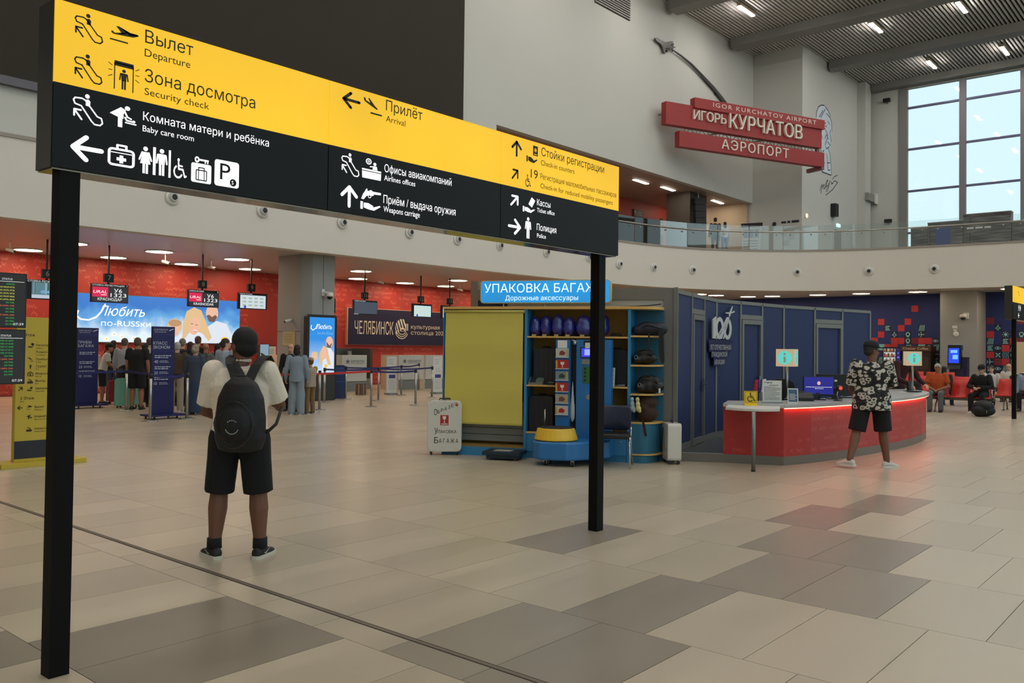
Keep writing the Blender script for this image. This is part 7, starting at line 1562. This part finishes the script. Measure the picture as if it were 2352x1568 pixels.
def person(label, loc, rz, H=1.75, pose=None, sit=False, lean=0.0, skin='fair', top=None, bottom=None, shoes=(40,40,42), sole=None, hair='short', hairc=(40,32,28), yaw=0.0, pitch=0.0,
           girth=1.0, vox=0.013, face=True, hd=None, group='travellers', foot=(0.0, 0.0), curl=0.5, hands=True, hs=1.0, vest=None, capc=(20,20,22)):
    sc = H/1.75; J = {k: Vector(v) for k, v in DEF.items()}
    if sit:
        dr = 0.41
        for k in ('shL','elL','wrL','shR','elR','wrR'): J[k].z -= dr
        J['hiL'] = V(-.10,.0,.53); J['hiR'] = V(.10,.0,.53); J['knL'] = V(-.14,.42,.50); J['knR'] = V(.14,.42,.50); J['anL'] = V(-.14,.40,.09); J['anR'] = V(.14,.40,.09)
    else: dr = 0.0
    for k, v in (pose or {}).items(): J[k] = Vector(v)
    t = thing('person', label, 'person', (loc[0], loc[1], loc[2] if len(loc) > 2 else 0.0), rz, group)
    zb = 0.95-dr; ln = lambda z: lean*max(0, z-zb)
    S = lambda mb: mb.xf(lambda p: (p[0]*sc, p[1]*sc, p[2]*sc))
    def torso(mb, k, hem, neck=True, inner=False):
        rows = [(hem, .165, .115), (.98, .160, .115), (1.08, .152, .110), (1.20, .162, .112), (1.32, .180, .115), (1.40, .178, .100), (1.445, .135, .085)]
        if inner: rows = [(r[0], r[1]*0.86, r[2]*0.86) for r in rows]
        rings = []
        for z, rx, ry in rows:
            z2 = z-dr; w = girth if z < 1.36 else 1+(girth-1)*0.35
            rings.append([(rx*k*w*math.cos(a), ry*k*w*math.sin(a)*(1.12 if math.sin(a) > 0 and z < 1.25 and girth > 1.05 else 1)+ln(z2), z2) for a in [2*PI*q/16 for q in range(16)]])
        mb.loft(rings)
        if neck: mb.tube([(0, ln(1.42-dr), 1.42-dr), (0, ln(1.5-dr)+.01, 1.49-dr)], [0.085, 0.062], 12)
    hc = V(0, ln(1.62-dr)+0.015, 1.625-dr) if hd is None else Vector(hd)
    RH = Matrix.Rotation(yaw, 3, 'Z') @ Matrix.Rotation(pitch, 3, 'X') @ Matrix.Scale(hs, 3)
    hp = lambda x, y, z: hc + RH @ V(x, y, z)
    # ---- body (one mesh): head, neck, trunk, arms, hands, legs
    mb = MB()
    mb.ell(hp(0,-.012,.028), (.076,.096,.092), 16, 10, RH); mb.ell(hp(0,.022,-.045), (.060,.074,.078), 14, 8, RH); mb.ell(hp(0,.055,-.085), (.036,.036,.032), 10, 6, RH)
    mb.ell(hp(0,.098,-.022), (.013,.020,.024), 8, 6, RH)
    for s in (-1, 1): mb.ell(hp(s*.078,-.005,-.015), (.012,.020,.032), 8, 6, RH)
    mb.tube([V(0, ln(1.40-dr), 1.40-dr), V(0, ln(1.5-dr), 1.50-dr), hc+V(0,-.012,-.03)], [.068*girth**.5, .058*girth**.5, .054*girth**.3], 12)
    torso(mb, 1.0, 0.93, False, True)
    for s, e in (('L', -1), ('R', 1)):
        sh, el, wr = J['sh'+s], J['el'+s], J['wr'+s]; sh = sh+V(0, ln(sh.z), 0)
        g = girth**0.6
        limb(mb, [sh, sh.lerp(el, .5), el, el.lerp(wr, .35), wr], [.056*g, .048*g, .040*g, .041*g, .027])
        if hands:
            fd = (wr-el).normalized(); hand(mb, wr, fd, V(e*1.0, 0.0, 0.15) if abs(fd.z) > .5 else V(0,.2,1), curl, e, 1.0)
        hi, kn, an = J['hi'+s], J['kn'+s], J['an'+s]
        g2 = girth**.9; limb(mb, [hi, hi.lerp(kn, .5), kn, kn.lerp(an, .3), kn.lerp(an, .75), an], [.085*g, .070*g, .056*g2, .061*g2, .044*g2, .038*g2]); mb.ell(an+V(0,.03,-.03), (.035,.07,.035), 8, 6)
    S(mb); body = organic(mb.build('body', SK[skin], t), vox*sc, 2)
    if face:
        mb = MB()
        for s in (-1, 1): mb.ell(hp(s*.031,.083,.006), (.013,.008,.007), 8, 6, RH)
        S(mb); mb.build('eyes', M('eye_dark', (24,20,18), 0.3), t)
        mb = MB(); mb.ell(hp(0,.088,-.068), (.022,.008,.006), 8, 6, RH); S(mb); mb.build('mouth', M('lips', (150,84,76), 0.5), t)
        mb = MB()
        for s in (-1, 1): mb.ell(hp(s*.032,.084,.026), (.02,.008,.005), 8, 6, RH)
        S(mb); mb.build('eyebrows', M('brow_dark', (46,36,30), 0.8), t)
    # ---- top
    if top:
        mb = MB(); hem = top.get('hem', .90); torso(mb, top.get('k', 1.07), hem, top.get('collar', True))
        if top.get('flare'):
            mb.loft([[(.17*f*girth*math.cos(a), .125*f*girth*math.sin(a)+ln(z-dr), z-dr) for a in [2*PI*q/16 for q in range(16)]] for z, f in ((hem, 1.12*top['flare']), (1.0, 1.06*top['flare']), (1.15, 1.0))])
        for s in 'LR':
            sh, el, wr = J['sh'+s], J['el'+s], J['wr'+s]; sh = sh+V(0, ln(sh.z), 0); g = girth**0.6*top.get('k', 1.07)
            if top.get('sleeve', 'long') == 'long': limb(mb, [sh, sh.lerp(el,.5), el, el.lerp(wr,.5), el.lerp(wr,.97)], [.070*g, .062*g, .056*g, .050*g, .040*g])
            elif top['sleeve'] == 'elbow': mb.tube([sh, sh.lerp(el,.5), sh.lerp(el,top.get('sl',.98))], [.072*g, .070*g, .070*g], 12); mb.ell(sh, (.072*g,)*3)
            elif top['sleeve'] == 'short': mb.tube([sh, sh.lerp(el,.4), sh.lerp(el,.72)], [.071*g, .066*g, .066*g], 12); mb.ell(sh, (.071*g,)*3)
            else: mb.ell(sh, (.06*g,)*3)
        S(mb); organic(mb.build(top.get('name', 'shirt'), top['mat'], t), max(vox, .011)*sc, 3)
    if vest:
        mb = MB(); torso(mb, 1.24, .84, False)
        for s in 'LR': mb.ell(J['sh'+s]+V(0, ln(J['sh'+s].z), -.01), (.062,.062,.05))
        S(mb); organic(mb.build('vest', vest, t), max(vox, .011)*sc, 3)
    # ---- bottom
    if bottom:
        mb = MB(); k = bottom.get('k', 1.0)*girth**0.7; kind = bottom['kind']
        rows = [(zb-0.10, .150), (zb-0.02, .168), (zb+0.06, .160)]
        mb.loft([[(r*k*math.cos(a), r*.74*k*math.sin(a), z) for a in [2*PI*q/16 for q in range(16)]] for z, r in rows])
        if kind == 'skirt':
            hz = bottom.get('hem', .08); mb.loft([[(r*k*math.cos(a), r*.8*k*math.sin(a), z) for a in [2*PI*q/18 for q in range(18)]] for z, r in ((hz, .25), (.5, .20), (.8, .18), (.95, .16))])
        else:
            for s in 'LR':
                hi, kn, an = J['hi'+s], J['kn'+s], J['an'+s]
                if kind == 'shorts':
                    kh = bottom.get('len', .96); q = hi.lerp(kn, kh); mb.tube([hi, hi.lerp(kn,.4), q], [.105*k, .098*k, bottom.get('flare', .092)*k], 14); mb.ell(hi, (.105*k,)*3)
                else:
                    w = bottom.get('w', 1.0); limb(mb, [hi, hi.lerp(kn,.5), kn, kn.lerp(an,.5), an+V(0,0,-.035)], [.102*k, .088*k, .072*k*w, .066*k*w, .062*k*w], 12)
        S(mb); organic(mb.build(bottom.get('name', {'skirt':'skirt','shorts':'shorts'}.get(kind, 'trousers')), bottom['mat'], t), max(vox, .011)*sc, 2)
    # ---- shoes
    for i, s in enumerate('LR'):
        an = J['an'+s]; z0 = an.z-.09; fa = foot[i]; RF = Matrix.Rotation(fa, 3, 'Z')
        mb = MB(); rings = []
        for y, w, h in ((-.075,.022,.05),(-.06,.036,.085),(-.01,.040,.105),(.05,.043,.085),(.11,.047,.062),(.165,.040,.048),(.195,.018,.035)):
            rings.append([tuple(V(an.x, an.y, z0)+RF @ V(w*math.cos(a), y, max(.016, h*.5+h*.5*math.sin(a)))) for a in [2*PI*q/12 for q in range(12)]])
        mb.loft(rings); S(mb); o = mb.build('shoe', M('shoe_%d_%d_%d' % shoes, shoes, 0.6), t, True)
        mb = MB(); pl = []
        for y, w in ((-.085,.02),(-.07,.038),(0,.042),(.06,.046),(.12,.050),(.17,.043),(.203,.018)): pl.append((w, y))
        P_ = pl+[(-a, b) for a, b in pl[::-1]]
        mb.prism([tuple(V(an.x, an.y, z0)+RF @ V(a, b, 0)) for a, b in P_], (0, 0, .026)); S(mb); cs = sole or shoes; mb.build('sole', M('sole_%d_%d_%d' % cs, cs, 0.6), o)
    # ---- hair or cap
    HM = M('hair_%d_%d_%d' % hairc, hairc, 0.7, bump=0.3, bs=60)
    if hair != 'bald':
        mb = MB(); mb.ell(hp(0,-.022,.040), (.085,.102,.094), 16, 10, RH)
        if hair in ('long',): mb.ell(hp(0,-.06,-.08), (.085,.055,.16), 14, 8, RH); mb.ell(hp(0,-.075,-.2), (.08,.045,.12), 12, 8, RH)
        if hair in ('bob',): mb.ell(hp(0,-.045,-.05), (.09,.07,.11), 14, 8, RH)
        if hair in ('bun',): mb.ell(hp(0,-.05,-.02), (.084,.075,.09), 14, 8, RH); mb.ell(hp(0,-.13,.0), (.035,.035,.04), 10, 6, RH)
        if hair in ('short','cap'): mb.ell(hp(0,-.045,-.015), (.080,.066,.07), 14, 8, RH)
        S(mb); organic(mb.build('hair', HM, t), .011*sc, 2)
    if hair == 'cap':
        CM_ = M('cap_%d_%d_%d' % capc, capc, 0.8); mb = MB(); n = 16
        mb.loft([[tuple(hp(r*.086*math.cos(a), r*.106*math.sin(a)-.014, z)) for a in [2*PI*q/n for q in range(n)]] for r, z in ((1.04,.045),(1.04,.075),(.95,.11),(.7,.138),(.25,.15))]); S(mb); mb.build('cap', CM_, t, True)
        mb = MB(); mb.prism([tuple(hp(.075*math.sin(a), .07+.10*math.cos(a), .052)) for a in [-PI/2+PI*q/10 for q in range(11)]], (0,0,.008)); S(mb); mb.build('cap_brim', CM_, t)
    return t
def C(n, c, **k): return M('cloth_'+n, c, 0.9, bump=0.25, bs=35, **k)
BACK = -0.864
# ---- traveller with the backpack in the foreground
TEE = M('tee_relief_white', (236, 222, 204), 0.9, bump=0.6, bs=38)
man1 = person('man in white T-shirt and black shorts standing with a black backpack, on the phone', (3.69, 5.88), BACK, 1.745,
    dict(shL=(-.205,-.01,1.425), elL=(-.285,.07,1.10), wrL=(-.17,.27,1.06), shR=(.205,-.01,1.425), elR=(.275,.13,1.15), wrR=(.145,.20,1.47), hiL=(-.11,0,.92), hiR=(.11,0,.92), knL=(-.155,.02,.50), knR=(.145,.02,.50), anL=(-.175,-.01,.09), anR=(.165,.02,.09)),
    skin='brown', top=dict(mat=TEE, sleeve='elbow', sl=.80, k=1.10, hem=.93, name='t_shirt'), bottom=dict(kind='shorts', mat=C('black_shorts', (13,13,14)), k=1.04, len=1.0, flare=.094), shoes=(20,20,21), sole=(206,200,186), hair='short', hairc=(14,12,12), yaw=0.85, pitch=-0.10, hs=1.12, girth=1.22, vox=.009, foot=(0.75, -0.22), curl=0.75, group=None, hd=(.01,.02,1.62))
man1['group'] = 'travellers'
for s, fa, ax, ay in (('L', .75, -.175, -.01), ('R', -.22, .165, .02)):
    mb = MB(); mb.cyl(ax, ay, .075, .155, .056, 14, .054); o = mb.build('sock', C('sock_black', (16,16,17)), man1, True)
sw = [(-.05,.045),(-.02,.03),(.06,.075),(-.02,.045)]
for (ax, ay, fa, sd) in ((-.175,-.01,.75,-1), (.165,.02,-.22,1)):
    mb = MB(); RF = Matrix.Rotation(fa, 3, 'Z'); mb.add([tuple(V(ax,ay,0)+RF @ V(sd*.0455, y+.03, z)) for y, z in sw], [(0,1,2,3),(3,2,1,0)]); mb.build('shoe_emblem', PAPER, man1)
mb = MB(); mb.tube([(.062*math.cos(a)*1.02, .012+.062*math.sin(a), 1.505) for a in [2*PI*k/18 for k in range(18)]], .013, 8, True); mb.build('collar', TEE, man1, True)
# phone, paper, backpack
BM = Matrix.Translation((3.69, 5.88, 0)) @ Matrix.Rotation(BACK, 4, 'Z')
def mw(x, y, z): return tuple(BM @ Vector((x, y, z)))
t = thing('mobile_phone', 'phone held to his cheek by the man with the backpack', 'phone', mw(.118, .205, 1.565), BACK+0.5)
mb = MB(); mb.rbox(-.036,.036,-.005,.005,-.07,.07,.012,3); mb.build('body', BLACKP, t); mb = MB(); mb.flat(-.033,.033,-.065,.065,-.006); mb.build('display', E('phone_glow', (150,180,200), 0.7), t)
t = thing('paper_bag', 'folded white paper hanging from the left hand of the man with the backpack', 'paper', mw(-.235, .20, .72), BACK+0.25)
mb = MB(); mb.loft([[(-.07*w, -.012+.01*math.sin(z*20), z), (.07*w, -.012-.01*math.sin(z*20), z), (.07*w, .012, z), (-.07*w, .012, z)] for z, w in ((0,1.1),(.08,1.05),(.18,.95),(.27,.75),(.34,.55))]); mb.build('sheet', PAPER, t)
t = thing('backpack', 'black backpack worn by the man in the foreground', 'backpack', mw(.075, -.225, .835), BACK-.06)
PKM = M('backpack_nylon', (13,13,14), 0.6, bump=0.2, bs=40); mb = MB()
mb.loft([[(w*math.cos(a)*(1 if abs(math.cos(a))<.9 else .97), d*math.sin(a), z) for a in [2*PI*q/20 for q in range(20)]] for z, w, d in ((0,.10,.06),(.02,.17,.10),(.10,.195,.12),(.25,.195,.125),(.40,.175,.12),(.50,.125,.10),(.555,.06,.06))]); mb.ell((0,-.085,.20),(.15,.07,.16)); organic(mb.build('main_compartment', PKM, t), .012, 3)
mb = MB(); mb.tube([(.135*math.cos(a), -.155+.03*abs(math.cos(a)), .21+.17*math.sin(a)) for a in [2*PI*k/24 for k in range(24)]], .004, 5, True); mb.build('pocket_zip', M('zip_black', (24,24,26), 0.4), t)
mb = MB(); mb.ring(0,0.195,.045,.052,0,20,PI*1.1,PI*1.9); mb.xf(lambda p: (p[0], -.168, p[2])); mb.build('logo_arc', M('logo_grey', (150,150,148), 0.5), t)
mb = MB(); [mb.ring(0,0.195,.045,.053,0,2,PI*(.28+.1*k),PI*(.34+.1*k)) for k in range(5)]; mb.xf(lambda p: (p[0], -.168, p[2])); mb.build('round_logo', M('logo_grey', (150,150,148), 0.5), t)
def strap(pts, wd, nm='shoulder_strap'):
    mb = MB(); mb.loft([[(x-wd/2, y, z), (x+wd/2, y, z), (x+wd/2, y+.014, z), (x-wd/2, y+.014, z)] for x, y, z in pts]); mb.build(nm, PKM, t)
strap([(-.045,.03,.50),(-.085,.07,.58),(-.125,.10,.645),(-.150,.16,.69),(-.155,.24,.71),(-.155,.32,.66)], .075)
strap([(.035,.03,.50),(.055,.07,.58),(.075,.10,.645),(.095,.16,.69),(.10,.24,.71),(.10,.32,.66)], .075)
strap([(.02,.02,.53),(-.04,.07,.60),(-.10,.11,.665)], .035, 'grab_strap')
mb = MB(); mb.tube([(-.05,.0,.53),(-.03,-.01,.56),(.03,-.01,.56),(.05,.0,.53)], .010, 6); mb.build('grab_handle', PKM, t, True)
for s in (-1, 1): mb = MB(); mb.tube([(s*.19,.02,.14),(s*.235,.10,.20),(s*.245,.2,.32)], .012, 6); mb.build('lower_strap', PKM, t, True)
# ---- man in the patterned shirt at the desk
def pattern_mat():
    m = M('shirt_mask_print', (20,20,20), 0.85); nt = m.node_tree; N = nt.nodes; L = nt.links; tc = N.new('ShaderNodeTexCoord')
    mp = N.new('ShaderNodeMapping'); mp.inputs['Scale'].default_value = (1.0, 0.75, 1.25); L.new(tc.outputs['Object'], mp.inputs[0])
    nz = N.new('ShaderNodeTexNoise'); nz.inputs['Scale'].default_value = 14; L.new(mp.outputs[0], nz.inputs['Vector']); ma = N.new('ShaderNodeVectorMath'); ma.operation = 'MULTIPLY_ADD'; ma.inputs[1].default_value = (.05,.05,.05); L.new(nz.outputs['Color'], ma.inputs[0]); L.new(mp.outputs[0], ma.inputs[2])
    vo = N.new('ShaderNodeTexVoronoi'); vo.inputs['Scale'].default_value = 13.0; vo.inputs['Randomness'].default_value = 0.75; L.new(ma.outputs[0], vo.inputs['Vector'])
    cr = N.new('ShaderNodeValToRGB'); cr.color_ramp.interpolation = 'CONSTANT'; e = cr.color_ramp.elements; e[0].position = 0; e[0].color = lin((176,168,156)); e[1].position = .14; e[1].color = lin((18,18,18))
    for p, c in ((.25,(196,188,176)),(.50,(18,18,18)),(.60,(60,58,56)),(.66,(16,16,16))): q = e.new(p); q.color = lin(c)
    L.new(vo.outputs['Distance'], cr.inputs[0]); L.new(cr.outputs[0], N['Principled BSDF'].inputs['Base Color']); return m
person('man in black and white patterned shirt and cap at the information desk', (12.63, 4.07), BACK-0.30, 1.77,
    dict(shL=(-.20,0,1.42), elL=(-.27,.05,1.12), wrL=(-.22,.25,.98), shR=(.20,0,1.42), elR=(.27,.08,1.13), wrR=(.16,.30,1.10), hiL=(-.11,0,.92), hiR=(.11,0,.92), knL=(-.20,-.06,.50), anL=(-.30,-.22,.12), knR=(.15,.03,.50), anR=(.20,.02,.09)),
    skin='brown', top=dict(mat=pattern_mat(), sleeve='elbow', k=1.18, hem=.80, flare=1.22, name='shirt'), bottom=dict(kind='shorts', mat=C('black_shorts2', (14,14,15)), k=1.12, len=.98, flare=.098), shoes=(200,194,184), sole=(214,208,198), hair='cap', hairc=(40,36,34), yaw=-1.15, pitch=-.1, girth=1.15, vox=.011, foot=(1.0, -.9), curl=.6)
# ---- check-in queue and others, seen mostly from behind
Q = [
 ('boy in white T-shirt and dark cap leaning on the belt', (10.37,23.12), BACK-1.2, 1.60, dict(skin='tan', top=dict(mat=C('tee_white',(200,198,192)), sleeve='short'), bottom=dict(kind='shorts', mat=C('shorts_dark',(26,26,28))), hair='cap', lean=.25, pose=dict(elL=(-.22,.18,1.15), wrL=(-.15,.42,1.0), elR=(.22,.18,1.15), wrR=(.15,.42,1.0)))),
 ('woman with long dark hair and black top in the queue', (10.88,23.6), BACK, 1.69, dict(top=dict(mat=C('black_top',(26,25,25))), bottom=dict(kind='trousers', mat=C('jeans_blue',(70,84,112)), w=1.25), hair='long', hairc=(44,34,28), shoes=(190,186,180))),
 ('man in pale grey shirt in the queue', (10.65,22.47), BACK+.1, 1.75, dict(top=dict(mat=C('shirt_grey',(150,154,162))), bottom=dict(kind='trousers', mat=C('trousers_dark',(34,34,38))), hairc=(92,80,70), girth=1.08)),
 ('man in black T-shirt and shorts with bare calves in the queue', (10.14,20.72), BACK+.05, 1.76, dict(skin='tan', top=dict(mat=C('tee_black',(17,17,18)), sleeve='short', k=1.12), bottom=dict(kind='shorts', mat=C('shorts_black',(18,18,19)), k=1.1), hairc=(86,66,54), girth=1.15, shoes=(24,24,26))),
 ('man in white shirt half behind the economy class stand', (11.62,23.05), BACK, 1.78, dict(top=dict(mat=C('shirt_white',(190,186,178))), bottom=dict(kind='trousers', mat=C('trousers_dark',(34,34,38))), hairc=(84,70,60))),
 ('person in olive jacket left of the economy class stand', (10.72,21.5), BACK, 1.62, dict(top=dict(mat=C('jacket_olive',(52,52,34)), k=1.14), bottom=dict(kind='trousers', mat=C('trousers_black',(20,20,22))), hairc=(26,22,20), hair='bob')),
 ('man in brown jacket and cream trousers right of the economy class stand', (10.50,19.5), BACK+.1, 1.66, dict(top=dict(mat=C('jacket_brown',(70,54,38)), k=1.16, hem=.84), bottom=dict(kind='trousers', mat=C('trousers_cream',(164,154,138)), w=1.25), hairc=(170,164,154), shoes=(190,186,178), sole=(210,206,200), lean=.08)),
 ('grey haired man in dark jacket in the queue', (11.59,21.23), BACK, 1.76, dict(top=dict(mat=C('jacket_navy',(28,32,44)), k=1.14), bottom=dict(kind='trousers', mat=C('trousers_black',(20,20,22))), hairc=(120,114,106), girth=1.1)),
 ('person with dark hair and wine red top in the queue', (12.1,21.75), BACK, 1.68, dict(top=dict(mat=C('top_wine',(96,34,36))), bottom=dict(kind='trousers', mat=C('trousers_black',(20,20,22))), hairc=(46,36,34), hair='bob')),
 ('tallest man in black jacket in the queue', (12.69,22.4), BACK, 1.84, dict(top=dict(mat=C('jacket_black',(18,18,20)), k=1.12), bottom=dict(kind='trousers', mat=C('trousers_black',(20,20,22))), hairc=(90,76,64))),
 ('grey haired woman in long denim jacket and denim skirt', (10.4,18.46), BACK-.15, 1.61, dict(top=dict(mat=C('denim_dark',(58,68,84)), hem=.66, flare=1.0, k=1.18), bottom=dict(kind='skirt', mat=C('denim_skirt',(40,58,84)), hem=.06), hairc=(150,136,118), hair='bun', girth=1.05, shoes=(150,140,126))),
 ('bald man in dark green shirt in the queue', (11.88,20.58), BACK, 1.65, dict(skin='tan', top=dict(mat=C('shirt_dark_green',(58,62,54))), bottom=dict(kind='trousers', mat=C('trousers_black',(20,20,22))), hair='bald')),
 ('woman with long black hair and grey top in the queue', (11.54,19.44), BACK, 1.64, dict(top=dict(mat=C('top_grey',(104,104,106))), bottom=dict(kind='trousers', mat=C('jeans_dark',(40,48,62))), hair='long', hairc=(30,22,20))),
 ('woman with tied hair and shiny pale denim jacket turning her head', (11.02,18.21), BACK-.3, 1.76, dict(top=dict(mat=C('denim_pale',(146,156,168)), k=1.12), bottom=dict(kind='trousers', mat=C('jeans_blue',(70,84,112))), hair='bun', hairc=(50,38,30), yaw=-.9)),
 ('woman with dark bob in pale denim jacket and jeans beside the totem', (12.1,16.93), BACK, 1.63, dict(top=dict(mat=C('denim_light',(128,142,156)), k=1.16, hem=.82), bottom=dict(kind='trousers', mat=C('jeans_light',(128,142,152)), w=1.5, k=1.05), hair='bob', hairc=(28,22,22), shoes=(204,198,184), pose=dict(elL=(-.27,0,1.12), wrL=(-.29,.06,.90)))),
 ('bald person standing behind the woman in denim', (12.66,17.98), BACK+PI, 1.66, dict(skin='fair', top=dict(mat=C('top_black',(24,22,24))), bottom=dict(kind='trousers', mat=C('trousers_black',(20,20,22))), hair='bald')),
 ('child in beige cap, yellow top and beige vest', (12.5,16.95), BACK+.9, 1.32, dict(top=dict(mat=C('top_mustard',(150,134,40)), k=1.12), bottom=dict(kind='trousers', mat=C('trousers_khaki',(120,98,66)), w=1.15), hair='cap', capc=(150,138,116), vest=C('vest_beige',(158,146,130)), hairc=(90,70,54), shoes=(60,56,52), sole=(190,184,176), pose=dict(elL=(-.24,.12,1.16), wrL=(-.10,.30,1.08), elR=(.24,.12,1.16), wrR=(.10,.30,1.08)))),
 ('desk clerk in black cap bending over papers behind the desk end', (19.62,5.80), BACK+PI+.3, 1.70, dict(top=dict(mat=C('top_maroon',(60,22,26))), bottom=dict(kind='trousers', mat=C('trousers_black',(20,20,22))), hair='cap', hairc=(24,20,20), lean=.45, pitch=-.6, pose=dict(elL=(-.27,.35,1.10), wrL=(-.2,.62,.98), elR=(.27,.35,1.10), wrR=(.2,.62,.98)), hd=(0,.33,1.50))),
 ('man in dark olive jacket on the upper floor seen from behind', (37.4,19.3,6.12), BACK, 1.80, dict(top=dict(mat=C('jacket_camo_dark',(46,40,30)), k=1.14), bottom=dict(kind='trousers', mat=C('trousers_black',(20,20,22))), hairc=(28,22,20), vox=.02)),
 ('woman with long dark hair on the upper floor', (37.7,18.95,6.12), BACK, 1.60, dict(top=dict(mat=C('top_white2',(190,188,186))), bottom=dict(kind='trousers', mat=C('jeans_light2',(110,130,160))), hair='long', hairc=(34,26,22), vox=.02)),
 ('person in camouflage clothes on the upper floor beside the big sign', (35.3,21.0,6.12), BACK+1.2, 1.66, dict(top=dict(mat=C('camo_grey',(110,106,92)), k=1.15), bottom=dict(kind='trousers', mat=C('camo_trousers',(72,70,58))), hair='bob', hairc=(50,40,32), vox=.02)),
]
for i, (lab, loc, rz, H, kw_) in enumerate(Q):
    near = len(loc) == 2 and loc[1] < 19
    person(lab, loc, rz, H, **{**dict(vox=.014 if near else .017, face=abs(rz-BACK) > .2, hands=True), **kw_})
# beige cap and vest details of the child, carried by colour on separate parts
# ---- seated people in the waiting area (facing -X)
FW = PI/2
SEAT = [
 ('grey haired man in orange polo shirt and grey trousers seated', (26.0,6.6), FW+.1, 1.73, dict(skin='tan', top=dict(mat=C('polo_orange',(176,74,26)), sleeve='short', k=1.14), bottom=dict(kind='trousers', mat=C('trousers_grey',(96,98,100))), hairc=(176,172,166), shoes=(24,22,22), girth=1.18, pose=dict(elL=(-.29,.08,.70), wrL=(-.08,.26,.62), elR=(.29,.08,.70), wrR=(.08,.26,.62)), yaw=.1)),
 ('young man in black cap and black jacket seated looking at his phone', (26.0,5.5), FW-.12, 1.70, dict(top=dict(mat=C('jacket_black2',(17,17,19)), k=1.2), bottom=dict(kind='trousers', mat=C('trousers_black2',(15,15,17)), w=1.1), hair='cap', hairc=(24,20,20), shoes=(196,190,180), sole=(206,200,192), pitch=-.25, pose=dict(elL=(-.30,.10,.74), wrL=(-.09,.34,.72), elR=(.30,.10,.74), wrR=(.09,.34,.72)), curl=.9)),
 ('dark haired person seated with the back turned in the second row', (28.9,7.15), FW+PI, 1.58, dict(top=dict(mat=C('jacket_grey2',(44,44,46))), bottom=dict(kind='trousers', mat=C('jeans_dark',(40,48,62))), hairc=(30,26,24), hair='bob')),
 ('person in white hood seated behind the man in black', (30.6,6.2), FW, 1.62, dict(top=dict(mat=C('hood_white',(200,196,190))), bottom=dict(kind='trousers', mat=C('trousers_black',(20,20,22))), hairc=(60,46,40))),
 ('blonde woman in white seated in the rear row', (33.2,6.2), FW, 1.66, dict(top=dict(mat=C('blouse_white',(206,198,184))), bottom=dict(kind='trousers', mat=C('trousers_black',(20,20,22))), hair='long', hairc=(196,168,128))),
 ('man in pale blue shirt at the right edge behind the second sign post', (28.2,4.8), FW, 1.68, dict(skin='tan', top=dict(mat=C('shirt_pale_blue',(140,156,180)), k=1.12), bottom=dict(kind='trousers', mat=C('trousers_black',(20,20,22))), hairc=(30,26,26))),
]
for lab, loc, rz, H, kw_ in SEAT: person(lab, loc, rz, H, sit=True, **{**dict(vox=.014, group='seated people'), **kw_})
t = thing('mobile_phone', 'black phone held in both hands by the seated man in black', 'phone', (25.63, 5.46, 0.73), -PI/2)
mb = MB(); mb.rbox(-.075,.075,-.006,.006,-.035,.035,.01,3); mb.build('body', BLACKP, t); mb = MB(); mb.flat(-.07,.07,-.03,.03,.007); mb.build('display', E('phone_dim', (90,100,120), 0.5), t)
bpy.data.scenes.remove(_TMP)
